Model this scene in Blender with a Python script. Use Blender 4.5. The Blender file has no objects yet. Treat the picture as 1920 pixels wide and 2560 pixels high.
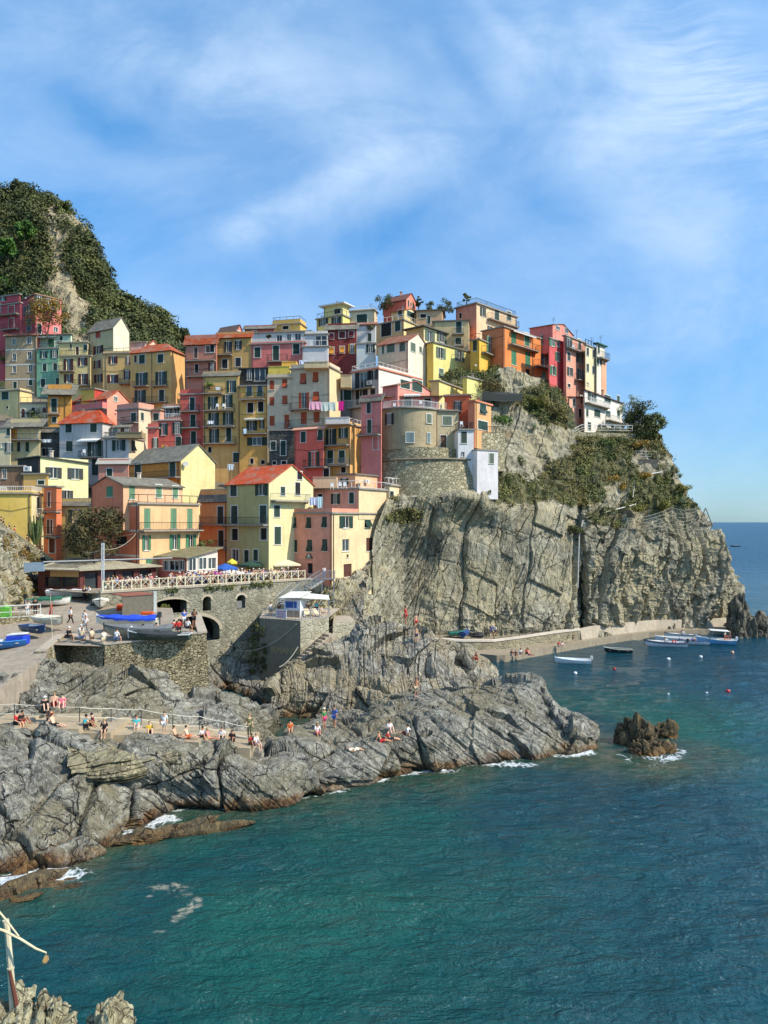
import bpy, math, random
import numpy as np
from mathutils import Vector, Matrix
R = math.radians
random.seed(7)
rng = np.random.default_rng(7)
scene = bpy.context.scene
COL = scene.collection

# ------------------------------------------------------------------ camera
F = 1849.0; HY = 1305.0; CH = 20.0          # focal length in photo pixels, horizon row, eye height
cam_d = bpy.data.cameras.new('camera'); cam = bpy.data.objects.new('camera', cam_d); COL.objects.link(cam)
cam.location = (0, 0, CH); cam.rotation_euler = (R(90), 0, 0)
cam_d.sensor_fit = 'VERTICAL'; cam_d.sensor_height = 36; cam_d.sensor_width = 27; cam_d.lens = 26
cam_d.shift_y = 25 / 2560; cam_d.clip_start = 0.1; cam_d.clip_end = 60000
scene.camera = cam

# ------------------------------------------------------------------ light
PHI, ELEV = R(21), R(43)                    # sun stands to the right, a little towards the camera
S = Vector((math.cos(PHI)*math.cos(ELEV), -math.sin(PHI)*math.cos(ELEV), math.sin(ELEV)))
sun_d = bpy.data.lights.new('sun', 'SUN'); sun = bpy.data.objects.new('sun', sun_d); COL.objects.link(sun)
sun_d.energy = 4.05; sun_d.angle = R(0.5); sun_d.color = (1, .93, .80)
sun.rotation_euler = S.to_track_quat('Z', 'Y').to_euler()
scene.view_settings.view_transform = 'Standard'; scene.view_settings.look = 'None'
scene.view_settings.exposure = 0.42; scene.view_settings.gamma = 1.0

class NT:
    "small helper for building node trees"
    def __init__(s, tree): s.t = tree; tree.nodes.clear()
    def n(s, typ, **kw):
        nd = s.t.nodes.new(typ)
        for k, v in kw.items():
            if k in nd.inputs.keys() and not hasattr(nd, k): s.set(nd, k, v)
            else: setattr(nd, k, v)
        return nd
    def set(s, nd, k, v):
        i = nd.inputs[k]
        if hasattr(v, 'links') or isinstance(v, bpy.types.NodeSocket): s.t.links.new(v, i)
        else: i.default_value = v
    def math(s, op, a, b=None, c=None, clamp=False):
        nd = s.t.nodes.new('ShaderNodeMath'); nd.operation = op; nd.use_clamp = clamp
        for i, v in enumerate((a, b, c)):
            if v is not None: s.set(nd, i, v)
        return nd.outputs[0]
    def mix(s, f, a, b, blend='MIX'):
        nd = s.t.nodes.new('ShaderNodeMix'); nd.data_type = 'RGBA'; nd.blend_type = blend
        for i, v in ((0, f), (6, a), (7, b)):
            if isinstance(v, (tuple, list)): v = tuple(v)+(1,) if len(v) == 3 else v
            s.set(nd, i, v)
        return nd.outputs[2]
    def noise(s, vec, scale, detail=4, rough=.55, dist=0.0, out=0):
        nd = s.t.nodes.new('ShaderNodeTexNoise')
        s.set(nd, 'Vector', vec); s.set(nd, 'Scale', scale); s.set(nd, 'Detail', detail); s.set(nd, 'Roughness', rough); s.set(nd, 'Distortion', dist)
        return nd.outputs[out]
    def ramp(s, f, stops):
        nd = s.t.nodes.new('ShaderNodeValToRGB'); e = nd.color_ramp.elements
        while len(e) < len(stops): e.new(.5)
        for x, (p, c) in zip(e, stops):
            x.position = p; x.color = (c, c, c, 1) if not isinstance(c, (tuple, list)) else tuple(c)+(1,)
        s.set(nd, 0, f); return nd.outputs[0]
    def mapr(s, v, a, b, c=0., d=1., smooth=True):
        nd = s.t.nodes.new('ShaderNodeMapRange'); nd.interpolation_type = 'SMOOTHSTEP' if smooth else 'LINEAR'
        for i, x in enumerate((v, a, b, c, d)): s.set(nd, i, x)
        return nd.outputs[0]
    def vscale(s, vec, sc, rot=(0,0,0), loc=(0,0,0)):
        nd = s.t.nodes.new('ShaderNodeMapping'); s.set(nd, 'Vector', vec)
        nd.inputs['Scale'].default_value = sc; nd.inputs['Rotation'].default_value = rot; nd.inputs['Location'].default_value = loc
        return nd.outputs[0]
    def sep(s, v):
        nd = s.t.nodes.new('ShaderNodeSeparateXYZ'); s.set(nd, 0, v); return nd.outputs
    def comb(s, x, y, z):
        nd = s.t.nodes.new('ShaderNodeCombineXYZ')
        for i, v in enumerate((x, y, z)): s.set(nd, i, v)
        return nd.outputs[0]

# sky: physical sky with a layer of wind-drawn cirrus
world = bpy.data.worlds.new('World'); scene.world = world; world.use_nodes = True
w = NT(world.node_tree)
sky = w.n('ShaderNodeTexSky'); sky.sky_type = 'NISHITA'; sky.sun_disc = False
sky.sun_elevation = ELEV; sky.sun_rotation = math.atan2(S.x, S.y)
sky.air_density = 1.0; sky.dust_density = 0.3; sky.ozone_density = 2.0; sky.altitude = 100
tc = w.n('ShaderNodeTexCoord').outputs['Generated']
x, y, z = w.sep(tc)[:3]
ya = w.math('MAXIMUM', w.math('ABSOLUTE', y), .05)
u = w.math('DIVIDE', x, ya); v = w.math('DIVIDE', z, ya)      # tangent of azimuth and of elevation
uv = w.comb(u, v, 0.0)
warp = w.n('ShaderNodeVectorMath', operation='MULTIPLY_ADD')
w.set(warp, 0, w.noise(uv, 2.2, 3, .5, out=1)); warp.inputs[1].default_value = (.14, .14, 0); w.set(warp, 2, uv)
wuv = warp.outputs[0]
def gauss(px, py, ang, la, lb, pw=1.0, vec=None):
    "elongated soft patch centred on a direction given in photo pixels"
    cx, cy = (px-960)/F, (HY-py)/F
    m = w.t.nodes.new('ShaderNodeMapping'); m.vector_type = 'TEXTURE'
    w.set(m, 'Vector', vec or wuv); m.inputs['Location'].default_value = (cx+.07, cy+.07, 0); m.inputs['Rotation'].default_value = (0, 0, ang); m.inputs['Scale'].default_value = (la, lb, 1)
    ln = w.n('ShaderNodeVectorMath', operation='LENGTH'); w.set(ln, 0, m.outputs[0])
    return w.mapr(ln.outputs['Value'], 1.0, 0.0)
def streaks(ang, sx, sy, scale, detail=5, rough=.6):
    m = w.vscale(wuv, (sx, sy, 1), (0, 0, -ang))
    return w.noise(m, scale, detail, rough, .4)
veil = w.mapr(w.noise(w.vscale(wuv, (1, 1.6, 1), (0, 0, R(-35))), 2.3, 5, .55), .40, .72)
fine = w.mapr(streaks(R(27), 1, 7, 3.2), .25, .85)
fine2 = w.mapr(streaks(R(36), 1, 7, 3.4), .32, .78)
ripple = w.mapr(streaks(R(24), 1.6, 12, 5.5, 5), .25, .85)
soft = w.noise(w.vscale(wuv, (1, 1.5, 1), (0, 0, R(-25))), 3.4, 8, .62, .3)
d = w.math('ADD', w.math('MULTIPLY', w.mapr(soft, .25, .80), .36), .11)
def add(mask, tex, k):
    global d
    d = w.math('ADD', d, w.math('MULTIPLY', w.math('MULTIPLY', mask, tex) if tex is not None else mask, k))
tx = w.math('ADD', w.math('MULTIPLY', w.mapr(soft, .3, .7), .7), w.math('MULTIPLY', fine2, .3))
add(gauss(720, 530, R(28), .21, .040), w.math('ADD', tx, .10), .42)      # hooked wisp over the village
add(gauss(590, 600, R(58), .09, .035), w.math('ADD', tx, .1), .32)
add(gauss(1000, 400, R(20), .22, .09), tx, .38)
add(gauss(560, 190, R(-14), .42, .12), tx, .42)
add(gauss(1560, 300, R(-48), .46, .17), w.math('ADD', tx, .25), .50)     # broad fan at the right
add(gauss(1790, 250, R(-52), .30, .13), w.math('MULTIPLY', ripple, w.math('ADD', tx, .3)), .75)
add(gauss(1250, 60, R(-52), .16, .02), None, .16)
add(gauss(1450, 860, R(10), .5, .11), tx, .32)
add(gauss(700, 800, R(4), .6, .07), None, .18)
for (x_, y_, an, la, lb, k) in ((980, 575, 12, .15, .05, -.20), (1440, 520, 5, .11, .07, -.15), (180, 560, -8, .22, .08, -.18), (1190, 170, -62, .13, .035, -.20), (260, 330, -20, .18, .05, -.22)): add(gauss(x_, y_, R(an), la, lb), None, k)
d = w.math('MINIMUM', w.math('MAXIMUM', d, .02), .80)
skm = w.mix(1.0, sky.outputs[0], w.ramp(v, [(0.0, (.30, .47, .64)), (.12, (.40, .60, .78)), (.35, (.56, .87, 1.05)), (.72, (.92, 1.26, 1.34))]), 'MULTIPLY')
hs = w.n('ShaderNodeHueSaturation'); w.set(hs, 'Color', skm); hs.inputs['Saturation'].default_value = 1.09; hs.inputs['Value'].default_value = 1.0
cloud = w.mix(d, hs.outputs[0], (3.3, 4.3, 5.6))
bg = w.n('ShaderNodeBackground'); w.set(bg, 'Color', cloud); bg.inputs['Strength'].default_value = 0.15
out = w.n('ShaderNodeOutputWorld'); w.t.links.new(bg.outputs[0], out.inputs[0])

# ------------------------------------------------------------------ geometry helpers
def P(px, py, Y): return Vector(((px-960)/F*Y, Y, CH+(HY-py)/F*Y))
def Pz(px, py, z):
    Y = (CH-z)*F/(py-HY); return Vector(((px-960)/F*Y, Y, z))
def lin(c):
    c = [x/255 for x in c]
    return tuple((x/12.92 if x <= .04045 else ((x+.055)/1.055)**2.4) for x in c)
REG = {'A': (0,700,.2411), 'B': (380,760,.2411), 'C': (760,720,.2411), 'D': (1140,720,.27728), 'E': (0,1000,.2411), 'G': (300,1060,.2411),
       'H': (640,960,.2411), 'I': (0,1340,.2411), 'J': (340,1340,.30139), 'K': (800,1180,.33755), 'L': (1300,1000,.37372), 'M': (1040,1520,.53044),
       'N': (0,1700,.31344), 'O': (480,1540,.37372), 'P': (0,0,1), 'R': (960,960,.19289), 'T': (640,1400,.19289), 'U': (440,1380,.22905), 'V': (1560,1500,.217), 'W': (0,1160,.15672)}
def rp(r, x, y): o = REG[r]; return o[0]+x*o[2], o[1]+y*o[2]

def tag(o, label=None, cat=None, group=None, kind=None):
    if label: o['label'] = label
    if cat: o['category'] = cat
    if group: o['group'] = group
    if kind: o['kind'] = kind
    return o
def empty(name, loc, label=None, cat=None, group=None, rz=0):
    o = bpy.data.objects.new(name, None); COL.objects.link(o); o.location = loc; o.rotation_euler = (0, 0, rz)
    o.empty_display_size = .3
    return tag(o, label, cat, group)

class MB:
    def __init__(s): s.v = []; s.f = []; s.m = []; s.uv = None
    def poly(s, pts, m=0):
        i = len(s.v); s.v += [tuple(p) for p in pts]; s.f.append(tuple(range(i, i+len(pts)))); s.m.append(m)
    def obox(s, o, a, b, c, m=0):
        "box from corner o along edge vectors a, b, c"
        o, a, b, c = Vector(o), Vector(a), Vector(b), Vector(c)
        if a.cross(b).dot(c) < 0: a, b = b, a
        i = len(s.v); s.v += [tuple(o+a*x+b*y+c*z) for z in (0, 1) for y in (0, 1) for x in (0, 1)]
        for q in ((0,2,3,1), (4,5,7,6), (0,1,5,4), (2,6,7,3), (0,4,6,2), (1,3,7,5)): s.f.append(tuple(i+k for k in q)); s.m.append(m)
    def box(s, c, sz, rz=0, m=0):
        ca, sa = math.cos(rz), math.sin(rz)
        a = Vector((ca, sa, 0))*sz[0]; b = Vector((-sa, ca, 0))*sz[1]; cc = Vector((0, 0, sz[2]))
        s.obox(Vector(c)-a/2-b/2-cc/2, a, b, cc, m)
    def prism(s, pts, vec, m=0):
        "extrude polygon pts by vec"
        n = len(pts); vec = Vector(vec); pts = [Vector(p) for p in pts]
        nr = Vector((0,0,0))
        for k in range(n): nr += pts[k].cross(pts[(k+1) % n])
        if nr.dot(vec) > 0: pts = pts[::-1]
        i = len(s.v); s.v += [tuple(p) for p in pts]+[tuple(p+vec) for p in pts]
        s.f.append(tuple(range(i, i+n))); s.f.append(tuple(range(i+2*n-1, i+n-1, -1))); s.m += [m, m]
        for k in range(n): s.f.append((i+k, i+n+k, i+n+(k+1) % n, i+(k+1) % n)); s.m.append(m)
    def tube(s, pts, r, n=6, m=0, caps=True):
        pts = [Vector(p) for p in pts]; rr = r if isinstance(r, (list, tuple)) else [r]*len(pts)
        i0 = len(s.v)
        for k, p in enumerate(pts):
            t = (pts[min(k+1, len(pts)-1)]-pts[max(k-1, 0)]); t = t.normalized() if t.length else Vector((0,0,1))
            a = t.cross(Vector((0,0,1)) if abs(t.z) < .9 else Vector((1,0,0))).normalized(); b = t.cross(a)
            for j in range(n):
                an = 2*math.pi*j/n; s.v.append(tuple(p+(a*math.cos(an)+b*math.sin(an))*rr[k]))
        for k in range(len(pts)-1):
            for j in range(n):
                q = i0+k*n
                s.f.append((q+j, q+n+j, q+n+(j+1) % n, q+(j+1) % n)[::-1]); s.m.append(m)
        if caps:
            s.f.append(tuple(i0+j for j in range(n))); s.m.append(m)
            q = i0+(len(pts)-1)*n; s.f.append(tuple(q+n-1-j for j in range(n))); s.m.append(m)
    def blob(s, c, r, n=8, m=0):
        c = Vector(c); r = r if isinstance(r, (tuple, list)) else (r, r, r); i0 = len(s.v); k = n//2
        for a in range(1, k):
            th = math.pi*a/k
            for b in range(n):
                ph = 2*math.pi*b/n; s.v.append((c.x+r[0]*math.sin(th)*math.cos(ph), c.y+r[1]*math.sin(th)*math.sin(ph), c.z+r[2]*math.cos(th)))
        top = len(s.v); s.v.append((c.x, c.y, c.z+r[2])); bot = len(s.v); s.v.append((c.x, c.y, c.z-r[2]))
        for a in range(k-2):
            for b in range(n):
                q = i0+a*n; s.f.append((q+b, q+n+b, q+n+(b+1) % n, q+(b+1) % n)); s.m.append(m)
        for b in range(n):
            s.f.append((top, i0+b, i0+(b+1) % n)); s.m.append(m)
            q = i0+(k-2)*n; s.f.append((bot, q+(b+1) % n, q+b)); s.m.append(m)
    def build(s, name, mats, parent=None, origin=None, smooth=False, loc=None):
        me = bpy.data.meshes.new(name)
        o = Vector(origin) if origin is not None else Vector((0,0,0))
        vs = np.array(s.v, dtype=np.float64).reshape(-1, 3)-np.array(o)
        me.from_pydata(vs.tolist(), [], s.f)
        if not isinstance(mats, (list, tuple)): mats = [mats]
        for m in mats: me.materials.append(m)
        if len(mats) > 1: me.polygons.foreach_set('material_index', s.m)
        if s.uv is not None:
            l = me.uv_layers.new(name='UVMap')
            l.data.foreach_set('uv', np.array(s.uv, dtype=np.float32).ravel())
        if smooth: me.polygons.foreach_set('use_smooth', [True]*len(me.polygons))
        ob = bpy.data.objects.new(name, me); COL.objects.link(ob)
        if parent is not None: ob.parent = parent
        elif origin is not None: ob.location = o
        if loc is not None: ob.location = loc
        return ob

def np_mesh(name, verts, faces, mat, attrs=None, smooth=False, origin=None):
    me = bpy.data.meshes.new(name); verts = np.asarray(verts, dtype=np.float32); faces = np.asarray(faces, dtype=np.int32)
    if origin is not None: verts = verts-np.array(origin, dtype=np.float32)
    k = faces.shape[1]
    me.vertices.add(len(verts)); me.vertices.foreach_set('co', verts.ravel())
    me.loops.add(faces.size); me.loops.foreach_set('vertex_index', faces.ravel())
    me.polygons.add(len(faces)); me.polygons.foreach_set('loop_start', np.arange(0, faces.size, k, dtype=np.int32))
    me.polygons.foreach_set('use_smooth', np.full(len(faces), smooth))
    for m in (mat if isinstance(mat, (list, tuple)) else [mat]): me.materials.append(m)
    for n, a in (attrs or {}).items():
        at = me.attributes.new(n, 'FLOAT', 'POINT'); at.data.foreach_set('value', np.asarray(a, dtype=np.float32).ravel())
    me.update(calc_edges=True); me.validate()
    ob = bpy.data.objects.new(name, me); COL.objects.link(ob)
    if origin is not None: ob.location = origin
    return ob
def grid_faces(nu, nv):
    i = np.arange((nv-1)*nu).reshape(nv-1, nu)[:, :-1].ravel()
    return np.stack([i, i+1, i+nu+1, i+nu], 1)

# numpy noise
_perm = rng.permutation(4096)
def _h(ix, iy, iz, k=0):
    return _perm[(_perm[(_perm[(ix+k*37) & 4095]+iy) & 4095]+iz) & 4095]
def vnoise(p):
    "smooth value noise in -1..1"
    i = np.floor(p).astype(np.int64); f = p-i; f = f*f*f*(f*(f*6-15)+10); r = np.zeros(len(p))
    for dx in (0, 1):
        for dy in (0, 1):
            for dz in (0, 1):
                wt = (f[:,0] if dx else 1-f[:,0])*(f[:,1] if dy else 1-f[:,1])*(f[:,2] if dz else 1-f[:,2])
                r += wt*(_h(i[:,0]+dx, i[:,1]+dy, i[:,2]+dz)/2047.5-1)
    return r
def fbm(p, o=4, g=.5):
    r = 0; a = 1
    for k in range(o): r = r+a*vnoise(p*(2.03**k)+k*17.3); a *= g
    return r
def ridged(p, o=4, g=.5):
    r = 0; a = 1
    for k in range(o): r = r+a*(1-2*np.abs(vnoise(p*(2.1**k)+k*11.7))); a *= g
    return r
def voro(p):
    "returns F1, F2-F1, cell hash 0..1, vector to cell centre"
    i = np.floor(p).astype(np.int64); n = len(p)
    f1 = np.full(n, 9.); f2 = np.full(n, 9.); hh = np.zeros(n); dv = np.zeros((n, 3))
    for dx in (-1, 0, 1):
        for dy in (-1, 0, 1):
            for dz in (-1, 0, 1):
                c = i+np.array([dx, dy, dz]); h = _h(c[:,0], c[:,1], c[:,2])
                q = c+np.stack([_h(h, c[:,1], c[:,0])/4096., _h(h, c[:,2], c[:,1], 1)/4096., _h(h, c[:,0], c[:,2], 2)/4096.], 1)
                e = p-q; d_ = np.sqrt((e*e).sum(1))
                m = d_ < f1
                f2 = np.where(m, f1, np.minimum(f2, d_)); hh = np.where(m, h/4096., hh); dv[m] = e[m]; f1 = np.where(m, d_, f1)
    return f1, f2-f1, hh, dv
# ------------------------------------------------------------------ materials
MATS = {}
def newmat(name):
    m = bpy.data.materials.new(name); m.use_nodes = True; t = NT(m.node_tree)
    o = t.n('ShaderNodeOutputMaterial'); b = t.n('ShaderNodeBsdfPrincipled'); t.t.links.new(b.outputs[0], o.inputs[0])
    return m, t, b
def bump(t, b, h, strength, dist):
    n = t.n('ShaderNodeBump'); n.inputs['Strength'].default_value = strength; n.inputs['Distance'].default_value = dist
    t.set(n, 'Height', h); t.t.links.new(n.outputs[0], b.inputs['Normal'])
def c4(c): return (c[0], c[1], c[2], 1)
def mul(c, k): return tuple(min(x*k, .9) for x in c)

def m_plain(rgb, rough=.6, metal=0., k=1.0, spec=.5, grain=.12, linear=False):
    key = ('plain', rgb, rough, metal, k)
    if key in MATS: return MATS[key]
    c = mul(rgb if linear else lin(rgb), k)
    m, t, b = newmat('paint_%02x%02x%02x' % tuple(int(x) & 255 for x in rgb) if not linear else 'surface')
    oc = t.n('ShaderNodeTexCoord').outputs['Object']
    n = t.noise(oc, 5.0, 3)
    col = t.mix(t.mapr(n, .3, .7), mul(c, 1-grain), mul(c, 1+grain))
    t.set(b, 'Base Color', col); b.inputs['Roughness'].default_value = rough; b.inputs['Metallic'].default_value = metal
    b.inputs['Specular IOR Level'].default_value = spec
    MATS[key] = m; return m

def albedo(rgb, k):
    c = lin(rgb); g = .3*c[0]+.6*c[1]+.1*c[2]; c = tuple(x*.90+g*.10 for x in c); c = (c[0]*1.09, c[1]*.98, c[2]*.92); s = min(k, .78/max(c)); return tuple(x*s for x in c)
def m_plaster(rgb, k=1.5, dirt=1.0):
    "painted render: patchy fading, rain streaks, damp near the foot, small bumps"
    key = ('plaster', rgb, k, dirt)
    if key in MATS: return MATS[key]
    c = albedo(rgb, k)
    m, t, b = newmat('plaster_%02x%02x%02x' % rgb)
    oc = t.n('ShaderNodeTexCoord').outputs['Object']
    rnd = t.n('ShaderNodeObjectInfo').outputs['Random']
    va = t.n('ShaderNodeVectorMath', operation='ADD'); t.set(va, 0, oc); t.set(va, 1, t.comb(t.math('MULTIPLY', rnd, 40), 0.0, t.math('MULTIPLY', rnd, 17)))
    p = va.outputs[0]
    big = t.mapr(t.noise(p, .35, 4, .6), .3, .7)
    med = t.mapr(t.noise(p, 1.6, 5, .65), .35, .75)
    stre = t.mapr(t.noise(t.vscale(p, (1.6, 1.6, .14)), 1.4, 4, .6), .48, .78)
    grey = sum(c)/3
    dark = tuple(x*.70+grey*.06 for x in c); pale = tuple(min(x*1.07+.02, .85) for x in c)
    col = t.mix(big, c4(tuple(x*.92 for x in c)), c4(pale))
    col = t.mix(t.math('MULTIPLY', med, .50*dirt), col, c4(dark))
    col = t.mix(t.math('MULTIPLY', stre, .55*dirt), col, c4(tuple(x*.58+.02 for x in c)))
    patch = t.mapr(t.noise(p, .42, 7, .72, .8), .60, .68); pal2 = t.mapr(t.noise(p, .33, 6, .7, .5), .60, .70)
    col = t.mix(t.math('MULTIPLY', pal2, .35*dirt), col, c4(tuple(min(x*.75+.2, .82) for x in c)))
    col = t.mix(t.math('MULTIPLY', patch, .42*dirt), col, (.42, .38, .31, 1))
    t.set(b, 'Base Color', col); b.inputs['Roughness'].default_value = .9; b.inputs['Specular IOR Level'].default_value = .25
    bump(t, b, t.noise(p, 6, 5, .7), .35, .04)
    MATS[key] = m; return m

def m_stone(c1, c2, mortar, scale=2.2, squash=1.8, rough=.95, name='masonry', depth=.08, stain=.4):
    "irregular rubble masonry"
    key = ('stone', c1, c2, mortar, scale, squash, stain)
    if key in MATS: return MATS[key]
    m, t, b = newmat(name)
    oc = t.n('ShaderNodeTexCoord').outputs['Object']
    wv = t.n('ShaderNodeVectorMath', operation='MULTIPLY_ADD'); t.set(wv, 0, t.noise(oc, 1.5, 3, out=1)); wv.inputs[1].default_value = (.35, .35, .35); t.set(wv, 2, oc)
    p = t.vscale(wv.outputs[0], (1, 1, squash))
    vo = t.n('ShaderNodeTexVoronoi'); t.set(vo, 'Vector', p); vo.inputs['Scale'].default_value = scale
    ve = t.n('ShaderNodeTexVoronoi'); ve.feature = 'DISTANCE_TO_EDGE'; t.set(ve, 'Vector', p); ve.inputs['Scale'].default_value = scale
    e = t.mapr(ve.outputs['Distance'], .015, .11)
    cs = t.sep(vo.outputs['Color'])[0]
    col = t.mix(cs, c4(lin(c1)), c4(lin(c2)))
    col = t.mix(t.math('MULTIPLY', t.mapr(t.noise(oc, 5, 4), .35, .7), .45), col, c4(mul(lin(c1), .6)))
    col = t.mix(t.math('MULTIPLY', t.mapr(t.noise(t.vscale(oc, (.8, .8, .3)), .9, 5, .65), .45, .7), stain), col, c4(mul(lin(c1), .35)))
    col = t.mix(e, c4(lin(mortar)), col)
    t.set(b, 'Base Color', col); b.inputs['Roughness'].default_value = rough; b.inputs['Specular IOR Level'].default_value = .2
    bump(t, b, t.math('ADD', e, t.math('MULTIPLY', t.noise(oc, 8, 4), .4)), .9, depth)
    MATS[key] = m; return m

def m_rock(name, dark, mid, light, rot=(0,0,0), aniso=(1,1,1), scale=.6, tan=None, tide=True, moss=0., crack=1.0, bdist=.35, veins=.0, veg=False):
    m, t, b = newmat(name)
    oc = t.n('ShaderNodeTexCoord').outputs['Object']
    z = t.sep(oc)[2]
    wv = t.n('ShaderNodeVectorMath', operation='MULTIPLY_ADD'); t.set(wv, 0, t.noise(oc, .35, 3, out=1)); wv.inputs[1].default_value = (2.2, 2.2, 2.2); t.set(wv, 2, oc)
    q = t.vscale(wv.outputs[0], aniso, rot)
    n1 = t.noise(q, scale*.45, 6, .62); n2 = t.noise(q, scale*3.2, 6, .68); n3 = t.noise(oc, 9, 3, .6)
    strat = t.noise(t.vscale(q, (5, .8, .8)), scale*1.1, 5, .7, .6)
    col = t.mix(t.mapr(n1, .34, .66), c4(lin(dark)), c4(lin(mid)))
    col = t.mix(t.mapr(n2, .42, .72), col, c4(lin(light)))
    col = t.mix(t.math('MULTIPLY', t.mapr(strat, .50, .68), .55), col, c4(mul(lin(dark), .8)))
    if tan is not None:
        col = t.mix(t.math('MULTIPLY', t.mapr(t.noise(oc, .16, 4, .6), .42, .62), .75), col, c4(lin(tan)))
    hts = t.math('ADD', t.math('MULTIPLY', n2, 1.0), t.math('MULTIPLY', strat, .9))
    if crack:
        ve = t.n('ShaderNodeTexVoronoi'); ve.feature = 'DISTANCE_TO_EDGE'; t.set(ve, 'Vector', q); ve.inputs['Scale'].default_value = scale*.75
        ve2 = t.n('ShaderNodeTexVoronoi'); ve2.feature = 'DISTANCE_TO_EDGE'; t.set(ve2, 'Vector', q); ve2.inputs['Scale'].default_value = scale*2.6
        e1 = t.mapr(ve.outputs['Distance'], .0, .022); e2 = t.mapr(ve2.outputs['Distance'], .0, .035)
        gate = t.mapr(t.noise(oc, .5, 2), .42, .6)
        e1 = t.math('MAXIMUM', e1, gate); gate2 = t.mapr(t.noise(oc, 1.1, 2), .38, .55); e2 = t.math('MAXIMUM', e2, gate2)
        col = t.mix(e1, c4(mul(lin(dark), .30)), col); col = t.mix(e2, c4(mul(lin(dark), .5)), col)
        hts = t.math('ADD', hts, t.math('MULTIPLY', t.math('ADD', e1, t.math('MULTIPLY', e2, .5)), crack))
    if veins:
        nv = t.math('ABSOLUTE', t.math('SUBTRACT', t.noise(q, scale*1.1, 4, .6, 1.2), .5))
        col = t.mix(t.math('MULTIPLY', t.mapr(nv, .012, 0.), veins), col, (.62, .6, .54, 1))
    wsp = t.mapr(t.noise(oc, 2.3, 5, .75), .70, .76)
    col = t.mix(t.math('MULTIPLY', wsp, .55), col, (.55, .54, .49, 1))
    if moss:
        col = t.mix(t.math('MULTIPLY', t.mapr(t.noise(oc, .45, 6, .7), .48, .6), moss), col, (.065, .07, .028, 1))
    if veg:
        va_ = t.n('ShaderNodeAttribute', attribute_name='veg').outputs['Fac']
        gcol = t.mix(t.mapr(t.noise(oc, .5, 5, .7), .35, .65), (.045, .055, .020, 1), (.16, .14, .065, 1))
        vm = t.mapr(t.math('ADD', va_, t.math('MULTIPLY', t.math('SUBTRACT', t.noise(oc, 1.2, 5, .7), .5), .8)), .40, .62)
        col = t.mix(vm, col, gcol)
    rough = .85
    if tide:
        wz = t.math('ADD', z, t.math('MULTIPLY', t.math('SUBTRACT', t.noise(oc, .5, 4, .6), .5), 1.6))
        och = t.mapr(wz, 1.0, .45); patch = t.mapr(t.noise(oc, .35, 4, .6), .36, .6)
        oc_c = t.mix(t.mapr(t.noise(oc, 1.7, 4, .7), .4, .62), (.115, .05, .02, 1), (.25, .135, .045, 1))
        col = t.mix(t.math('MULTIPLY', och, t.math('ADD', t.math('MULTIPLY', patch, .6), .35)), col, oc_c)
        wet = t.mapr(wz, .35, .0)
        col = t.mix(t.math('MULTIPLY', wet, .7), col, (.022, .020, .013, 1))
        t.set(b, 'Roughness', t.math('SUBTRACT', .85, t.math('MULTIPLY', wet, .5)))
    else: b.inputs['Roughness'].default_value = rough
    t.set(b, 'Base Color', col); b.inputs['Specular IOR Level'].default_value = .25
    bump(t, b, hts, 1.0, bdist)
    return m

def m_roof(c1, c2, name='roof_tiles', sc=3.2, gap=.02, tile=True):
    key = ('roof', c1, c2, sc)
    if key in MATS: return MATS[key]
    m, t, b = newmat(name)
    uv = t.n('ShaderNodeTexCoord').outputs['UV']; oc = t.n('ShaderNodeTexCoord').outputs['Object']
    br = t.n('ShaderNodeTexBrick'); t.set(br, 'Vector', uv); br.inputs['Scale'].default_value = sc; br.inputs['Mortar Size'].default_value = gap
    br.inputs['Color1'].default_value = c4(lin(c1)); br.inputs['Color2'].default_value = c4(lin(c2)); br.inputs['Mortar'].default_value = c4(mul(lin(c1), .35))
    br.inputs['Brick Width'].default_value = .55 if tile else 1.1; br.inputs['Row Height'].default_value = .8 if tile else .7
    col = t.mix(t.math('MULTIPLY', t.mapr(t.noise(oc, 1.6, 5, .7), .42, .66), .6), br.outputs[0], c4(mul(lin(c2), .5)))
    col = t.mix(t.math('MULTIPLY', t.mapr(t.noise(oc, .7, 4, .6), .45, .68), .6), col, (.30, .27, .2, 1))
    col = t.mix(t.math('MULTIPLY', t.mapr(t.noise(oc, 4.6, 3, .7), .68, .73), .7), col, (.55, .5, .4, 1))
    t.set(b, 'Base Color', col); b.inputs['Roughness'].default_value = .88; b.inputs['Specular IOR Level'].default_value = .25
    h = t.math('ADD', br.outputs['Fac'], t.math('MULTIPLY', t.noise(oc, 7, 3), -.6))
    bump(t, b, t.math('MULTIPLY', h, -1), .9, .07)
    MATS[key] = m; return m

def m_shutter(rgb):
    key = ('shutter', rgb)
    if key in MATS: return MATS[key]
    c = lin(rgb); m, t, b = newmat('shutter_%02x%02x%02x' % rgb)
    oc = t.n('ShaderNodeTexCoord').outputs['Object']
    wv = t.n('ShaderNodeTexWave'); wv.bands_direction = 'Z'; t.set(wv, 'Vector', oc); wv.inputs['Scale'].default_value = 4.5
    rnd = t.n('ShaderNodeObjectInfo').outputs['Random']
    base = t.mix(rnd, c4(mul(c, .8)), c4(mul(c, 1.35)))
    col = t.mix(t.math('MULTIPLY', wv.outputs['Fac'], .35), base, c4(mul(c, .45)))
    col = t.mix(t.math('MULTIPLY', t.mapr(t.noise(oc, 3, 4), .5, .7), .2), col, c4(mul(c, 2.2)))
    t.set(b, 'Base Color', col); b.inputs['Roughness'].default_value = .55
    bump(t, b, wv.outputs['Fac'], .6, .03)
    MATS[key] = m; return m

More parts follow.
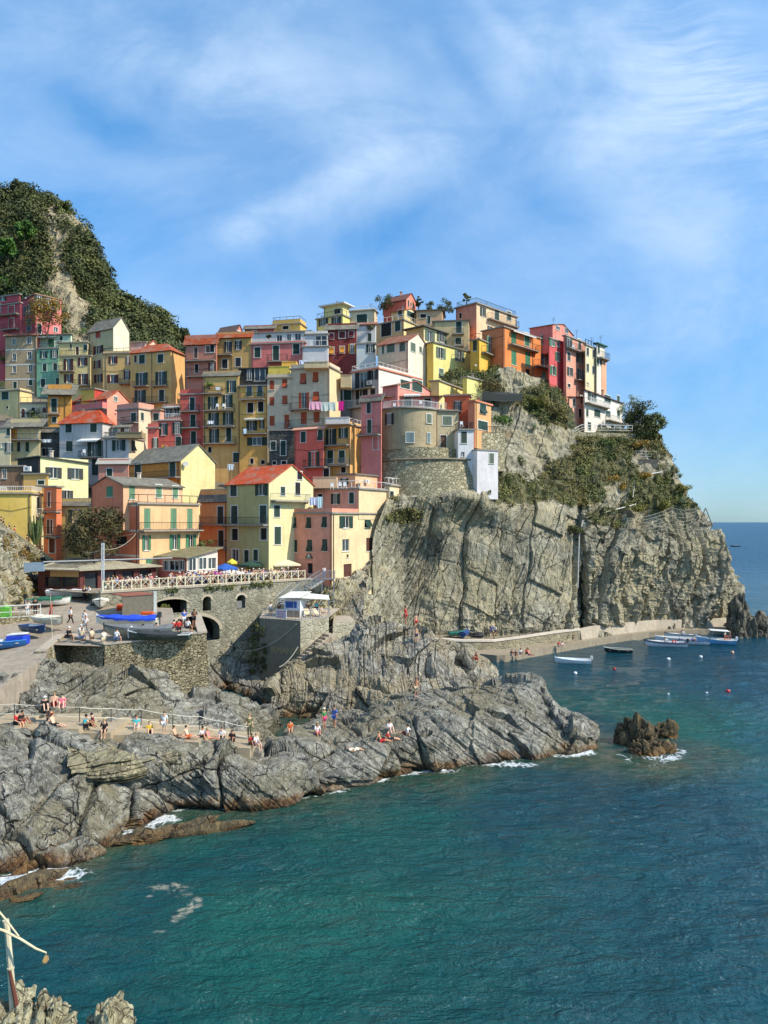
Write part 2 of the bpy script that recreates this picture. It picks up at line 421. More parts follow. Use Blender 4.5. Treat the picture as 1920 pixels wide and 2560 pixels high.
def m_leaf(rgb, rgb2, sc=.6, k=1.0, name='leaves'):
    key = ('leaf', rgb, rgb2, sc)
    if key in MATS: return MATS[key]
    m, t, b = newmat(name)
    oc = t.n('ShaderNodeTexCoord').outputs['Object']; rnd = t.n('ShaderNodeObjectInfo').outputs['Random']
    col = t.mix(t.mapr(t.noise(oc, sc, 4, .6), .35, .65), c4(mul(lin(rgb), k)), c4(mul(lin(rgb2), k)))
    col = t.mix(t.math('MULTIPLY', t.mapr(t.noise(oc, sc*6, 3, .6), .45, .75), .5), col, c4(mul(lin(rgb), k*.55)))
    t.set(b, 'Base Color', col); b.inputs['Roughness'].default_value = .7; b.inputs['Specular IOR Level'].default_value = .3
    MATS[key] = m; return m

def m_glass():
    if 'glass' in MATS: return MATS['glass']
    m, t, b = newmat('window_glass')
    rnd = t.n('ShaderNodeObjectInfo').outputs['Random']
    t.set(b, 'Base Color', t.mix(rnd, (.012, .016, .018, 1), (.07, .085, .09, 1))); b.inputs['Roughness'].default_value = .12; b.inputs['Specular IOR Level'].default_value = .6
    MATS['glass'] = m; return m

DARK = m_plain((28, 27, 26), .9, linear=False)
WHITE = m_plain((226, 222, 212), .5)
TRIM = m_plain((214, 210, 196), .8)
IRON = m_plain((52, 50, 48), .5, .3)
SLAB = m_plaster((150, 146, 135), 1.0)
CONC = m_plaster((172, 164, 145), 1.0)
PIPE = m_plain((92, 66, 52), .5)
GREYMETAL = m_plain((150, 155, 158), .4, .5)
WOOD = m_plain((96, 62, 42), .8)
TERRA = m_roof((196, 92, 52), (170, 84, 56))
TERRA2 = m_roof((178, 104, 78), (150, 96, 74))
SLATE = m_roof((112, 108, 98), (138, 131, 116), 'roof_slates', 2.2, .02, False)
SHC = {'g': (17, 54, 42), 'G': (48, 116, 78), 'r': (78, 26, 24), 'O': (176, 74, 34), 'K': (88, 104, 84), 'D': (44, 52, 50), 'N': (24, 32, 40), 'L': (88, 128, 92),
       'R': (110, 32, 36), 'Y': (212, 140, 40), 'B': (104, 124, 124), 'M': (112, 80, 58), 'T': (96, 50, 34)}

M_CLIFF = m_rock('cliff_rock', (116, 110, 94), (156, 148, 126), (190, 182, 158), rot=(0, R(22), 0), aniso=(1, 1, .28), scale=.5, tan=(170, 157, 124), moss=.18, bdist=.19, veg=True, crack=.7)
M_SHORE = m_rock('shore_rock', (98, 95, 87), (144, 139, 126), (186, 180, 162), rot=(R(20), R(-38), R(15)), aniso=(1, 1, .6), scale=.62, tan=(132, 122, 96), bdist=.38, veins=.5)
M_BOULDER = m_rock('boulder_rock', (112, 107, 98), (160, 153, 138), (200, 193, 175), rot=(R(20), R(38), R(15)), aniso=(1, 1, .6), scale=.6, tan=(158, 143, 110), bdist=.4, veins=.3)
M_ISLET = m_rock('islet_rock', (70, 66, 56), (108, 94, 70), (140, 120, 84), aniso=(1, 1, .5), scale=.8, tan=(120, 92, 52), bdist=.3)
M_HILLROCK = m_rock('hill_rock', (150, 136, 108), (182, 166, 132), (205, 190, 156), aniso=(1, 1, .5), scale=.22, tide=False, bdist=.9, veg=True)
M_NEAR = m_rock('near_rock', (120, 110, 88), (178, 168, 132), (205, 196, 160), rot=(0, R(30), 0), aniso=(1, 1, .5), scale=6, tide=False, bdist=.03)
M_PLATEAU = m_stone((152, 142, 112), (212, 200, 164), (128, 118, 92), 1.7, 1.3, stain=.35)
M_DRYSTONE = m_stone((140, 128, 98), (212, 196, 156), (74, 66, 50), 3.3, 2.3, depth=.14, name='dry_stone')
M_ARCHWALL = m_stone((136, 131, 112), (172, 165, 142), (148, 142, 122), 1.9, 1.1, name='arch_masonry', stain=.7)
M_GREYSTONE = m_stone((84, 84, 78), (128, 126, 116), (70, 68, 62), 2.6, 2.2, name='grey_stone')
M_RAMP = m_plaster((156, 147, 128), 1.0, 1.9)
# ------------------------------------------------------------------ terrain
def catrom(ctrl, n, axis=0):
    "smooth resampling of a control array along an axis"
    c = np.moveaxis(np.asarray(ctrl, float), axis, 0); m = len(c)
    t = np.linspace(0, m-1, n); i = np.minimum(t.astype(int), m-2); f = (t-i).reshape(-1, *([1]*(c.ndim-1)))
    p0 = c[np.maximum(i-1, 0)]; p1 = c[i]; p2 = c[i+1]; p3 = c[np.minimum(i+2, m-1)]
    r = .5*((2*p1)+(-p0+p2)*f+(2*p0-5*p1+4*p2-p3)*f*f+(-p0+3*p1-3*p2+p3)*f**3)
    r = .65*r+.35*(p1+(p2-p1)*f)
    return np.moveaxis(r, 0, axis)
def resample(row, n):
    row = np.asarray(row, float); x = row[:, 0]; t = (x-x[0])/(x[-1]-x[0]) if x[-1] != x[0] else np.linspace(0, 1, len(x))
    tt = np.linspace(0, 1, n); return np.stack([np.interp(tt, t, row[:, k]) for k in range(3)], 1)
def zrow(pts): return [tuple(Pz(a, b, c)) for a, b, c in pts]
def yrow(pts): return [tuple(P(a, b, c)) for a, b, c in pts]
def wrow(pts, z=0.): return [tuple(Pz(a, b, z)) for a, b in pts]
def normals(g):
    du = np.gradient(g, axis=1); dv = np.gradient(g, axis=0); n = np.cross(du, dv); n /= np.linalg.norm(n, axis=2, keepdims=True)+1e-9
    return n
def loft(name, rows, nu, nv, disp, mat, n_ctrl=None, flip=False, smooth=False, attrs=None, soft=0, label=None):
    if n_ctrl: rows = [resample(r, n_ctrl) for r in rows]
    c = np.array(rows, float)
    g = catrom(catrom(c, nv, 0), nu, 1)
    n = normals(g)
    if flip: n = -n
    gv = g.reshape(-1, 3); nn = n.reshape(-1, 3)
    if disp is not None: gv = gv+disp(gv, nn)
    f = grid_faces(nu, nv)
    if flip: f = f[:, ::-1]
    at = {k: fn(gv) for k, fn in (attrs or {}).items()}
    ob = np_mesh(name, gv, f, mat, at, smooth)
    tag(ob, kind='structure')
    ob['_grid'] = 0; del ob['_grid']
    return ob, gv.reshape(nv, nu, 3), n

def rotm(rx, ry, rz): return np.array(Matrix.Rotation(rz, 3, 'Z') @ Matrix.Rotation(ry, 3, 'Y') @ Matrix.Rotation(rx, 3, 'X'))
def hash1(k, s=0): return _perm[(k.astype(np.int64)*131+s*977) & 4095]/4096.
def bands(u, v, amp, tilt, crack, cw=.05, brk=.4, seed=0, hj=.5):
    "parallel beds or slabs of uneven thickness: step, tilt and open joint per band, each band broken along v"
    u = u+.33*np.sin(u*1.7+seed)+.2*np.sin(u*.61+2*seed)
    k = np.floor(u); f = u-k; h = hash1(k, seed); h2 = hash1(k, seed+1)
    vv = v*(.6+h)+h2*13; kv = np.floor(vv); fv = vv-kv; hv = hash1(kv+k*17, seed+2)
    d = amp*((h-.5)+brk*(hv-.5))+tilt*(f-.5)*(h2-.35)*2+tilt*.5*(fv-.5)*(hv-.5)*2
    g = np.minimum(f, 1-f); d -= crack*np.exp(-(g/cw)**2)*(h2 > .25)
    g = np.minimum(fv, 1-fv); d -= crack*hj*np.exp(-(g/cw)**2)*(hv > .45)
    return d
def rockdisp(amp=1.0, cell=3.0, dirs=((.8,.3,.5),(-.3,.9,.2)), fine=.1, big=0., crack=.4, beds=1.0):
    D = np.array([np.array(d)/np.linalg.norm(d) for d in dirs])
    def fn(p, n):
        wq = p+np.stack([vnoise(p/cell*.35+k*9.1) for k in range(3)], 1)*cell*.30
        f1, e, h, dv = voro(wq/cell*np.array([1, 1, 1.4]))
        tilt = (dv*np.stack([np.sin(h*91), np.cos(h*57), np.sin(h*33+1)], 1)).sum(1)
        d = amp*((h-.5)*.7+tilt*1.25)-crack*np.exp(-(e/.05)**2)*(vnoise(p/cell*.4+5) > -.1)
        ph = h*4
        u = wq @ D[0]; v = wq @ D[1]
        d += beds*bands(u/1.25+ph, v/2.6, .34, .30, .22, .07, .5, 3)
        d += beds*bands(u/.42+ph*3, v/1.3, .10, .12, .08, .10, .5, 7)
        d += fine*fbm(p*1.6, 4)+fine*.5*ridged(np.stack([u*2.2, v*.5, p[:,2]*.7], 1), 3)
        if big: d += big*fbm(p/(cell*2.6), 3)
        return n*d[:, None]
    return fn

# --- shelf of rock in front (from the lower left to the point)
A0 = [(-90,2235),(0,2200),(90,2186),(157,2168),(244,2128),(326,2075),(376,2032),(430,2026),(480,2020),(560,2022),(630,2022),(690,2016),(742,2000),(800,1988),(854,1977),(947,1951),(1040,1932),(1150,1916),(1252,1903),(1337,1891),(1411,1881),(1475,1872)]
A1 = [(-90,2060,2.4),(0,2060,2.3),(200,2020,2.2),(400,1972,1.6),(560,1968,1.5),(640,1972,1.4),(700,1966,1.4),(760,1945,1.4),(800,1935,1.5),(860,1925,1.6),(920,1910,1.6),(980,1895,1.6),(1060,1880,1.6),(1150,1865,1.6),(1240,1845,1.7),(1300,1830,1.8),(1340,1822,1.8),(1375,1840,1.3),(1400,1850,1.0),(1440,1850,.8),(1475,1862,.15)]
A2 = [(-90,1900,4.8),(0,1900,4.8),(200,1900,4.3),(400,1910,3.4),(560,1915,2.8),(640,1925,2.4),(700,1910,2.4),(760,1870,2.4),(800,1850,2.3),(860,1860,2.4),(920,1855,2.6),(980,1840,2.8),(1060,1830,3.0),(1150,1812,3.1),(1240,1785,3.2),(1300,1765,3.3),(1340,1762,3.0),(1370,1796,2.0),(1400,1826,1.4),(1440,1830,1.2),(1474,1855,.3)]
A3 = [(-90,1836,5.9),(0,1832,5.8),(200,1836,5.1),(400,1852,4.2),(560,1870,3.4),(640,1885,2.6),(690,1868,1.2),(757,1822,1.5),(790,1804,1.6),(850,1815,2.4),(900,1802,3.0),(960,1772,3.6),(1040,1758,4.0),(1150,1738,4.1),(1240,1722,3.8),(1300,1706,4.5),(1345,1706,4.5),(1376,1760,2.6),(1408,1812,1.9),(1448,1818,1.5),(1475,1845,.5)]
A4 = [(-90,1812,5.4),(0,1808,5.3),(200,1812,4.6),(400,1828,3.7),(560,1846,2.9),(640,1866,1.4),(700,1858,-.3),(757,1815,-.2),(795,1799,-.3),(850,1800,-.2),(900,1790,1.0),(960,1752,3.0),(1040,1738,3.2),(1150,1722,2.9),(1240,1711,2.0),(1296,1703,2.6),(1343,1704,2.6),(1372,1750,1.0),(1402,1798,.6),(1440,1806,.5),(1470,1838,-.4)]
rowsA = [wrow(A0, -2.0), wrow(A0, 0.), zrow(A1), zrow(A2), zrow(A3), zrow(A4)]
rowsA.append([(a, b+2.2, c-2.5) for a, b, c in resample(rowsA[-1], 40)])
rowsA[0] = [(a, b-1.2, c) for a, b, c in rowsA[0]]
shelf, SHELF, _ = loft('rock_shelf', rowsA, 700, 250, rockdisp(.55, 4.6, ((.5,.3,.85),(.85,-.5,0)), .09, .35, .5, .75), M_SHORE, 40)

tl = [zrow([(158,1850,5.15),(230,1856,4.85),(300,1858,4.6),(380,1862,4.35),(455,1868,4.0)]), zrow([(162,1872,5.0),(230,1880,4.7),(300,1880,4.5),(380,1882,4.2),(458,1884,3.9)]),
      zrow([(168,1905,4.55),(230,1915,4.15),(300,1912,4.0),(380,1900,3.95),(440,1892,3.8)]), zrow([(172,1935,4.0),(240,1945,3.65),(320,1938,3.5),(390,1915,3.55),(445,1900,3.6)]), zrow([(175,1950,3.2),(240,1962,2.9),(320,1955,2.8),(390,1935,2.9),(445,1912,3.1)])]
def ledge_disp(p, n):
    return np.array([0, -1., .25])*(bands(p[:,2]/.30+.35*vnoise(p*.6), p[:,0]/1.6, .60, .35, .22, .09, .9, 21)-.30+.35*fbm(p*.7, 4))[:, None]
loft('ledges', tl, 240, 110, ledge_disp, m_rock('ledge_rock', (104, 97, 78), (148, 137, 108), (178, 166, 132), rot=(0, R(90), 0), aniso=(1, .5, .5), scale=.8, tide=False, bdist=.25, crack=.8))
# small outcrops awash by the shelf
def boulder(name, c, r, mat, seed, label, cat, amp=.35, group=None, n=70, rot=0):
    th, ph = np.meshgrid(np.linspace(0.02, math.pi-.02, n//2), np.linspace(0, 2*math.pi, n)); th = th.ravel(); ph = ph.ravel()
    d = np.stack([np.sin(th)*np.cos(ph), np.sin(th)*np.sin(ph), np.cos(th)], 1)
    f1, e, h, dv = voro(d*1.6+seed*3.7)
    k = 1+amp*((h-.5)+(dv*np.stack([np.sin(h*91), np.cos(h*57), np.sin(h*33)], 1)).sum(1))-amp*.4*np.exp(-(e/.1)**2)+amp*.5*fbm(d*2+seed, 4)
    seam = np.minimum(1, np.minimum(ph, 2*math.pi-ph)*6)
    v = d*k[:, None]
    v = v.reshape(n, n//2, 3); v[-1] = v[0]; v = v.reshape(-1, 3)*np.array(r)
    ca, sa = math.cos(rot), math.sin(rot); v = np.stack([v[:,0]*ca-v[:,1]*sa, v[:,0]*sa+v[:,1]*ca, v[:,2]], 1)
    nu = n//2; f = grid_faces(nu, n)
    o = np_mesh(name, v, f, mat, origin=None); o.location = c
    return tag(o, label, cat, group)

# --- rocks between the bathing path and the boat ramp
def ramp_z(x, Y):
    return (8+(Y-56)*.16+.05*(x+25)) if Y < 72 else 10.56+(Y-72)*.05
def PR(px, py, dz=0):
    "point of the boat ramp seen at a photo pixel"
    lo, hi = 30., 140.
    for _ in range(50):
        Y = (lo+hi)/2; x = (px-960)/F*Y
        if CH+(HY-py)*Y/F > ramp_z(x, Y)+dz: lo = Y
        else: hi = Y
    return Vector((x, Y, ramp_z(x, Y)+dz))
D1 = [(-90,1800,54),(0,1795,54.3),(120,1795,55),(250,1800,56),(350,1812,56.5),(450,1830,57),(550,1843,57.5),(615,1862,58.5),(660,1880,61),(700,1872,63)]
D2 = [(-90,1770,53.5),(0,1762,54.8),(100,1742,57.5),(200,1742,59.2),(300,1752,60.2),(400,1758,61.2),(500,1765,62.2),(580,1755,63),(650,1780,64),(706,1835,64.5)]
D3 = [(-90,1730,53.6),(0,1712,54.8),(60,1678,58.5),(110,1648,61.5),(170,1668,61.6),(240,1682,61.2),(300,1676,61.8),(400,1674,64.3),(515,1712,67),(600,1732,66.5),(640,1745,66.5),(685,1790,66.5)]
D4 = [(-90,1735,57),(0,1716,58),(60,1690,62),(110,1668,64),(170,1690,65),(240,1700,65),(300,1700,66),(400,1700,68),(515,1735,70),(590,1745,70),(640,1755,70),(675,1792,69)]
rD = [yrow(D1), yrow(D2), yrow(D3), yrow(D4)]
rD = [[(a, b-1.6, c-1.6) for a, b, c in rD[0]]]+rD+[[(a, b+1.5, -2) for a, b, c in resample(rD[3], 30)]]
inner, INNER, _ = loft('inner_rocks', rD, 480, 200, rockdisp(.55, 3.6, ((-.6,.3,.7),(.8,.6,.1)), .08, .3, .4, .8), M_SHORE, 30)

# --- slabs under the arched wall, the big bathers' rock, the cliff
S1 = [(480,1610,90.5),(560,1600,91.2),(600,1597,92),(680,1650,91),(720,1668,89.5),(760,1655,89),(800,1610,91),(850,1580,93),(905,1540,95)]
S2 = [(490,1665,88.5),(560,1660,89.2),(620,1670,89.2),(680,1690,87.5),(715,1690,86.8),(760,1670,86.5),(805,1640,87.5),(850,1610,89),(915,1590,90)]
S3 = [(510,1726,87.7),(560,1722,88.2),(600,1735,85.8),(650,1748,83),(700,1765,80.4),(740,1770,79.5),(790,1760,80),(840,1740,81),(900,1700,84)]
S0 = [(470,1560,94),(560,1560,95),(600,1570,96),(680,1600,96),(720,1600,96),(770,1560,98),(830,1500,101),(880,1440,104),(930,1400,106)]
rS = [[(a, b-1.5, -2.) for a, b, c in yrow(S3)]]+[yrow(S3), yrow(S2), yrow(S1), yrow(S0)]
slabs, SLABS, _ = loft('rock_slabs', rS, 360, 200, rockdisp(.25, 4.0, ((.6,.5,-.6),(.7,-.2,.7)), .06, .2, .3, .9), M_BOULDER, 30)

B3 = [(655,1735,78),(665,1706,79),(690,1675,80.5),(725,1652,81.5),(800,1628,83),(850,1600,84),(905,1556,84),(948,1536,85),(1002,1562,84),(1036,1584,83),(1094,1592,85),(1140,1616,86),(1171,1634,87),(1205,1664,89),(1240,1714,88)]
B2 = [(660,1745,76),(680,1722,76),(710,1702,76.5),(750,1692,77.5),(820,1682,78.5),(870,1672,79),(920,1640,80),(970,1630,80.5),(1020,1650,80),(1060,1672,79.5),(1110,1682,80),(1150,1692,81),(1180,1702,82.5),(1215,1714,84.5),(1242,1720,86)]
B1 = [(672,1770,74.8),(700,1762,75),(730,1752,75.4),(780,1745,75.6),(830,1748,75.8),(880,1745,75.8),(930,1732,75.5),(985,1726,75),(1040,1735,74.5),(1080,1742,74.5),(1120,1740,75.5),(1160,1732,76.5),(1195,1725,79),(1225,1722,82),(1244,1724,85)]
B0 = [(688,1797,75),(720,1799,75),(760,1798,75.2),(800,1797,75.3),(845,1799,74.9),(890,1802,74.5),(940,1785,73),(1000,1770,71.5),(1060,1762,71),(1110,1756,72),(1160,1748,73),(1200,1738,78),(1225,1732,83),(1240,1728,86),(1249,1727,87.4)]
rB = [[(a, b, -2.) for a, b, c in yrow(B0)], yrow(B0), yrow(B1), yrow(B2), yrow(B3)]
back = resample(rB[-1], 36); rB.append([(a, b+3.5, c-2.6) for a, b, c in back]); rB.append([(a, b+8, -2.) for a, b, c in back])
bigrock, BIGROCK, _ = loft('bathers_rock', rB, 520, 300, rockdisp(.85, 4.2, ((.85,.3,-.35),(.2,.5,.85)), .10, .5, .6, .8), M_BOULDER, 36)

E = [[(922,1575,106.5),(1010,1574,111),(1090,1574,112),(1190,1572,113.5),(1290,1568,115.5),(1380,1562,117.5),(1430,1560,120),(1449,1562,128),(1476,1560,122),(1560,1553,128),(1650,1549,131),(1750,1546,134),(1832,1553,137),(1815,1553,152)],
 [(934,1500,106.8),(1010,1490,112),(1090,1480,113),(1190,1480,114.5),(1290,1480,116.5),(1380,1480,118.5),(1432,1480,121),(1450,1480,127.5),(1474,1480,123),(1560,1470,128),(1650,1470,131.5),(1750,1470,134),(1853,1486,138),(1840,1486,153)],
 [(932,1420,106.2),(1010,1400,113),(1090,1390,114),(1190,1390,115.5),(1290,1390,117.5),(1380,1395,119.5),(1435,1400,121),(1451,1400,126.5),(1470,1400,123.5),(1560,1400,128),(1650,1400,132),(1745,1400,135),(1818,1397,139),(1804,1397,153)],
 [(932,1340,106.2),(1015,1320,110.6),(1095,1310,112),(1190,1315,116.5),(1290,1320,118),(1380,1325,120),(1438,1340,122),(1452,1345,126),(1467,1345,124),(1555,1355,129),(1640,1350,133),(1722,1347,136),(1782,1350,140),(1770,1350,153)],
 [(962,1262,107.6),(1025,1240,110.0),(1100,1238,110.8),(1190,1246,113),(1290,1265,119.5),(1380,1275,121.5),(1440,1300,123.5),(1453,1305,125.5),(1468,1310,125),(1550,1300,131),(1630,1300,135),(1700,1304,138),(1752,1312,142),(1742,1312,154)],
 [(985,1222,114),(1050,1222,114.5),(1110,1222,115.5),(1190,1224,116.5),(1290,1195,125),(1380,1200,128),(1440,1210,130),(1455,1215,131),(1475,1215,131.5),(1550,1210,136),(1620,1215,139),(1668,1219,142),(1704,1229,145),(1694,1229,156)],
 [(1010,1120,124),(1060,1120,124),(1120,1110,126),(1200,1110,128),(1290,1110,130),(1375,1110,133),(1430,1115,136),(1455,1115,137),(1480,1115,137),(1540,1115,139),(1590,1112,142),(1630,1112,144),(1655,1123,147),(1643,1123,158)],
 [(1020,1040,130),(1080,1030,131),(1140,1020,132),(1210,1015,134),(1290,1020,136),(1370,1035,138),(1420,1075,139),(1440,1090,140),(1470,1097,141),(1530,1088,143),(1570,1090,145),(1610,1090,147),(1640,1088,149),(1630,1090,160)],
 [(1040,980,136),(1100,960,137),(1150,930,138),(1210,928,139),(1280,930,139.5),(1350,955,140.5),(1400,1000,141.5),(1430,1060,142.5),(1460,1088,144),(1500,1075,148),(1540,1080,150),(1580,1080,152),(1620,1080,154),(1612,1080,164)],
 [(1050,985,150),(1110,965,151),(1160,945,152),(1220,940,153),(1290,950,153),(1350,975,154),(1400,1000,155),(1430,1025,156),(1460,1060,158),(1500,1085,162),(1540,1090,164),(1580,1090,166),(1612,1090,168),(1600,1090,176)]]
rE = [yrow(r) for r in E]; rE = [[(a, b-.5, -1.5) for a, b, c in rE[0]]]+rE
def cliff_disp(p, n):
    "tilted thin beds at the left, upright planar slabs with open joints, buckled crags at the right"
    x, z = p[:,0], p[:,2]; px = 960+x*F/np.maximum(p[:,1], 1)
    left = np.clip((1062-px+(z-10)*2.6)/40, 0, 1); right = np.clip((px-1446)/30, 0, 1); up = np.clip((z-22.5)/3, 0, 1)
    q = p+np.stack([vnoise(p*.10+k*5.3) for k in range(3)], 1)*1.3
    lean = q[:,0]-q[:,2]*.46
    dl = bands(lean/1.1, q[:,2]/6, .55, .7, .35, .07, .3, 1)+bands(lean/.36, q[:,2]/3, .16, .2, .12, .1, .3, 2)+.10*fbm(p*1.5, 3)
    l2 = q[:,0]-q[:,2]*.17+.5*vnoise(q*.35)
    l4 = q[:,0]-q[:,2]*.42+.7*vnoise(q*.3+7)
    dm = bands(l2/3.6, (q[:,2]+q[:,0]*.5)/8, 1.5, .9, .35, .025, .45, 4, .3)+bands(l4/1.5+3, (q[:,2]-q[:,0]*.6)/4, .34, .45, .22, .03, .6, 5, .4)+bands(l2/.5, q[:,2]/2.5, .04, .07, .04, .06, .6, 6, .5)+.10*fbm(p*.9, 4)
    dm += .35*np.clip((10-z)/6, 0, 1)*ridged(p*.45, 4)
    l3 = q[:,0]-q[:,2]*(.30+.25*vnoise(p*.07+3))
    dr = bands(l3/3.2, (q[:,2]+q[:,0]*.5)/9, 1.9, 1.7, .8, .08, .3, 8, .05)+bands(l3/1.0+3, (q[:,2]-q[:,0]*.4)/4, .45, .6, .3, .1, .4, 9, .1)
    f1, e, h, dv = voro(q/np.array([2.6, 3, 4.5])); dr += (h-.5)*.6+(dv*np.stack([np.sin(h*91), h*0, np.sin(h*33)], 1)).sum(1)*1.0
    dr += .22*ridged(p*.9, 4)
    du = .8*fbm(p*.22, 4)+.35*ridged(p*.35, 3)+.5*bands((q[:,0]-q[:,2]*.3)/2.5, q[:,2]/3, .8, .8, .4, .1, .7, 11)
    d = dm*(1-left)*(1-right)+dl*left+dr*right; d *= np.clip((px-925)/40, .35, 1)
    d = d*(1-up)+du*up
    return n*d[:, None]
def poly_in(px, py, poly):
    c = np.zeros(len(px), bool); n = len(poly)
    for k in range(n):
        (x0, y0), (x1, y1) = poly[k], poly[(k+1) % n]
        m = ((y0 > py) != (y1 > py)) & (px < (x1-x0)*(py-y0)/((y1-y0) if y1 != y0 else 1e-9)+x0); c ^= m
    return c
def cliff_veg(p):
    x, z = p[:,0], p[:,2]; px = 960+x*F/np.maximum(p[:,1], 1); py = HY-(z-CH)*F/np.maximum(p[:,1], 1)
    nz_ = fbm(p*.16+3, 4); base = np.clip((z-23.5+nz_*3.5)/2.5, 0, 1)
    bare = np.maximum.reduce([np.exp(-(((px-cx)/rx)**2+((py-cy)/ry)**2)**2) for cx, cy, rx, ry in ((1340,1120,75,70),(1300,945,75,35),(1620,1290,90,28),(1540,1235,40,30),(1240,1010,45,40),(1250,1150,45,40),(1660,1380,120,60),(1700,1200,20,20))])
    green = np.maximum.reduce([np.exp(-(((px-cx)/rx)**2+((py-cy)/ry)**2)**2) for cx, cy, rx, ry in ((1390,1010,70,70),(1215,970,45,50),(1460,1180,110,40),(1560,1290,110,35),(1450,1240,80,30),(1650,1250,70,50),(1530,1120,60,25),(1360,1230,90,25),(1010,1290,50,22),(1500,1370,60,30))])
    return np.clip(base*(.55+nz_*.5)-bare*.75+green*.8*(z > 18), 0, 1)
cliff, CLIFF, CLN = loft('cliff', rE, 820, 620, cliff_disp, M_CLIFF, attrs={'veg': cliff_veg})

# rock spur under the pink house, between the metal stairs and the cliff
K_ = [[(690,1600,94),(740,1590,94),(800,1575,93.5),(850,1585,95),(900,1600,98),(960,1610,104)],
 [(690,1510,99),(740,1500,98.5),(800,1505,97.5),(850,1515,98),(900,1535,100.5),(965,1560,109)],
 [(700,1458,102),(750,1462,101),(810,1463,99),(860,1452,99.6),(905,1440,102.4),(960,1500,110.5)],
 [(720,1440,108),(770,1440,107),(832,1445,105),(885,1436,105.5),(928,1402,108.5),(965,1400,112.5)],
 [(740,1330,112),(840,1330,112),(915,1325,111),(948,1290,111.5),(985,1262,113),(995,1290,115)],
 [(740,1240,118),(850,1235,116),(930,1235,115),(960,1228,115),(985,1225,115.5),(1000,1230,117)]]
def spur_disp(p, n):
    q = p+np.stack([vnoise(p*.12+k*5.3) for k in range(3)], 1)*1.0; lean = q[:,0]-q[:,2]*.62
    d = bands(lean/1.3, q[:,2]/5, .55, .5, .3, .07, .4, 1)+bands(lean/.4, q[:,2]/2.5, .18, .2, .12, .1, .3, 2)+.3*fbm(p*.6, 4)
    return n*d[:, None]
spur, SPUR, _ = loft('rock_spur', [yrow(r) for r in K_], 260, 260, spur_disp, M_CLIFF)

# slope the village stands on
def vrow(Y, z): return [(-95, Y, z), (-60, Y, z), (-30, Y, z), (-9, Y+1, z-.5), (-3, Y+7, z-2)]
vil, _, _ = loft('village_slope', [vrow(100, 11.5), vrow(104, 12), vrow(114, 20), (vrow(126, 29)), vrow(140, 39), vrow(152, 47), vrow(175, 52)], 80, 80, None, m_plaster((120, 112, 92), 1.0))
piazza = MB(); 
# terrace deck behind the arched wall: level 12.2 m
TZ = 12.2
T0 = P(262, 1490, 0) if False else Vector((-30.8, 80.3, TZ)); T1 = Vector((-10.2, 98.8, TZ))
dk = MB(); dk.poly([(-30.8, 80.3, TZ), (-10.2, 98.8, TZ), (-8.2, 101, TZ), (-9, 112, TZ), (-44, 112, TZ), (-44, 90, TZ), (-37, 84, TZ)])
tag(dk.build('terrace_deck', M_RAMP, origin=(-20, 95, TZ)), kind='structure')

# boat ramp and harbour square
rr = []
for Y in np.linspace(48, 97, 26):
    x0, x1 = -62, -20
    row = [(x, Y, ramp_z(x, Y)) for x in np.linspace(x0, x1, 40)]
    rr.append(row)
def ramp_edge(px_pts):
    return [PR(*q) for q in px_pts]
rb = ramp_edge([(-90,1760),(0,1722),(60,1680),(112,1645),(128,1612),(262,1616),(400,1600),(515,1586),(440,1560),(430,1520)])
mb = MB(); top = [tuple(p) for p in rb]+[(-32, 80, ramp_z(-32,80)), (-32, 96, ramp_z(-32, 96)), (-60, 96, ramp_z(-60, 96)), (-60, 50, ramp_z(-60, 50))]
import mathutils.geometry as mg
poly = [Vector((p[0], p[1], 0)) for p in top]
tri = mg.tessellate_polygon([poly])
for a, b, c in tri:
    q = [top[a], top[b], top[c]]
    if (Vector(q[1])-Vector(q[0])).cross(Vector(q[2])-Vector(q[0])).z < 0: q = q[::-1]
    mb.poly(q)
for k in range(4): mb.poly([rb[k]-Vector((0,1.6,4.0)), rb[k+1]-Vector((0,1.6*(k < 3),4.0)), rb[k+1], rb[k]])
tag(mb.build('boat_ramp', M_RAMP, origin=(-40, 70, 9)), kind='structure')

# far hill at the left
HC = [-120, -40, 0, 60, 100, 135, 180, 215, 250, 320, 400, 450, 490, 560]
HT = [480, 478, 482, 478, 500, 540, 585, 645, 700, 757, 802, 850, 880, 950]
HYt = [262, 260, 258, 252, 248, 244, 240, 238, 236, 234, 232, 230, 228, 226]
rH = []
for fr in (0, .25, .5, .75, 1.0):
    rH.append([tuple(P(a, 1010+(b-1010)*fr, 168+(c-168)*fr)) for a, b, c in zip(HC, HT, HYt)])
rH.append([(x-4, y+26, z-9) for x, y, z in rH[-1]]); rH.append([(x-6, y+70, z-40) for x, y, z in rH[-2]])
def hill_disp(p, n):
    return n*(3.2*fbm(p/22, 4)+1.6*ridged(p/9, 3))[:, None]
RIB = [(128,560),(150,548),(178,592),(166,650),(176,700),(196,760),(220,830),(236,885),(165,900),(128,800),(122,740),(130,690),(126,640)]
def hill_veg(p):
    px = 960+p[:,0]*F/np.maximum(p[:,1], 1); py = HY-(p[:,2]-CH)*F/np.maximum(p[:,1], 1); n_ = fbm(p*.06+3, 4)
    r_ = poly_in(px+n_*30, py+fbm(p*.06+9, 3)*20, RIB) | (fbm(p*.05+20, 3) > .72)
    return 1-r_.astype(float)
hill, HILL, HN = loft('hill', rH, 260, 220, hill_disp, M_HILLROCK, attrs={'veg': hill_veg})

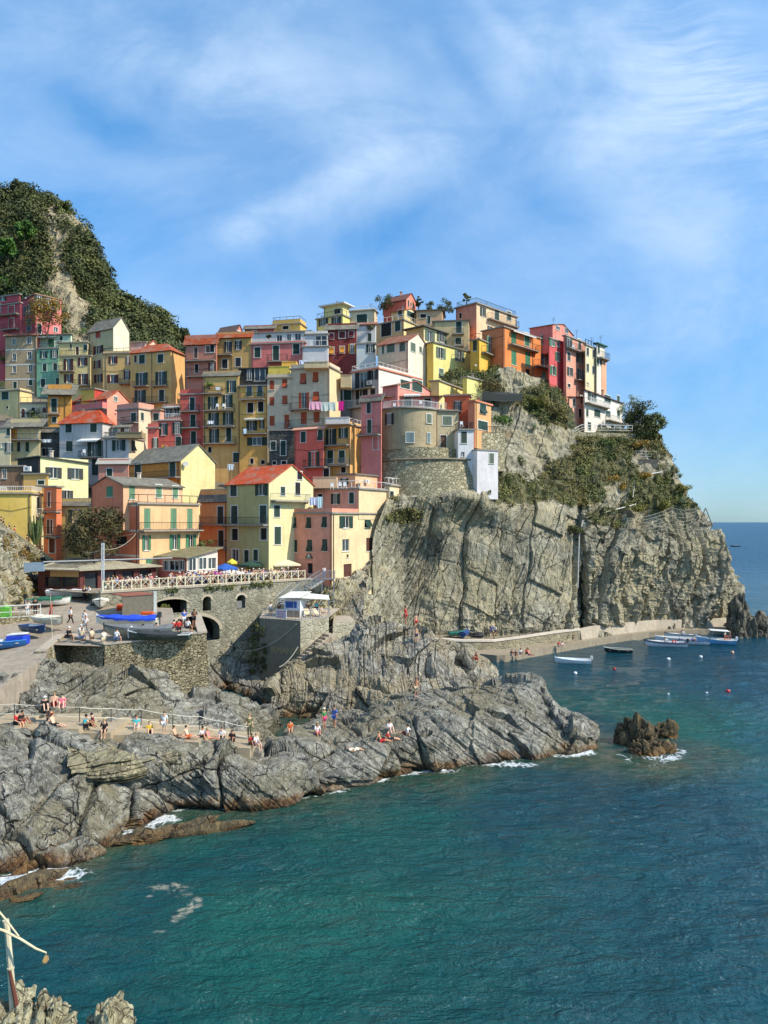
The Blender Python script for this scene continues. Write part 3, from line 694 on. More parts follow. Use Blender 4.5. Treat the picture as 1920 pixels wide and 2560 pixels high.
# bank of rock at the far left, below the stepped lane
rL = [yrow([(-90,1600,70),(-20,1590,74),(40,1545,80),(75,1500,84),(95,1480,88),(115,1470,92)]),
      yrow([(-90,1520,72),(-20,1500,76),(40,1480,82),(70,1450,86),(88,1430,90),(110,1420,93)]),
      yrow([(-90,1430,76),(-20,1400,80),(30,1390,85),(60,1400,88),(80,1410,91),(105,1410,94)]),
      yrow([(-90,1330,82),(-20,1330,84),(20,1340,87),(55,1370,90),(75,1390,92),(100,1400,95)]),
      yrow([(-90,1330,92),(-20,1330,92),(20,1340,94),(55,1370,96),(75,1390,97),(100,1400,98)])]
bank, BANK, BKN = loft('rocky_bank', rL, 160, 160, rockdisp(.5, 2.6, ((.85,.3,-.35),(.2,.5,.85)), .15, .3, .3, .8), M_CLIFF)

# islet and small outcrops
isl = empty('sea_stack', Pz(1605, 1865, 0), 'twin-peaked dark rock islet standing alone in the cove, ochre at its foot', 'rock')
def islet_part(px, py, r, s, rot=0, top=0):
    o = boulder('rock_mass', Pz(px, py, -.4)-isl.location, r, M_ISLET, s, None, None, .32, n=110, rot=rot); o.parent = isl; return o
islet_part(1598, 1874, (1.55, 1.3, 2.45), 3); islet_part(1562, 1868, (.8, .9, 2.2), 5); islet_part(1664, 1852, (1.25, 1.0, 1.75), 8, .3); islet_part(1640, 1886, (2.0, 1.0, 1.3), 11, .4); islet_part(1606, 1894, (1.1, .9, 1.5), 13)
tip = boulder('rock', Pz(1443, 1868, -.3), (2.0, 1.7, 2.2), M_SHORE, 21, 'rounded block of rock split off at the tip of the point, ochre at the waterline', 'rock', .4, n=90)
oc1 = boulder('rock', Pz(400, 2112, -.55), (4.2, .9, .95), M_ISLET, 31, 'long low reef awash with orange weed, white water behind it', 'rock', .5, n=90, rot=.42)
oc2 = boulder('rock', Pz(40, 2262, -.6), (3.4, 1.2, .95), M_ISLET, 37, 'low orange-brown ledge at the left edge below the surf', 'rock', .5, n=90, rot=.3)
M_CRAG = m_rock('crag_rock', (84, 80, 70), (120, 112, 96), (156, 146, 122), aniso=(1, 1, .4), scale=.9, bdist=.25)
stk = empty('sea_stack', Pz(1890, 1600, 0), 'tall dark crag at the end of the mole, steps cut beside it', 'rock')
for k, (dx, dy, r, s) in enumerate([((-.2), 5, (2.3, 3, 7.6), 41), (3.6, 6, (2.8, 3, 4.8), 44), (-1.6, 4, (1.3, 2, 4.5), 47), (7, 7, (3, 3, 3.8), 48)]):
    o = boulder('rock_mass', (dx, dy, -1.5), r, M_CRAG, s, None, None, .28, n=110); o.parent = stk
for k, (px, py, r, s, lb) in enumerate([(14, 2580, (.13, .2, .14), 51, 'pale broken rock in the bottom left corner at the foot of the post'), (48, 2585, (.10, .15, .13), 53, 'small pale rock just right of the weathered post'),
        (118, 2590, (.11, .15, .16), 55, 'yellowish slab of rock at the bottom edge, right of the post'), (262, 2600, (.12, .15, .17), 57, 'pale layered rock tip rising from the bottom edge, furthest right')]):
    boulder('rock', P(px, py, 4.2), r, M_NEAR, s, lb, 'rock', .6, n=100)

# --- sea
def seg_dist(q, poly):
    d = np.full(len(q), 1e9)
    for a, b in zip(poly[:-1], poly[1:]):
        a = np.array(a[:2]); b = np.array(b[:2]); ab = b-a; t = np.clip(((q-a) @ ab)/(ab @ ab+1e-9), 0, 1)
        d = np.minimum(d, np.linalg.norm(q-a-t[:, None]*ab, axis=1))
    return d
QUAY = [(1242,1656),(1263,1655),(1379,1634),(1517,1610),(1623,1594),(1745,1588),(1825,1586),(1925,1587)]
shoreA = wrow(A0); shoreQ = wrow(QUAY); inletB = [p for p in yrow(B0)]
isloop = [tuple(Pz(a, b, 0)) for a, b in ((1548,1885),(1580,1905),(1620,1915),(1680,1900),(1705,1880))]
tiploop = [tuple(Pz(a, b, 0)) for a, b in ((1411,1881),(1440,1886),(1475,1878),(1480,1862))]
ys = np.concatenate([np.geomspace(14, 150, 420), np.geomspace(152, 600, 60)]); uu = np.concatenate([np.linspace(-1.0, -.63, 40), np.linspace(-.62, .62, 500), np.linspace(.63, 1.6, 70)])
Yg, Ug = np.meshgrid(ys, uu, indexing='ij'); Xg = Yg*Ug
xy = np.stack([Xg.ravel(), Yg.ravel()], 1)
dA = np.minimum(seg_dist(xy, shoreA), seg_dist(xy, tiploop)); dI = seg_dist(xy, isloop); dQ = seg_dist(xy, shoreQ); dB = seg_dist(xy, inletB[6:])
p3 = np.stack([xy[:,0], xy[:,1], xy[:,0]*0], 1)
nz = fbm(p3/6, 3); nz2 = fbm(p3/2.0+9, 3)
dmin = np.minimum.reduce([dA, dI*1.2])
shallow = np.clip(1-(dmin+nz*2.2)/7.5, 0, 1)**1.3
foam = np.zeros(len(xy))
def foam_at(px, py, rx, ry, k=1.0):
    c = Pz(px, py, 0); return k*np.exp(-(((xy[:,0]-c.x)/rx)**2+((xy[:,1]-c.y)/ry)**2))
for a in [(70,2200,3.4,.8,1.3),(140,2180,2.2,.7,1.2),(395,2048,1.8,1.0,1.4),(350,2070,1.2,.7,1),(500,2068,1.6,.5,1.2),(215,2142,1.6,.4,.8),(615,2012,1.5,.8,1.1),(1285,1912,2.6,.9,1.2),(1395,1890,2.2,.6,.9),(1460,1882,1.6,.8,1.1),(1640,1893,2.2,.9,1.),(1120,1928,2.2,.8,.8),(945,1955,1.2,.5,.6),(1690,1875,1.6,.8,.7),(1255,1722,2.2,1.0,1.1),(1040,1936,1,.4,.5),(860,1981,.8,.4,.5)]: foam += foam_at(*a)
foam += .75*np.exp(-(dA/.38)**2)+.6*np.exp(-(dI/.5)**2)+.25*np.exp(-(dQ/.3)**2)
scum = np.zeros(len(xy))
for (x_, y_, rx, ry) in [(390,2222,1.1,.35),(420,2222,1.2,.45),(450,2230,1.0,.4),(472,2244,.8,.4),(484,2258,.6,.4),(484,2272,.8,.4),(468,2282,.9,.4),(450,2294,.7,.4),(436,2304,.5,.3),(372,2243,.5,.2),(405,2330,.7,.3)]: scum = np.maximum(scum, foam_at(x_, y_, rx, ry*1.5))
amp = np.clip(dmin/10, .25, 1)*np.clip((dQ)/25, .3, 1)
wav = .10*fbm(p3*np.array([.5, .9, 1])/1.6, 3)+.12*fbm(p3*np.array([.35, .7, 1])/4+3, 2)
zz = wav*amp+foam.clip(0, 1.2)*.06*nz2
green = np.clip(fbm(p3/16+4, 3)*.9+.55, 0, 1)*np.clip(1-(dmin-5)/26, 0, 1)*np.clip((60-np.abs(xy[:,0]))/25, 0, 1)
pool = np.exp(-(((xy[:,0]+6.0)/9)**2+((xy[:,1]-71)/7.5)**2)**2)*(dA > 2.5); green = green*(1-pool); shallow = np.maximum(shallow, pool*.9)
def m_sea():
    m, t, b = newmat('sea_water')
    gp = t.n('ShaderNodeNewGeometry').outputs['Position']; x, y, z = t.sep(gp)[:3]
    sh = t.n('ShaderNodeAttribute', attribute_name='shallow').outputs['Fac']; fo = t.n('ShaderNodeAttribute', attribute_name='foam').outputs['Fac']; gr = t.n('ShaderNodeAttribute', attribute_name='green').outputs['Fac']
    far = t.mapr(y, 60., 420.); right = t.mapr(x, -15., 55.)
    blue = t.mix(t.math('ADD', t.math('MULTIPLY', right, .45), t.math('MULTIPLY', far, .55)), (.002, .054, .064, 1), (.005, .056, .110, 1))
    blue = t.mix(t.math('MULTIPLY', t.mapr(t.noise(t.vscale(gp, (1, .6, 1)), .07, 4, .6), .38, .68), .55), blue, (.003, .036, .056, 1))
    col = t.mix(gr, blue, (.005, .098, .068, 1))
    bot = t.mix(t.mapr(t.noise(gp, .8, 4, .6), .4, .65), (.035, .075, .040, 1), (.105, .095, .048, 1))
    col = t.mix(t.math('MULTIPLY', sh, .85), col, bot)
    vf = t.n('ShaderNodeTexVoronoi'); vf.feature = 'DISTANCE_TO_EDGE'; t.set(vf, 'Vector', t.vscale(gp, (1, .7, 1))); vf.inputs['Scale'].default_value = 1.6
    lace = t.mapr(vf.outputs['Distance'], .16, .02)
    fn = t.mapr(t.math('ADD', t.math('ADD', t.math('MULTIPLY', t.noise(gp, 1.7, 7, .78, 1.4), .8), t.math('MULTIPLY', lace, .13)), t.math('MULTIPLY', fo, .38)), .72, .92)
    fm = t.math('MULTIPLY', fn, t.mapr(fo, .10, .55), clamp=True)
    scm = t.n('ShaderNodeAttribute', attribute_name='scum').outputs['Fac']
    sm = t.mapr(t.math('ADD', t.noise(gp, 1.1, 7, .72, 1.2), t.math('MULTIPLY', scm, .42)), .80, .98)
    col = t.mix(sm, col, (.36, .33, .25, 1)); col = t.mix(fm, col, (.74, .77, .76, 1))
    t.set(b, 'Base Color', col); b.inputs['IOR'].default_value = 1.333
    t.set(b, 'Roughness', t.math('ADD', t.math('ADD', .09, t.math('MULTIPLY', fm, .7)), t.math('MULTIPLY', far, .25)))
    w1 = t.noise(t.vscale(gp, (.55, 1.0, 1), (0,0,R(-18))), 1.15, 5, .62, .5); w2 = t.noise(t.vscale(gp, (.5, 1.0, 1), (0,0,R(12))), .30, 4, .6, .3); w3 = t.noise(gp, 4.2, 4, .65)
    h = t.math('ADD', t.math('ADD', w1, t.math('MULTIPLY', w2, 1.8)), t.math('MULTIPLY', w3, .30))
    bump(t, b, h, 1.0, .62)
    return m
SEA = m_sea()
sea = np_mesh('sea', np.stack([xy[:,0], xy[:,1], zz], 1), grid_faces(len(uu), len(ys)), SEA, {'shallow': shallow, 'foam': foam.clip(0, 1.4), 'green': green, 'scum': scum}, smooth=True)
tag(sea, kind='structure')
fs = MB(); Z0 = -.03
Rr = 45000; fs.poly([(-Rr, -3000, Z0-.25), (Rr, -3000, Z0-.25), (Rr, Rr, Z0-.25), (-Rr, Rr, Z0-.25)])
tag(fs.build('open_sea', SEA), kind='structure')
# ------------------------------------------------------------------ houses
GLASS = m_glass()
class Wall:
    "vertical wall plane between two plan points, addressed by photo pixels"
    def __init__(s, A, B, z0, z1):
        s.A = Vector((A[0], A[1], 0)); s.B = Vector((B[0], B[1], 0)); s.d = (s.B-s.A).normalized(); s.L = (s.B-s.A).length
        s.n = Vector((s.d.y, -s.d.x, 0)); s.z0 = z0; s.z1 = z1
    def map(s, px, py):
        k = (px-960)/F; t = (k*s.A.y-s.A.x)/(s.d.x-k*s.d.y); Y = s.A.y+t*s.d.y
        return t, CH+(HY-py)*Y/F
    def pt(s, t, z, o=0.): return s.A+s.d*t+s.n*o+Vector((0, 0, z))
    def rect(s, mb, t0, t1, z0, z1, o0, o1, m=0):
        mb.obox(s.pt(t0, z0, o0), s.d*(t1-t0), s.n*(o1-o0), Vector((0, 0, z1-z0)), m)
HOUSES = {}
def parse(spec):
    out = []
    for q in (spec or '').split(';'):
        q = q.split()
        if q: out.append([float(x) for x in q[:4]]+[q[4]]+q[5:])
    return out
def window(W, root, t0, t1, z0, z1, typ, sc, trimmed, org, holes, trim, glass_k=0):
    w, h = t1-t0, z1-z0
    inwall = t0 > .08 and t1 < W.L-.08 and z0 > W.z0+.05 and z1 < W.z1-.05
    SH = m_shutter(SHC[sc])
    a, b = (t0+w*.27, t1-w*.27) if typ == 'o' else (t0, t1)
    if typ == 'a':
        o = MB(); n = 10; r = w/2; cx = (t0+t1)/2
        pts = [W.pt(t0, z0, .03), W.pt(t1, z0, .03)]+[W.pt(cx+r*math.cos(math.pi*k/n), z1-r+r*math.sin(math.pi*k/n), .03) for k in range(n+1)]
        o.poly(pts); fr = o
        tr = MB()
        for k in range(n):
            a0, a1 = math.pi*k/n, math.pi*(k+1)/n
            tr.obox(W.pt(cx+r*math.cos(a0), z1-r+r*math.sin(a0), .0), W.pt(cx+(r+.14)*math.cos(a0), z1-r+(r+.14)*math.sin(a0), 0)-W.pt(cx+r*math.cos(a0), z1-r+r*math.sin(a0), 0), W.pt(cx+r*math.cos(a1), z1-r+r*math.sin(a1), 0)-W.pt(cx+r*math.cos(a0), z1-r+r*math.sin(a0), 0), W.n*.05)
        W.rect(tr, t0-.14, t0, z0, z1-r, 0, .05); W.rect(tr, t1, t1+.14, z0, z1-r, 0, .05)
        wo = tr.build('window', TRIM, root, org); fr.build('pane', DARK if sc in 'gN' else SH, wo, org); return
    name = 'door' if typ == 'd' else 'window'
    if inwall: holes.append((a, b, z0, z1)); dep = .20
    else: dep = -.03
    fr = MB(); tw = min(.13, w*.12)
    if trimmed or not inwall:
        W.rect(fr, a-tw, a, z0-tw*.5, z1+tw, 0, .035); W.rect(fr, b, b+tw, z0-tw*.5, z1+tw, 0, .035); W.rect(fr, a, b, z1, z1+tw, 0, .033)
    W.rect(fr, a-tw*1.3, b+tw*1.3, z0-.09, z0, 0, .10)                                # sill
    if typ in 'ow':
        f = .06
        W.rect(fr, a, a+f, z0, z1, -dep+.03, -dep+.09); W.rect(fr, b-f, b, z0, z1, -dep+.03, -dep+.09)
        W.rect(fr, a+f, b-f, z1-f, z1, -dep+.03, -dep+.09); W.rect(fr, a+f, b-f, z0, z0+f, -dep+.03, -dep+.09)
        mm = (a+b)/2; W.rect(fr, mm-.05, mm+.05, z0+f, z1-f, -dep+.03, -dep+.10)
    wo = fr.build(name, trim, root, org)
    if typ == 'd':
        p = MB(); W.rect(p, a, b, z0, z1, -dep, -dep+.05); p.build('door_leaf', SH, wo, org); return
    if typ == 'c':
        m_ = (a+b)/2
        for q0, q1 in ((a+.015, m_-.012), (m_+.012, b-.015)):
            p = MB(); W.rect(p, q0, q1, z0+.02, z1-.02, -.05, .0 if inwall else .06); p.build('shutter', SH, wo, org)
        if inwall: p = MB(); W.rect(p, a, b, z0, z1, -dep, -dep+.02); p.build('pane', GLASS, wo, org)
        return
    p = MB(); W.rect(p, a, b, z0, z1, -dep, -dep+.02); p.build('pane', DARK if typ == 'k' else GLASS, wo, org)
    if typ == 'o':
        for q0, q1 in ((t0, a-.02), (b+.02, t1)):
            p = MB(); W.rect(p, q0, q1, z0, z1, .02, .07); p.build('shutter', SH, wo, org)
    if typ == 'h':
        zm = z0+h*.52
        p = MB(); W.rect(p, a+.01, b-.01, zm, z1-.01, -.03, .03); p.build('shutter', SH, wo, org)
        p = MB(); tilt = h*.50*.42
        p.obox(W.pt(a+.02, zm, .04), W.d*(b-a-.04), W.n*tilt-Vector((0, 0, h*.47)), W.n*.03); p.build('shutter_flap', SH, wo, org)

def rail(mb, pts, h, bars=True, r=.022, step=.28, m=0, mid=False):
    for p, q in zip(pts[:-1], pts[1:]):
        p, q = Vector(p), Vector(q); L = (q-p).length; up = Vector((0, 0, h))
        mb.tube([p+up, q+up], r*1.5, 4, m); mb.tube([p+up*.08, q+up*.08], r, 4, m)
        if mid: mb.tube([p+up*.5, q+up*.5], r, 4, m)
        n = max(1, int(L/(step if bars else 1.2)))
        for k in range(n+1):
            c = p+(q-p)*(k/n); mb.tube([c, c+up], r*(.75 if bars else 1.3), 4, m, caps=False)
def balcony(W, root, x0, x1, y, hpx, org, reg, style='i', depth=1.0):
    a, zf = W.map(*rp(reg, x0, y)); b, _ = W.map(*rp(reg, x1, y)); mid = W.map(*rp(reg, (x0+x1)/2, y)); zf = mid[1]
    _, zt = W.map(*rp(reg, (x0+x1)/2, y-hpx)); h = min(max(zt-zf, .75), 1.2)
    if a > b: a, b = b, a
    s = MB(); W.rect(s, a, b, zf-.16, zf, 0, depth)
    for t in (a+.2, b-.35): W.rect(s, t, t+.15, zf-.36, zf-.16, 0, depth*.6)
    so = s.build('balcony', SLAB, root, org)
    r_ = MB(); o = depth-.06
    if style == 's':
        W.rect(r_, a, b, zf, zf+h*.9, o-.1, o+.02); W.rect(r_, a, a+.1, zf, zf+h*.9, 0, o-.1); W.rect(r_, b-.1, b, zf, zf+h*.9, 0, o-.1)
        r_.build('parapet', root['_w'], so, org)
    else:
        rail(r_, [W.pt(a+.05, zf, .05), W.pt(a+.05, zf, o), W.pt(b-.05, zf, o), W.pt(b-.05, zf, .05)], h, r=.03 if style == 'w' else .02, step=.22)
        r_.build('railing', WHITE if style == 'w' else (GREYMETAL if style == 'l' else IRON), so, org)

WM = {}
def wallmesh(mb, W, holes, thick_back=True):
    ts = sorted({0., W.L} | {v for h in holes for v in h[:2]}); zs = sorted({W.z0, W.z1} | {v for h in holes for v in h[2:]})
    for t0, t1 in zip(ts[:-1], ts[1:]):
        if t1-t0 < 1e-4: continue
        run = None
        for z0, z1 in zip(zs[:-1], zs[1:]):
            if z1-z0 < 1e-4: continue
            tc_, zc = (t0+t1)/2, (z0+z1)/2
            solid = not any(h[0] < tc_ < h[1] and h[2] < zc < h[3] for h in holes)
            if solid: mb.poly([W.pt(t0, z0), W.pt(t1, z0), W.pt(t1, z1), W.pt(t0, z1)])
    for (a, b, z0, z1) in holes:
        q = [W.pt(a, z0), W.pt(b, z0), W.pt(b, z1), W.pt(a, z1)]; d = W.n*-.24
        for k in range(4): mb.poly([q[k], q[(k+1) % 4], q[(k+1) % 4]+d, q[k]+d])

def roof_quad(mb, pts, th):
    "sloped slab; pts eave-left, eave-right, ridge-right, ridge-left"
    p = [Vector(q) for q in pts]; n = (p[1]-p[0]).cross(p[3]-p[0]).normalized()
    if n.z < 0: n = -n
    lo = [q-n*th for q in p]
    def f(q, uvs): mb.poly(q); mb.uv += uvs
    L = (p[1]-p[0]).length; H = (p[3]-p[0]).length; L2 = (p[2]-p[3]).length; s = (L-L2)/2
    f(p, [(0,0), (L,0), (L-s,H), (s,H)]); f([lo[3], lo[2], lo[1], lo[0]], [(0,0)]*4)
    for k in range(4):
        j = (k+1) % 4; f([p[k], lo[k], lo[j], p[j]], [(0,.1)]*4)

def house(reg, label, xs, ys, Y, a, col, roof='f', F_='', S_='', B_='', BS='', sh='g', side=None, rc=None, rise=None, oh=.35, drop=2.5, depth=None, trimmed=True,
          k=1.3, ks=.97, mat=None, matS=None, cat='house', rail_='', pipes=(), spipes=(), extras=None, par=None, name='house', trim=None, group='houses of the village', chim=(), bands=()):
    xl, xc, xr = [rp(reg, x, 0)[0] for x in xs]; yt, yb = [rp(reg, 0, y)[1] for y in ys]
    a = R(a); u = Vector((-math.cos(a), math.sin(a), 0)); v = Vector((math.sin(a), math.cos(a), 0))
    C = Vector(((xc-960)/F*Y, Y, 0)); zt = CH+(HY-yt)*Y/F; zb = CH+(HY-yb)*Y/F-drop
    def hit(px, d):
        kk = (px-960)/F; return (kk*C.y-C.x)/(d.x-kk*d.y)
    Lf = hit(xl, u); Ls = hit(xr, v) if xr > xc+.5 else (depth or 6.0)
    if Ls < 0 or Ls > 40: Ls = 7.
    if depth and xr > xc+.5: Ls = max(Ls, depth) if False else Ls
    A = C+u*Lf; Bp = C+v*Ls; D = A+v*Ls
    org = Vector(((A.x+Bp.x)/2, (A.y+Bp.y)/2, zb))
    root = empty(name, org, label, cat, group)
    wm = mat or m_plaster(col, k); sm = matS or (m_plaster(side, ks) if side else wm)
    root['_w'] = wm
    Wf = Wall(A, C, zb, zt); Ws = Wall(C, Bp, zb, zt)
    TR = trim or TRIM
    hf, hs = [], []
    for W, spec, hl in ((Wf, F_, hf), (Ws, S_, hs)):
        for q in parse(spec):
            x, y, ww, hh, typ = q[:5]; sc = q[5] if len(q) > 5 else sh
            rr_ = q[6] if len(q) > 6 else reg
            p0 = rp(rr_, x-ww/2, y); p1 = rp(rr_, x+ww/2, y); t0, _ = W.map(*p0); t1, _ = W.map(*p1)
            zc1 = W.map(*rp(rr_, x, y-hh/2))[1]; zc0 = W.map(*rp(rr_, x, y+hh/2))[1]
            if t0 > t1: t0, t1 = t1, t0
            window(W, root, t0, t1, zc0, zc1, typ, sc, trimmed, org, hl, TR)
    fm = MB(); wallmesh(fm, Wf, hf)
    smb = fm if sm is wm else MB(); wallmesh(smb, Ws, hs)
    # rear and left walls
    for p, q in ((Bp, D), (D, A)):
        fm.poly([(p.x, p.y, zb), (q.x, q.y, zb), (q.x, q.y, zt), (p.x, p.y, zt)])
    rs = MB(); rs.uv = []
    zt_ = zt; Z = Vector((0, 0, 1))
    e = oh
    if roof == 'f' or roof == 't':
        cap = MB(); th = .22; o2 = e*.7
        cap.obox(A-v*o2-(-u)*o2+Z*zt, (-u)*(Lf+2*o2), v*(Ls+2*o2), Z*th)
        cap.build('roof', rc or SLAB, root, org)
        if par:                                             # low parapet round a roof terrace
            pm = MB(); ph = par; q = .15
            pm.obox(A+Z*(zt+th), -u*Lf, v*q, Z*ph); pm.obox(C+Z*(zt+th)+u*q+v*q, -u*q, v*(Ls-2*q), Z*ph); pm.obox(A+Z*(zt+th)+v*q, -u*q, v*(Ls-2*q), Z*ph)
            pm.build('parapet', wm, root, org)
        if rail_:
            rm = MB(); zz_ = zt+th+(par or 0)
            q = .1; rail(rm, [D+u*-q+Z*zz_-v*q, A-u*q+v*q+Z*zz_, C+u*q+v*q+Z*zz_, Bp+u*q-v*q+Z*zz_], 1.0 if not par else .6, bars='b' in rail_, r=.028)
            rm.build('railing', WHITE if 'w' in rail_ else IRON, root, org)
    else:
        rcm = rc or TERRA
        if roof == 'gs':                                    # ridge parallel to the front, gable over the side wall
            r = rise or Ls*.30; ml = Ls/2; sl = r/ml; g = e*.5
            r0, r1 = A+v*ml+Z*(zt+r), C+v*ml+Z*(zt+r)
            dz = Z*(.10)
            roof_quad(rs, [A-v*e-(-u)*g+Z*(zt-e*sl)+dz, C-v*e+(-u)*g+Z*(zt-e*sl)+dz, r1+(-u)*g+dz, r0-(-u)*g+dz], .12)
            roof_quad(rs, [Bp+v*e+(-u)*g+Z*(zt-e*sl)+dz, D+v*e-(-u)*g+Z*(zt-e*sl)+dz, r0-(-u)*g+dz, r1+(-u)*g+dz], .12)
            smb.poly([C+Z*zt, Bp+Z*zt, r1]); fm.poly([D+Z*zt, A+Z*zt, r0])
        elif roof == 'gf':                                  # gable over the front wall
            r = rise or Lf*.25; ml = Lf/2; sl = r/ml; g = e*.5; dz = Z*.10
            r0, r1 = C+u*ml+Z*(zt+r), Bp+u*ml+Z*(zt+r)
            roof_quad(rs, [C-u*e-v*g+Z*(zt-e*sl)+dz, Bp-u*e+v*g+Z*(zt-e*sl)+dz, r1+v*g+dz, r0-v*g+dz], .12)
            roof_quad(rs, [D+u*e+v*g+Z*(zt-e*sl)+dz, A+u*e-v*g+Z*(zt-e*sl)+dz, r0-v*g+dz, r1+v*g+dz], .12)
            fm.poly([A+Z*zt, C+Z*zt, r0]); fm.poly([Bp+Z*zt, D+Z*zt, r1])
        elif roof == 'h':
            r = rise or min(Lf, Ls)*.22; ml = min(Lf, Ls)/2; dz = Z*.08; al = Lf > Ls
            q = [A-v*e+u*e, C-v*e-u*e, Bp+v*e-u*e, D+v*e+u*e]; q = [x+Z*zt for x in q]
            if al: r0 = A-u*ml+v*Ls/2+Z*(zt+r); r1 = C+u*ml+v*Ls/2+Z*(zt+r)
            else: r0 = C+u*Lf/2+v*ml+Z*(zt+r); r1 = Bp+u*Lf/2-v*ml+Z*(zt+r)
            if al:
                roof_quad(rs, [q[0]+dz, q[1]+dz, r1+dz, r0+dz], .1); roof_quad(rs, [q[2]+dz, q[3]+dz, r0+dz, r1+dz], .1)
                roof_quad(rs, [q[1]+dz, q[2]+dz, r1+dz, r1+dz+v*.01], .1); roof_quad(rs, [q[3]+dz, q[0]+dz, r0+dz, r0+dz-v*.01], .1)
            else:
                roof_quad(rs, [q[1]+dz, q[2]+dz, r1+dz, r0+dz], .1); roof_quad(rs, [q[3]+dz, q[0]+dz, r0+dz, r1+dz], .1)
                roof_quad(rs, [q[0]+dz, q[1]+dz, r0+dz, r0+dz-u*-.01], .1); roof_quad(rs, [q[2]+dz, q[3]+dz, r1+dz, r1+dz+u*.01], .1)
        elif roof in ('s', 'sl', 'sr'):                      # lean-to: rising to the back / falling to the back of the side
            r = rise if rise is not None else Ls*.2; g = e
            if roof == 's': q = [A-v*e+u*g+Z*(zt-.02), C-v*e-u*g+Z*(zt-.02), Bp+v*g-u*g+Z*(zt+r), D+v*g+u*g+Z*(zt+r)]; smb.poly([C+Z*zt, Bp+Z*zt, Bp+Z*(zt+r)]); fm.poly([A+Z*zt, D+Z*(zt+r), D+Z*zt]); fm.poly([Bp+Z*zt, D+Z*zt, D+Z*(zt+r), Bp+Z*(zt+r)])
            else: q = [A-v*g+u*g+Z*(zt+.02), C-v*g-u*g+Z*(zt+.02), Bp+v*g-u*g+Z*(zt-r), D+v*g+u*g+Z*(zt-r)]
            roof_quad(rs, [x+Z*.14 for x in q], .14)
        rs.build('roof', rcm, root, org)
    fm.build('walls', wm, root, org)
    if smb is not fm: smb.build('side_wall', sm, root, org)
    for W, spec in ((Wf, B_), (Ws, BS)):
        for q in (spec or '').split(';'):
            q = q.split()
            if q: balcony(W, root, float(q[0]), float(q[1]), float(q[2]), float(q[3]), org, reg, q[4] if len(q) > 4 else 'i', float(q[5]) if len(q) > 5 else 1.0)
    rn = random.Random(label); auto = [] if pipes or Lf < 4.5 or 'attic' in label else [xl+(xc-xl)*rn.choice((.03, .97, .95))]
    for px_ in auto:
        t, _ = Wf.map(px_, yt)
        if not any(h[0]-.15 < t < h[1]+.15 for h in hf): pm = MB(); pm.tube([Wf.pt(t, Wf.z1-.1, .08), Wf.pt(t, Wf.z0, .08)], .05, 5); pm.build('downpipe', PIPE, root, org)
    if Lf > 4 and rn.random() < .6:
        zc_ = Wf.z1-rn.uniform(1.2, 4.5)
        cm = MB(); cm.tube([Wf.pt(0, zc_, .06), Wf.pt(Lf*.5, zc_-rn.uniform(.1, .35), .06), Wf.pt(Lf, zc_+rn.uniform(-.2, .3), .06)], .025, 4); cm.build('cable', DARK, root, org)
    for W, ps in ((Wf, pipes), (Ws, spipes)):
        for px_ in ps:
            t, _ = W.map(rp(reg, px_, 0)[0], yt); pm = MB(); pm.tube([W.pt(t, W.z1-.1, .08), W.pt(t, W.z0, .08)], .055, 5); pm.build('downpipe', PIPE, root, org)
    for W, sp in ((Wf, bands),):
        for yy in sp:
            z_ = W.map(xc-3, rp(reg, 0, yy)[1])[1]; bm = MB(); W.rect(bm, 0, W.L, z_-.12, z_+.12, 0, .03); bm.build('string_course', TRIM, root, org)
    for c in chim:
        fx, fy = c; p = A+(C-A)*fx+v*Ls*fy; cm = MB(); zz_ = zt+(rise or (min(Lf, Ls)*.2))*.7 if roof != 'f' else zt
        cm.box(p+Z*(zz_+.5), (.45, .45, 1.3)); cm.box(p+Z*(zz_+1.2), (.6, .6, .1)); cm.build('chimney', m_plaster((196, 150, 120), 1.0), root, org)
    if not chim and Ls > 2 and rn.random() < .75:
        p = A+(C-A)*rn.uniform(.25, .8)+v*Ls*rn.uniform(.45, .6); zz_ = zt+(0 if roof in 'ft' else (rise or min(Lf, Ls)*.2)*.7)
        if rn.random() < .6:
            cm = MB(); cm.box(p+Z*(zz_+.4), (.4, .4, 1.2)); cm.box(p+Z*(zz_+1.05), (.55, .55, .1)); cm.build('chimney', m_plaster(rn.choice([(196,150,120), (206,196,176), (150,140,124)]), 1.0), root, org)
        else:
            h_ = rn.uniform(1.6, 2.6); cm = MB(); cm.tube([p+Z*zz_, p+Z*(zz_+h_)], .03, 4)
            for q_ in (.72, .86, .98): cm.tube([p+Z*(zz_+h_*q_)-u*.45, p+Z*(zz_+h_*q_)+u*.45], .018, 3)
            cm.build('aerial', IRON, root, org)
    del root['_w']
    HOUSES[label] = (root, Wf, Ws, org, (A, C, Bp, D), zt)
    return root, Wf, Ws, org
def awning(h, side, reg, x0, x1, y, drop=.35, out=1.4, mat=None):
    root, Wf, Ws, org = h; W = Ws if side else Wf
    a, z = W.map(*rp(reg, x0, y)); b, _ = W.map(*rp(reg, x1, y)); mb = MB(); n = max(3, int((b-a)/.4))
    mb.obox(W.pt(a, z, .02), W.d*(b-a), W.n*out-Vector((0,0,drop)), Vector((0,0,.05)))
    for k in range(n):
        t0 = a+(b-a)*k/n; w_ = (b-a)/n; o = W.pt(t0, z-drop, .02+out)
        mb.poly([o, o+W.d*w_, o+W.d*w_*.75-Vector((0,0,.2)), o+W.d*w_*.25-Vector((0,0,.2))])
    mb.build('awning', mat or WHITE, root, org)
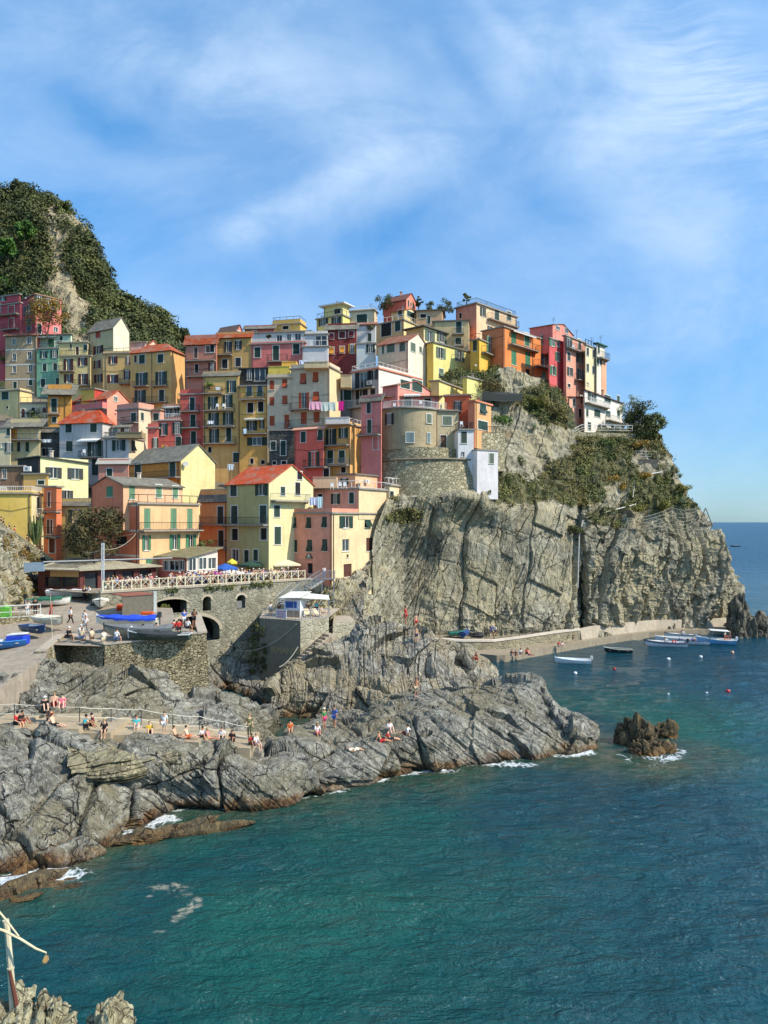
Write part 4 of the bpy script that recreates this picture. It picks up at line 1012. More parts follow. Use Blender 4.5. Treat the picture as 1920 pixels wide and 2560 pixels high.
def ac_unit(h, side, reg, x, y, s=.8):
    root, Wf, Ws, org = h; W = Ws if side else Wf
    t, z = W.map(*rp(reg, x, y)); mb = MB(); W.rect(mb, t-s/2, t+s/2, z-s*.35, z+s*.35, .1, .45)
    o = mb.build('air_conditioner', WHITE, root, org); f = MB(); c = W.pt(t-.05, z, .46); n = 12
    f.poly([c+W.d*(.23*math.cos(6.283*k/n))+Vector((0,0,.23*math.sin(6.283*k/n))) for k in range(n)]); f.build('fan_grille', GREYMETAL, o, org)

PINKR = (196, 66, 84)
h01 = house('A', 'crimson house under the hill, right part with the long balcony, an autumn tree before it', (212,365,635), (150,560), 152, 42, (184,80,86), 'f', '295 310 95 90 o;300 470 42 120 c', '405 215 95 110 o;500 225 85 100 o;585 262 70 95 o;408 505 40 110 c;578 515 40 50 w', '', '375 575 300 60', side=(222,122,122), k=1.35, drop=6, rc=m_plain((150,110,90), .8))
h02 = house('A', 'crimson house cut by the left edge, under the wooded hill, small balcony on its front', (-80,214,220), (240,720), 150, 20, (178,72,80), 'f', '118 450 50 105 d;118 310 60 90 k;-20 300 50 90 c', '', '42 205 515 55;-40 205 365 50', k=1.25, drop=6, pipes=(95,))
h02b = house('A', 'crimson roof-top storey with pale windows at the left edge, below the green bank', (-80,205,211), (152,232), 151.5, 20, (178,72,80), 'f', '30 195 70 45 o;265 185 10 10 w', k=1.25, drop=.5)
h03 = house('A', 'bare brown-grey weathered house with niches, beneath the crimson house', (55,378,384), (580,1155), 149, 6, (156,138,104), 's', '145 640 36 66 w;300 625 42 70 w;148 800 38 76 w;305 785 42 80 w;148 925 36 70 w;312 915 40 76 w;155 1090 38 70 c;316 1065 42 58 c', '', rise=.6, rc=TERRA2, k=1.25, bands=(718,875,1025))
h04b = house('A', 'mint white attic with an awning, set back on top of the sage green house', (385,735,748), (570,705), 152, 6, (196,226,196), 's', '530 655 60 85 c G;635 605 26 44 c;600 655 20 40 w', rise=.4, rc=SLATE, k=1.1)
awning(h04b, 0, 'A', 388, 590, 590, .3, 1.2)
h04 = house('A', 'sage green house with white-edged windows, between the brown house and the yellow one', (382,606,612), (712,1240), 148, 6, (104,156,126), 'f', '455 775 76 70 o;565 768 80 78 o;462 908 42 76 c;572 900 42 76 c;447 1068 46 86 c;600 1055 40 82 c', rail_='b', k=1.3)
h05b = house('A', 'pale yellow attic on top of the yellow house with red-brown shutters', (605,905,916), (650,790), 149, 6, (206,190,124), 'f', '735 690 20 50 k;800 735 34 84 d T;887 700 38 60 c', k=1.35)
h05 = house('A', 'pale yellow house with red-brown shutters, touching the green house', (612,938,944), (790,1160), 146, 6, (206,188,120), 'f', '710 880 98 125 o;858 848 98 85 o;714 1022 98 92 o;865 1028 98 112 o', '', '618 782 948 52;786 942 1095 55', sh='r', rail_='l', pipes=(930,))
h06 = house('A', 'tallest beige house on the left, grey roof and blank bright gable, red shutters', (915,1175,1340), (488,1115), 147, 30, (186,172,124), 'gs', '1018 560 52 86 c O;1020 725 102 86 o;1008 875 70 82 o;1027 1020 100 86 o', '', sh='r', side=(250,250,214), rc=SLATE, rise=2.4, pipes=(930,))
h07 = house('A', 'low mauve house behind the terraces, white door, beside the tall beige house', (1165,1510,1516), (648,760), 152, 6, (196,160,150), 'f', '1250 705 60 82 w', k=1.3)
ac_unit(h07, 0, 'A', 1322, 668)
h07b = house('A', 'small cream gable end just under the hillside, left of the valley', (1505,1520,1665), (690,800), 156, 40, (224,200,170), 'gs', rise=1.6, rc=TERRA, k=1.1)
h08 = house('A', 'ochre-yellow house with terrace on top and red shutters, left of the hipped roof', (1068,1352,1358), (762,1240), 143, 6, (212,178,106), 'f', '1173 830 92 76 o;1328 835 46 86 o;1170 1025 112 86 o;1320 985 74 92 o', '', '1245 1356 1075 45', sh='r', par=.3, rail_='l', pipes=(1100,))
h09 = house('A', 'ochre house with a hipped red roof and green shutters above the pink roofs', (1352,1771,1916), (735,1295), 138, 18, (206,164,88), 'h', '1405 820 26 76 c r;1472 822 60 92 c;1664 814 58 88 c;1470 1030 124 136 o;1671 1019 118 138 o;1455 1210 116 136 o;1676 1200 52 124 c', '', '1396 1548 1102 45;1592 1742 1099 48;1392 1742 1274 55', rc=TERRA, rise=2.0, side=(196,150,84), ks=1.4, pipes=(1575,))
h10 = house('A', 'pale yellow house with one green shutter at the left edge, below the brown one', (-80,205,330), (1145,1450), 141, 18, (204,186,122), 'f', '53 1200 72 82 c;75 1320 25 25 k', '', par=.25)
h11 = house('A', 'low cream house with three arched openings, behind the slate roofs at the left', (205,492,498), (1278,1470), 139, 6, (204,192,152), 'f', '240 1380 38 90 a T;345 1362 38 80 a;460 1345 38 52 a T;290 1385 20 25 k', rail_='l')
h12 = house('A', 'dark ochre house with a wide slate roof and a tall green door on its balcony', (497,738,744), (1205,1490), 137, -4, (190,134,38), 's', '560 1300 58 142 c;563 1450 46 62 c', '', '500 625 1390 62', rc=SLATE, rise=2.2, oh=1.0, pipes=(675,), k=1.4)
h13 = house('A', 'pink house with a red roof and a covered terrace, above the grey hipped house', (745,1110,1340), (1225,1440), 134, 30, (216,116,110), 'gs', '815 1275 34 44 w;972 1290 56 84 w;1197 1390 10 10 w;985 1395 40 50 k', '1197 1232 38 52 w M', '735 1108 1348 60 s', side=(238,166,138), rc=TERRA, rise=1.8, k=1.35)
h13b = house('A', 'small red and yellow wall blocks between the ochre and the pink roofs', (845,980,1125), (1130,1200), 136, 20, (228,190,70), 'f', side=(196,62,52), k=1.2)
h14 = house('A', 'salmon house with a cream side and ladder, right of the pink house', (1212,1438,1602), (1335,1640), 129, 30, (216,152,130), 'f', '1385 1430 52 104 c', '1475 1415 30 80 c', '1290 1436 1482 58', side=(246,232,196), par=.9, rail_='')
h14b = house('A', 'peach house with one green window beside the salmon house', (1540,1660,1720), (1350,1640), 131, 14, (214,150,122), 'f', '1620 1420 60 76 c', k=1.4)

h15 = house('E', 'light grey house with a hipped orange-tiled roof, balcony and white awning', (617,1062,1180), (240,810), 118, 14, (172,172,168), 'h', '712 295 66 88 c;970 290 66 88 c;718 480 66 108 c;980 505 142 158 o;985 697 66 168 c', '', '842 1100 592 62', rc=m_roof((214, 84, 44), (190, 80, 48)), rise=2.3, pipes=(1062,), trimmed=False, drop=1)
awning(h15, 0, 'E', 845, 1060, 405, .45, 1.3)
h16 = house('E', 'grey wing with a roof terrace full of coloured doors, right of the hipped roof', (1068,1335,1492), (395,860), 116, 14, (176,174,170), 'f', '1232 470 136 112 o', '1380 475 40 112 h', side=(226,216,178), rail_='b', par=.2, pipes=(1105,))
h16b = house('E', 'small pale green and pink attic on the grey wing', (1170,1335,1345), (290,395), 119, 14, (206,196,180), 's', '1195 335 50 90 c B;1270 325 40 90 c T;1345 330 10 60 k', rc=SLATE, rise=.5)
h17 = house('E', 'yellow-grey house with a deep open loggia under a broad slate roof, left side', (108,412,418), (292,600), 120, 5, (196,182,130), 's', '290 352 200 100 k;240 487 120 98 o;150 352 70 100 c Y', '', '110 436 412 56', rc=SLATE, rise=1.6, oh=.9, group='houses of the village')
h18 = house('E', 'narrow yellow-grey house at the left edge with dark green shutters beside the loggia', (-80,106,112), (290,640), 118.5, 5, (190,180,142), 'f', '88 332 34 74 c;30 470 34 52 w;95 490 84 96 o')
h19 = house('E', 'low salmon house with small dark windows high at the left edge', (-80,195,201), (218,300), 125, 5, (226,170,150), 'f', '60 262 44 42 w;98 265 30 42 w', k=1.2)
h20 = house('E', 'dark grey stone house with black netting and laundry, left of the grey hipped house', (415,616,622), (345,640), 121, 4, (92,92,88), 's', '520 540 84 72 o N;455 540 40 80 k', rc=SLATE, rise=1.0, mat=M_GREYSTONE)
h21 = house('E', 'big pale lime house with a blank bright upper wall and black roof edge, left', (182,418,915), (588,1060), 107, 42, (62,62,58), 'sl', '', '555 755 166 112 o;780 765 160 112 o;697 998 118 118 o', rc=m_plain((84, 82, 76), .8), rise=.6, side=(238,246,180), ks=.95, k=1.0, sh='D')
h22 = house('E', 'yellow lower house with slate lean-to roof, beside the street lamp', (600,948,954), (1108,1650), 102, 8, (228,204,112), 's', '785 1205 152 128 o;612 1300 10 10 w', rc=SLATE, rise=1.1, k=1.2)
h23 = house('E', 'narrow orange-red house with iron balconies, left of the street lamp', (455,585,640), (905,1640), 100.5, 22, (240,134,80), 'f', '508 1030 26 155 c T;500 1315 26 150 c T;535 1315 22 150 c T;540 1510 60 150 d T', '', '462 638 1155 88;488 638 1410 96', k=1.25, rc=SLAB)
h24 = house('E', 'bright yellow house at the left edge with a long roof terrace, above the stone lane', (-80,326,455), (975,1500), 99, -6, (238,206,84), 'f', '', '393 1090 28 165 c D', '', '385 455 1215 85 w', side=(246,240,178), rail_='wb', k=1.25, par=.2)
h25 = house('E', 'yellow block with a small two-leaf green window, rising behind the long terrace', (243,495,501), (772,990), 103, 4, (234,188,92), 'f', '425 855 68 42 c', rc=m_plain((140,134,120), .8), k=1.2)
h26 = house('E', 'brown house with a grey window at the left edge, behind the yellow terrace', (-80,243,249), (692,880), 105, 4, (128,100,72), 'f', '45 768 42 92 w;-20 830 30 60 c', k=1.2)
ac_unit(h26, 0, 'E', 295, 715, 1.0)
h27 = house('E', 'dull rose house with a single green door, below the grey house', (1022,1330,1336), (672,850), 106.5, 6, (192,126,104), 's', '1135 757 58 92 c', rc=m_plain((170,164,150), .8), rise=.9)
ORF = (206,116,76)
h28 = house('P', 'tall orange house with peach side wall, three floors, above the piazza', (228,346,497), (1260,1456), 93, 40, ORF, 'f', '319 1424 22 44 k;303 1351 28 20 k', '368 1296 15.5 50 c L;434 1296 15 50 c L;474.5 1296 13.5 49 c L;366 1357 21 38 o G;437 1355 26 38 o G;477 1354 25 36 o G;372 1412 15 27 h G', '', '349 499 1325 19', sh='g', side=(246,206,146), rail_='l', spipes=(347,), trimmed=False, bands=(1263,1327,1390))
h28b = house('P', 'orange gabled top of the tall orange house with a loggia at its right', (228,308,457), (1212,1262), 93.6, 40, ORF, 'gf', '274 1229 16 26 c G;274 1290 16 33 c G', '330 1231 15 34 c L;397 1228 14 32 c L;438 1230 13 30 c L', side=(244,196,148), rc=SLATE, rise=1.2, trimmed=False, drop=3.2)
h29 = house('G', 'restaurant annex with a broad mossy lean-to roof and red window frames', (405,692,1012), (1392,1600), 91.5, 36, (196,104,84), 's', '480 1468 60 100 w;560 1468 100 100 w;640 1465 50 100 w', '745 1455 75 130 w T;852 1445 80 125 w T;955 1445 80 115 w T', rc=m_roof((132, 120, 84), (150, 138, 100), 'roof_felt', 2.2, .02, False), side=(226,208,190), rise=1.1, oh=.5)
h30 = house('G', 'orange-ochre house with slate roof and huge blank lemon gable, centre left', (85,632,985), (372,760), 107, 38, (222,146,34), 'gs', '187 480 62 160 c;545 465 62 160 c', '', '82 628 562 62', rc=SLATE, side=(250,244,168), rise=2.5, ks=.95)
h31 = house('G', 'tan house with slate lean-to roof and long iron balcony, left of the olive house', (830,1108,1114), (818,1560), 103.5, 32, (202,152,82), 's', '1042 945 60 182 c;1048 1185 56 165 c', '', '830 1108 1040 75;830 1125 1282 76', rc=SLATE, rise=1.9)
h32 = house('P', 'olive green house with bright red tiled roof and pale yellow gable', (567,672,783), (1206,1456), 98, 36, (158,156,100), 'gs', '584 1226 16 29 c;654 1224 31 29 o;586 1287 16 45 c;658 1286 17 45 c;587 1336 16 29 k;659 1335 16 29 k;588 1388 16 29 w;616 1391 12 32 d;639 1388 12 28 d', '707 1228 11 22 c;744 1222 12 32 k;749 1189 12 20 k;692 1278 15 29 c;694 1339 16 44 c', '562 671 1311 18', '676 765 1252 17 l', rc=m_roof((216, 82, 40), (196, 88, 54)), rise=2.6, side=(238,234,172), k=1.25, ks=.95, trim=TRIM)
h33 = house('P', 'pink house with green shutters and cream side wall on the rock above the steps', (722,830,977), (1284,1470), 98.6, 32, (222,150,122), 'f', '735 1307 11 27 h;772 1307 11 27 h;811 1305 11 27 h;737 1365 12 30 c;774 1364 12 30 h;812 1363 12 30 h;775 1421 13 26 k', '865 1305 33 30 o;919 1303 15 30 h;864.5 1363 17 30 w;923 1361 15 33 c T;869 1426 20 32 d T;869 1390 5 8 k', side=(250,228,172), par=.5, spipes=(833,), trimmed=False)
h33b = house('P', 'upper storey of the pink house with open windows under a roof terrace', (775,897,977), (1223,1290), 103.9, 32, (220,150,128), 'f', '839 1247 22 26 o;879 1245 12 28 c;800 1247 12 24 k', '979 1241 5 5 c', side=(250,230,176), rail_='w', drop=.5)
h33c = house('P', 'cream corner block with a leaning green shutter against the round stone base', (960,974,1010), (1214,1262), 110, 24, (244,226,180), 'f', '', '979 1241 9 26 h', rail_='w', k=1.0, drop=1)
h34 = house('H', 'low peach house behind the roof terrace, with an air conditioner', (850,1030,1285), (940,1110), 109, 34, (234,178,134), 'f', '918 1010 80 62 o', '1155 1010 10 10 w', side=(242,196,150), rc=m_plain((120,110,98), .8), k=1.2)
ac_unit(h34, 1, 'H', 1132, 1010)
h35 = house('H', 'brick-red house with green shutters beside the dark stone one', (395,700,706), (468,990), 115, 26, (206,92,74), 's', '490 550 52 112 c;668 530 52 112 h;600 778 116 152 o;730 920 56 92 k', '', '512 740 862 72', rise=.4, rc=m_plaster((214,160,130), 1.0), k=1.35)
h36 = house('H', 'golden house with white terrace on top, joined to the brick-red house', (702,975,1132), (425,980), 114.5, 26, (214,166,80), 'f', '780 552 108 172 o;905 508 96 104 o;770 755 60 132 c;890 753 58 128 h;905 890 50 60 k', '', '696 968 635 60;742 968 842 66 l', rail_='w', par=.25, pipes=(972,), side=(204,156,80), ks=1.45)
h37 = house('H', 'dark grey rubble-stone house front with three green shutters', (136,393,399), (482,860), 118, 8, (110,110,100), 'f', '178 640 54 92 c;282 665 54 152 c;190 818 40 36 k;290 815 50 36 k', '', mat=M_GREYSTONE, oh=.2)
h38 = house('B', 'beige tenement with rust-red shutters, left part above the stone house', (1195,1440,1446), (768,1325), 120.5, 8, (186,172,142), 'f', '1243 840 48 96 c;1375 825 52 92 h;1243 1010 50 92 c;1378 995 52 92 h;1245 1212 52 106 c;1398 1222 52 152 c', '', '1285 1440 1302 62 l .6', sh='O', par=.5, trimmed=False)
h39 = house('C', 'beige tenement with rust-red shutters, right part with long laundry balcony', (-137,265,378), (822,1490), 118.5, 18, (188,174,144), 'f', '-8 941 62 112 h;120 925 56 106 h;0 1165 108 160 o;125 1125 62 102 h;-2 1350 62 124 c;130 1340 62 112 c', '', '-135 205 1255 62;-140 215 1442 72', sh='O', side=(242,224,170), par=.6, trimmed=False, ks=.97)
h40 = house('B', 'tall golden tower house, dark green loggia on top, three balconies', (905,1188,1194), (850,1700), 121.5, 8, (212,166,72), 'f', '1010 905 52 104 h;1120 905 52 108 h;1020 1075 62 106 k;1127 1065 58 106 k;1035 1262 110 102 o;1140 1248 52 88 o;1090 1425 206 82 o;1035 1630 36 56 k;1150 1640 40 40 k', '', '926 1174 990 62;950 1192 1345 62', pipes=(905,))
awning(h40, 0, 'B', 975, 1175, 1185, .3, 1.2, m_plain((206,202,184), .7))
h40b = house('B', 'dark glazed loggia storey on top of the golden tower house', (910,1200,1206), (672,855), 123, 8, (70,66,58), 'f', '1010 730 100 120 o N;1120 735 110 130 w N', '', '908 1192 850 72', rc=m_plain((46,44,42), .8), k=1.0)
h41 = house('B', 'tall yellow-ochre tenement with four rows of balconies and white chairs', (532,898,904), (752,1700), 122.5, 8, (214,174,94), 's', '825 855 98 122 o;632 1028 102 132 o;785 1008 102 132 o;640 1195 108 128 o;790 1188 108 128 o;645 1368 102 142 o;795 1355 52 142 c;600 1512 36 58 k;875 1592 62 100 d', '', '550 862 1105 60;550 866 1270 62;552 876 1445 66;530 738 930 62', rc=SLATE, rise=1.0, pipes=(545,), oh=.25)
h42 = house('B', 'narrow brick-red house with three small balconies, one window wide', (292,528,534), (940,1560), 124, 6, (188,84,68), 'f', '418 1035 50 132 c;425 1210 52 128 c;430 1385 52 130 c', '', '302 500 1115 62;320 502 1285 62;320 512 1465 62', par=.7, k=1.4)
h43 = house('B', 'brick-red house with a white-railed terrace, left of the narrow red one', (62,292,298), (1212,1560), 123.5, 6, (194,88,72), 'f', '122 1300 86 118 o;262 1290 96 118 o;35 1450 70 112 o;275 1430 52 112 c', '', '0 320 1500 66', rail_='wb', k=1.4)
h43b = house('B', 'set-back red attic with glazed doors behind the white-railed terrace', (125,292,298), (1085,1215), 127, 6, (176,80,64), 's', '180 1120 70 84 w;262 1112 60 80 w', rc=SLATE, rise=.8)
awning(h43b, 0, 'B', 155, 292, 1065, .3, 1.3, m_plain((196,190,176), .7))
h44 = house('B', 'small red house with a terrace wall, partly hidden behind the grey wing', (-45,60,66), (1290,1600), 120, 6, (202,96,78), 'f', '35 1440 60 100 o', k=1.35, par=.6)
h45 = house('B', 'brown-pink house with white scaffold-like balcony posts and orange roof edge, at the valley', (347,668,674), (425,790), 136, 8, (184,118,94), 's', '455 505 36 112 c T;590 470 60 70 c M;463 668 36 92 k;625 665 78 112 o T;625 460 40 80 k', '', '360 662 590 62;370 667 752 62', rc=TERRA, rise=2.0, pipes=(350,))
h46 = house('B', 'mustard house with white-framed dark windows below an orange roof', (668,1028,1034), (352,790), 137, 8, (182,146,76), 's', '790 445 78 106 o;895 428 72 92 o;755 620 56 96 c;892 603 56 92 c', '', '672 835 530 60', rc=TERRA, rise=1.3, pipes=(832,), sh='N')
h47 = house('B', 'wide rose-pink house with three green shuttered windows in white frames', (1030,1588,1594), (405,660), 135.5, 8, (210,112,102), 'f', '1093 502 62 106 c;1285 507 62 152 c;1495 467 66 106 c', '', '1205 1412 600 72', par=.25, k=1.35)
h48 = house('B', 'dark brown-red gabled house on the skyline, left end of the upper row', (665,860,955), (302,380), 150, 30, (190,104,88), 'gs', '', '895 290 36 22 w', rc=m_plain((110,84,72), .8), rise=2.0, side=(216,130,110), ks=1.0)
h49 = house('B', 'low dark red house on the skyline with one white-framed window', (960,1268,1274), (262,345), 148, 6, (164,80,68), 's', '1055 292 50 26 w', rc=SLATE, rise=1.0)
h50 = house('B', 'yellow roof-terrace house on the skyline with wire frames', (1250,1538,1600), (205,320), 149, 14, (226,184,84), 'f', '1385 245 62 36 k', rail_='l', side=(236,196,84), par=.8, k=1.2)
h51 = house('B', 'white house with a leafy white staircase and glazed doors above the rose-pink house', (1030,1650,1760), (285,410), 142, 8, (222,222,216), 'f', '1320 355 56 62 w;1420 345 44 66 w;1512 340 62 70 w', '', rc=SLAB, k=1.15)
h52 = house('C', 'white house with two drying frames on its wall, left of the dark red house', (-20,248,254), (610,850), 134.5, 6, (226,226,222), 'f', '', k=1.15, rail_='w')
h52b = house('C', 'small white house with glazed doors, above the drying-frame wall', (10,240,246), (482,615), 139, 6, (226,228,224), 'f', '180 548 118 100 w', k=1.15, par=.5)
h53 = house('C', 'pale yellow two-window house with lemon side on the skyline', (130,402,488), (285,430), 149, 30, (214,206,120), 'f', '200 352 98 86 o;335 345 98 86 o', side=(240,236,130), rail_='l', sh='D', ks=.97)
h53b = house('C', 'pale yellow roof pavilion with a white pergola on the skyline', (205,400,470), (165,290), 152, 30, (214,206,130), 'f', '345 242 66 52 k', side=(236,230,150), oh=1.2, rc=WHITE)
h54 = house('C', 'grey-beige house with one wide green shutter high on the skyline', (480,730,760), (232,400), 150, 14, (198,184,148), 'f', '600 318 106 90 c', rail_='w', par=.2)
h55 = house('C', 'dark oxblood house with red and orange shutters under a slate roof', (243,540,546), (438,800), 140, 6, (122,46,40), 's', '285 500 46 62 h R;395 485 62 72 c R;490 478 52 62 h R;285 650 52 72 h Y;395 640 48 72 h Y;500 630 86 92 o Y', rc=SLATE, rise=1.6, k=1.3, oh=.5, drop=10)
h56b = house('C', 'white blank-walled house with plants on its terrace, right of the oxblood house', (543,742,748), (385,585), 142.5, 6, (226,232,228), 's', '680 512 38 84 c', rise=.8, rc=TERRA2, k=1.15)
h56 = house('C', 'pale blue-white house with one open green window, below the planted terrace', (545,738,744), (578,780), 138.5, 6, (192,206,200), 'f', '690 628 88 84 o', rail_='', k=1.2, drop=12)
h57 = house('C', 'brown-tan house with a wide dark loggia and cream side near the summit', (742,1035,1195), (335,520), 145, 34, (192,156,106), 'f', '853 435 102 132 k;972 397 56 102 c', '1120 350 10 10 w', side=(240,222,150), rail_='w')
h57b = house('C', 'yellow-tan attic with a curved orange roof just below the coral house', (905,1040,1190), (228,320), 147, 34, (200,160,100), 'gs', '997 260 42 66 c', '1103 275 72 62 c', side=(238,222,140), rc=TERRA, rise=.9)
h58 = house('C', 'coral-red gabled house, the highest roof on the skyline, with a chimney', (825,1060,1165), (112,245), 151, 34, (206,100,76), 'gs', '', '1082 160 14 72 c;1108 172 12 44 c;1132 188 12 34 c', side=(224,134,106), rc=m_plain((120,74,60), .8), rise=1.6, chim=((.55, .5),), ks=1.)
h59 = house('C', 'cream gabled house with an orange roof and grey-green windows, mid village', (765,1080,1285), (545,980), 133.5, 34, (202,188,152), 'gs', '820 640 26 88 c;900 625 82 86 c;1020 612 60 92 c', '1130 615 50 92 c;1208 640 26 62 c', side=(250,246,220), rc=TERRA2, rise=2.0, sh='K')
h60 = house('C', 'big lemon-yellow house with grey-green shutters below the dark roof', (1275,1342,1730), (568,960), 137, 44, (208,182,70), 'f', '', '1418 675 98 112 o;1612 705 98 112 o;1423 880 46 86 h;1535 895 72 100 o;1620 905 30 30 k', side=(240,236,138), ks=.97, sh='K', rc=m_plain((110,110,104), .8))
h61 = house('C', 'pale yellow storey with dark flat roof above the lemon-yellow house', (1060,1242,1570), (402,590), 140, 40, (190,162,90), 'f', '', '1305 500 102 112 o;1425 515 98 98 o;1520 530 36 60 w', side=(240,234,172), sh='K', rc=m_plain((84,84,80), .8), oh=.8)
h62 = house('P', 'tan house with dark green shuttered door high behind the lemon house', (1083,1172,1178), (802,900), 145, 8, (204,180,126), 'f', '1147 818 14 28 c;1146 853 14 16 c', '', '1130 1160 836 12;1130 1160 866 12', rc=m_plain((100,96,88), .8))
h62b = house('P', 'brown low attic with planted terrace between the summit houses', (1040,1105,1111), (775,830), 148, 8, (184,150,110), 's', '1058 790 14 10 k;1072 800 8 20 c', rc=SLATE, rise=.8)
h63 = house('D', 'salmon house with cream side and black roof-terrace railing, right part of the skyline', (0,185,546), (140,470), 149, 44, (206,130,100), 'f', '40 250 24 50 k', '243 215 52 86 o;368 250 38 112 c;478 252 38 80 c;305 370 44 52 o', '', '280 540 320 56', side=(252,222,174), rail_='b', k=1.3, oh=.5, spipes=(540,))
h64 = house('D', 'bright orange house with green shutters and a ragged awning', (235,428,842), (352,840), 140.5, 44, (214,124,70), 'f', '', '520 455 46 112 c;640 465 44 116 c;785 472 38 82 c;522 630 46 128 c;647 640 46 130 c;800 655 66 112 o D;523 740 44 42 c;648 762 40 62 k;793 780 32 58 c', '', '472 720 542 70;702 865 722 60', side=(244,146,58), sh='G', spipes=(432,690), trimmed=False, ks=.95)
awning(h64, 1, 'D', 487, 690, 375, .3, .9)
h65 = house('D', 'egg-yolk yellow house with a pale green shuttered balcony door', (130,210,432), (465,800), 138.5, 34, (214,168,40), 'f', '170 520 36 92 c', '305 515 56 150 o L;345 690 48 62 w;175 695 10 10 w', '', '228 415 618 60', side=(242,198,40), rail_='l', ks=.95, trimmed=False, rc=SLAB)
h66 = house('D', 'narrow crimson-pink house squeezed between the orange and the pink house', (832,842,978), (455,900), 143, 44, (186,70,70), 'f', '', '868 495 54 60 o;922 510 24 46 w;918 620 48 78 o;875 745 60 78 o', side=(212,86,88), sh='G', ks=.95)
h67b = house('D', 'dusky red roof house behind, with small attic windows and white rail', (665,872,1055), (330,470), 149, 36, (196,104,94), 'gs', '', '915 360 34 36 w;995 385 30 44 w', side=(226,140,120), rc=m_plain((130,84,70), .8), rise=1.2, ks=1.)
h67 = house('D', 'tall pink house with grey shutters and two small balconies, at the cliff top', (968,986,1172), (432,930), 144.5, 42, (206,116,104), 'f', '', '1015 500 62 92 o;1115 510 26 94 c;1018 618 28 76 c;1115 635 62 82 o;1028 755 52 76 o;1120 780 56 92 o;1020 880 24 34 k', '', '988 1178 572 50;1068 1190 842 60', side=(246,176,146), sh='D', spipes=(988,), ks=.97)
h68 = house('D', 'narrow cream-yellow house with slit dark windows, right of the tall pink house', (1162,1168,1272), (515,920), 147, 42, (230,214,160), 'f', '', '1187 575 22 72 c;1240 592 20 72 c;1187 720 22 72 c;1238 740 20 72 c;1185 865 20 26 k', side=(248,240,188), sh='D', rail_='l', ks=.97)
h69 = house('D', 'white house end with dark green turret roof and hanging balcony at the skyline edge', (1264,1270,1342), (505,930), 149.5, 42, (236,232,214), 'f', '', '1286 555 18 70 c;1305 660 16 76 c;1278 660 16 76 c', '', '1272 1350 640 60', side=(248,246,226), rc=m_plain((40, 84, 66), .6), oh=.7, ks=.97)
h69b = house('D', 'thin salmon wall strip beside the dark net balcony at the cliff edge', (1310,1316,1356), (650,900), 151, 40, (232,160,120), 'f', '', side=(246,186,140), ks=.95)
h70 = house('D', 'white cliff-edge house, main block with dark green shutters and balconies', (1150,1160,1500), (925,1330), 143, 40, (240,206,180), 'sl', '', '1226 985 76 66 o;1365 1000 56 66 c;1463 1005 24 68 c;1273 1130 54 66 c;1370 1135 44 56 c;1465 1140 24 74 c;1298 1265 50 84 a;1413 1278 50 84 a;1507 1280 20 66 c;1202 1245 30 70 c;1183 1125 20 68 c', '', '1160 1350 1060 46 w;1350 1525 1212 46 w', side=(250,248,236), rise=.3, rc=m_plain((92,58,54), .7), ks=.97)
h71 = house('D', 'pink wing of the white cliff-edge house, with narrow dark shutters', (1012,1022,1155), (985,1330), 142, 40, (226,150,130), 's', '', '1062 1035 22 72 c;1130 1005 20 70 c;1122 1130 30 80 k', side=(246,186,160), rise=.8, rc=m_plain((92,58,54), .7), ks=.95, sh='D')
# middle slope, right of the beige tenement
h72 = house('C', 'dark grey-green recess house with two green shutters behind the laundry', (290,490,496), (1050,1300), 126, 4, (116,122,122), 'f', '345 1115 100 104 o;452 1110 78 108 c', rail_='l', par=.1, drop=10)
h73 = house('C', 'white house with orange cornice, terrace on top and blank right wall', (492,775,1215), (838,1300), 123, 38, (214,206,196), 'f', '618 955 172 170 o;720 902 98 102 o;600 1130 120 152 o;715 1090 52 92 c', '', '496 745 1045 80;470 740 1240 80 w', side=(252,248,238), sh='N', rail_='w', par=.35, rc=m_plaster((214,134,100), 1.0), ks=.97)
ac_unit(h73, 0, 'C', 690, 985, 1.0)
h74 = house('C', 'pink gabled house with a large arched green window, behind the round tower', (815,972,1335), (1005,1140), 117.5, 38, (206,122,112), 'gs', '', '1048 1000 96 86 c;1172 1015 104 120 c', side=(238,156,140), rise=1.3, rc=TERRA2, ks=1.)
h75 = house('C', 'dusky pink house with tall white-framed windows, left of the round tower', (592,800,806), (1178,1640), 113.5, 30, (192,112,104), 's', '672 1245 42 112 c N;678 1435 44 140 c;742 1610 50 130 k', '', '568 798 1525 82', rise=1.2, rc=SLATE, k=1.3, drop=9)
h76 = house('R', 'pink terrace storey with blue-green doors and white awning on top of the round tower', (-200,700,820), (170,345), 118.2, 4, (218,140,136), 's', '105 245 90 150 o;310 245 92 156 c B;565 240 82 110 k;740 300 20 60 k', rise=1.4, rc=m_roof((176, 120, 80), (160, 140, 112)), oh=.9, k=1.25, drop=.6)
awning(h76, 0, 'R', 260, 475, 135, .35, 1.2)
h77 = house('R', 'orange house with a dark open door under the yellow terrace, right of the tower', (785,1100,1120), (150,380), 119, 12, (232,112,58), 'f', '955 295 102 132 o D', '', '810 1010 360 50', k=1.25, par=.1)
h78 = house('C', 'light yellow terrace house with a tan sun sail above the orange house', (1312,1400,1700), (965,1110), 124, 30, (238,214,130), 'f', '', side=(244,232,140), k=1.1, rail_='')
h79 = house('D', 'blank lemon-green house end over the cliff, left of the dark net', (60,98,236), (805,1000), 127, 40, (228,214,92), 'f', '', side=(236,234,140), ks=.95, k=1.1)
h80 = house('R', 'peach-orange house with green shutters over the terrace wall with iron railings', (1090,1178,1388), (225,620), 116, 36, (214,118,80), 'f', '', '1282 322 82 118 h;1280 538 126 114 c', side=(252,190,120), ks=.97, rail_='b', rc=m_plaster((222,140,100), 1.0), spipes=(1190,))
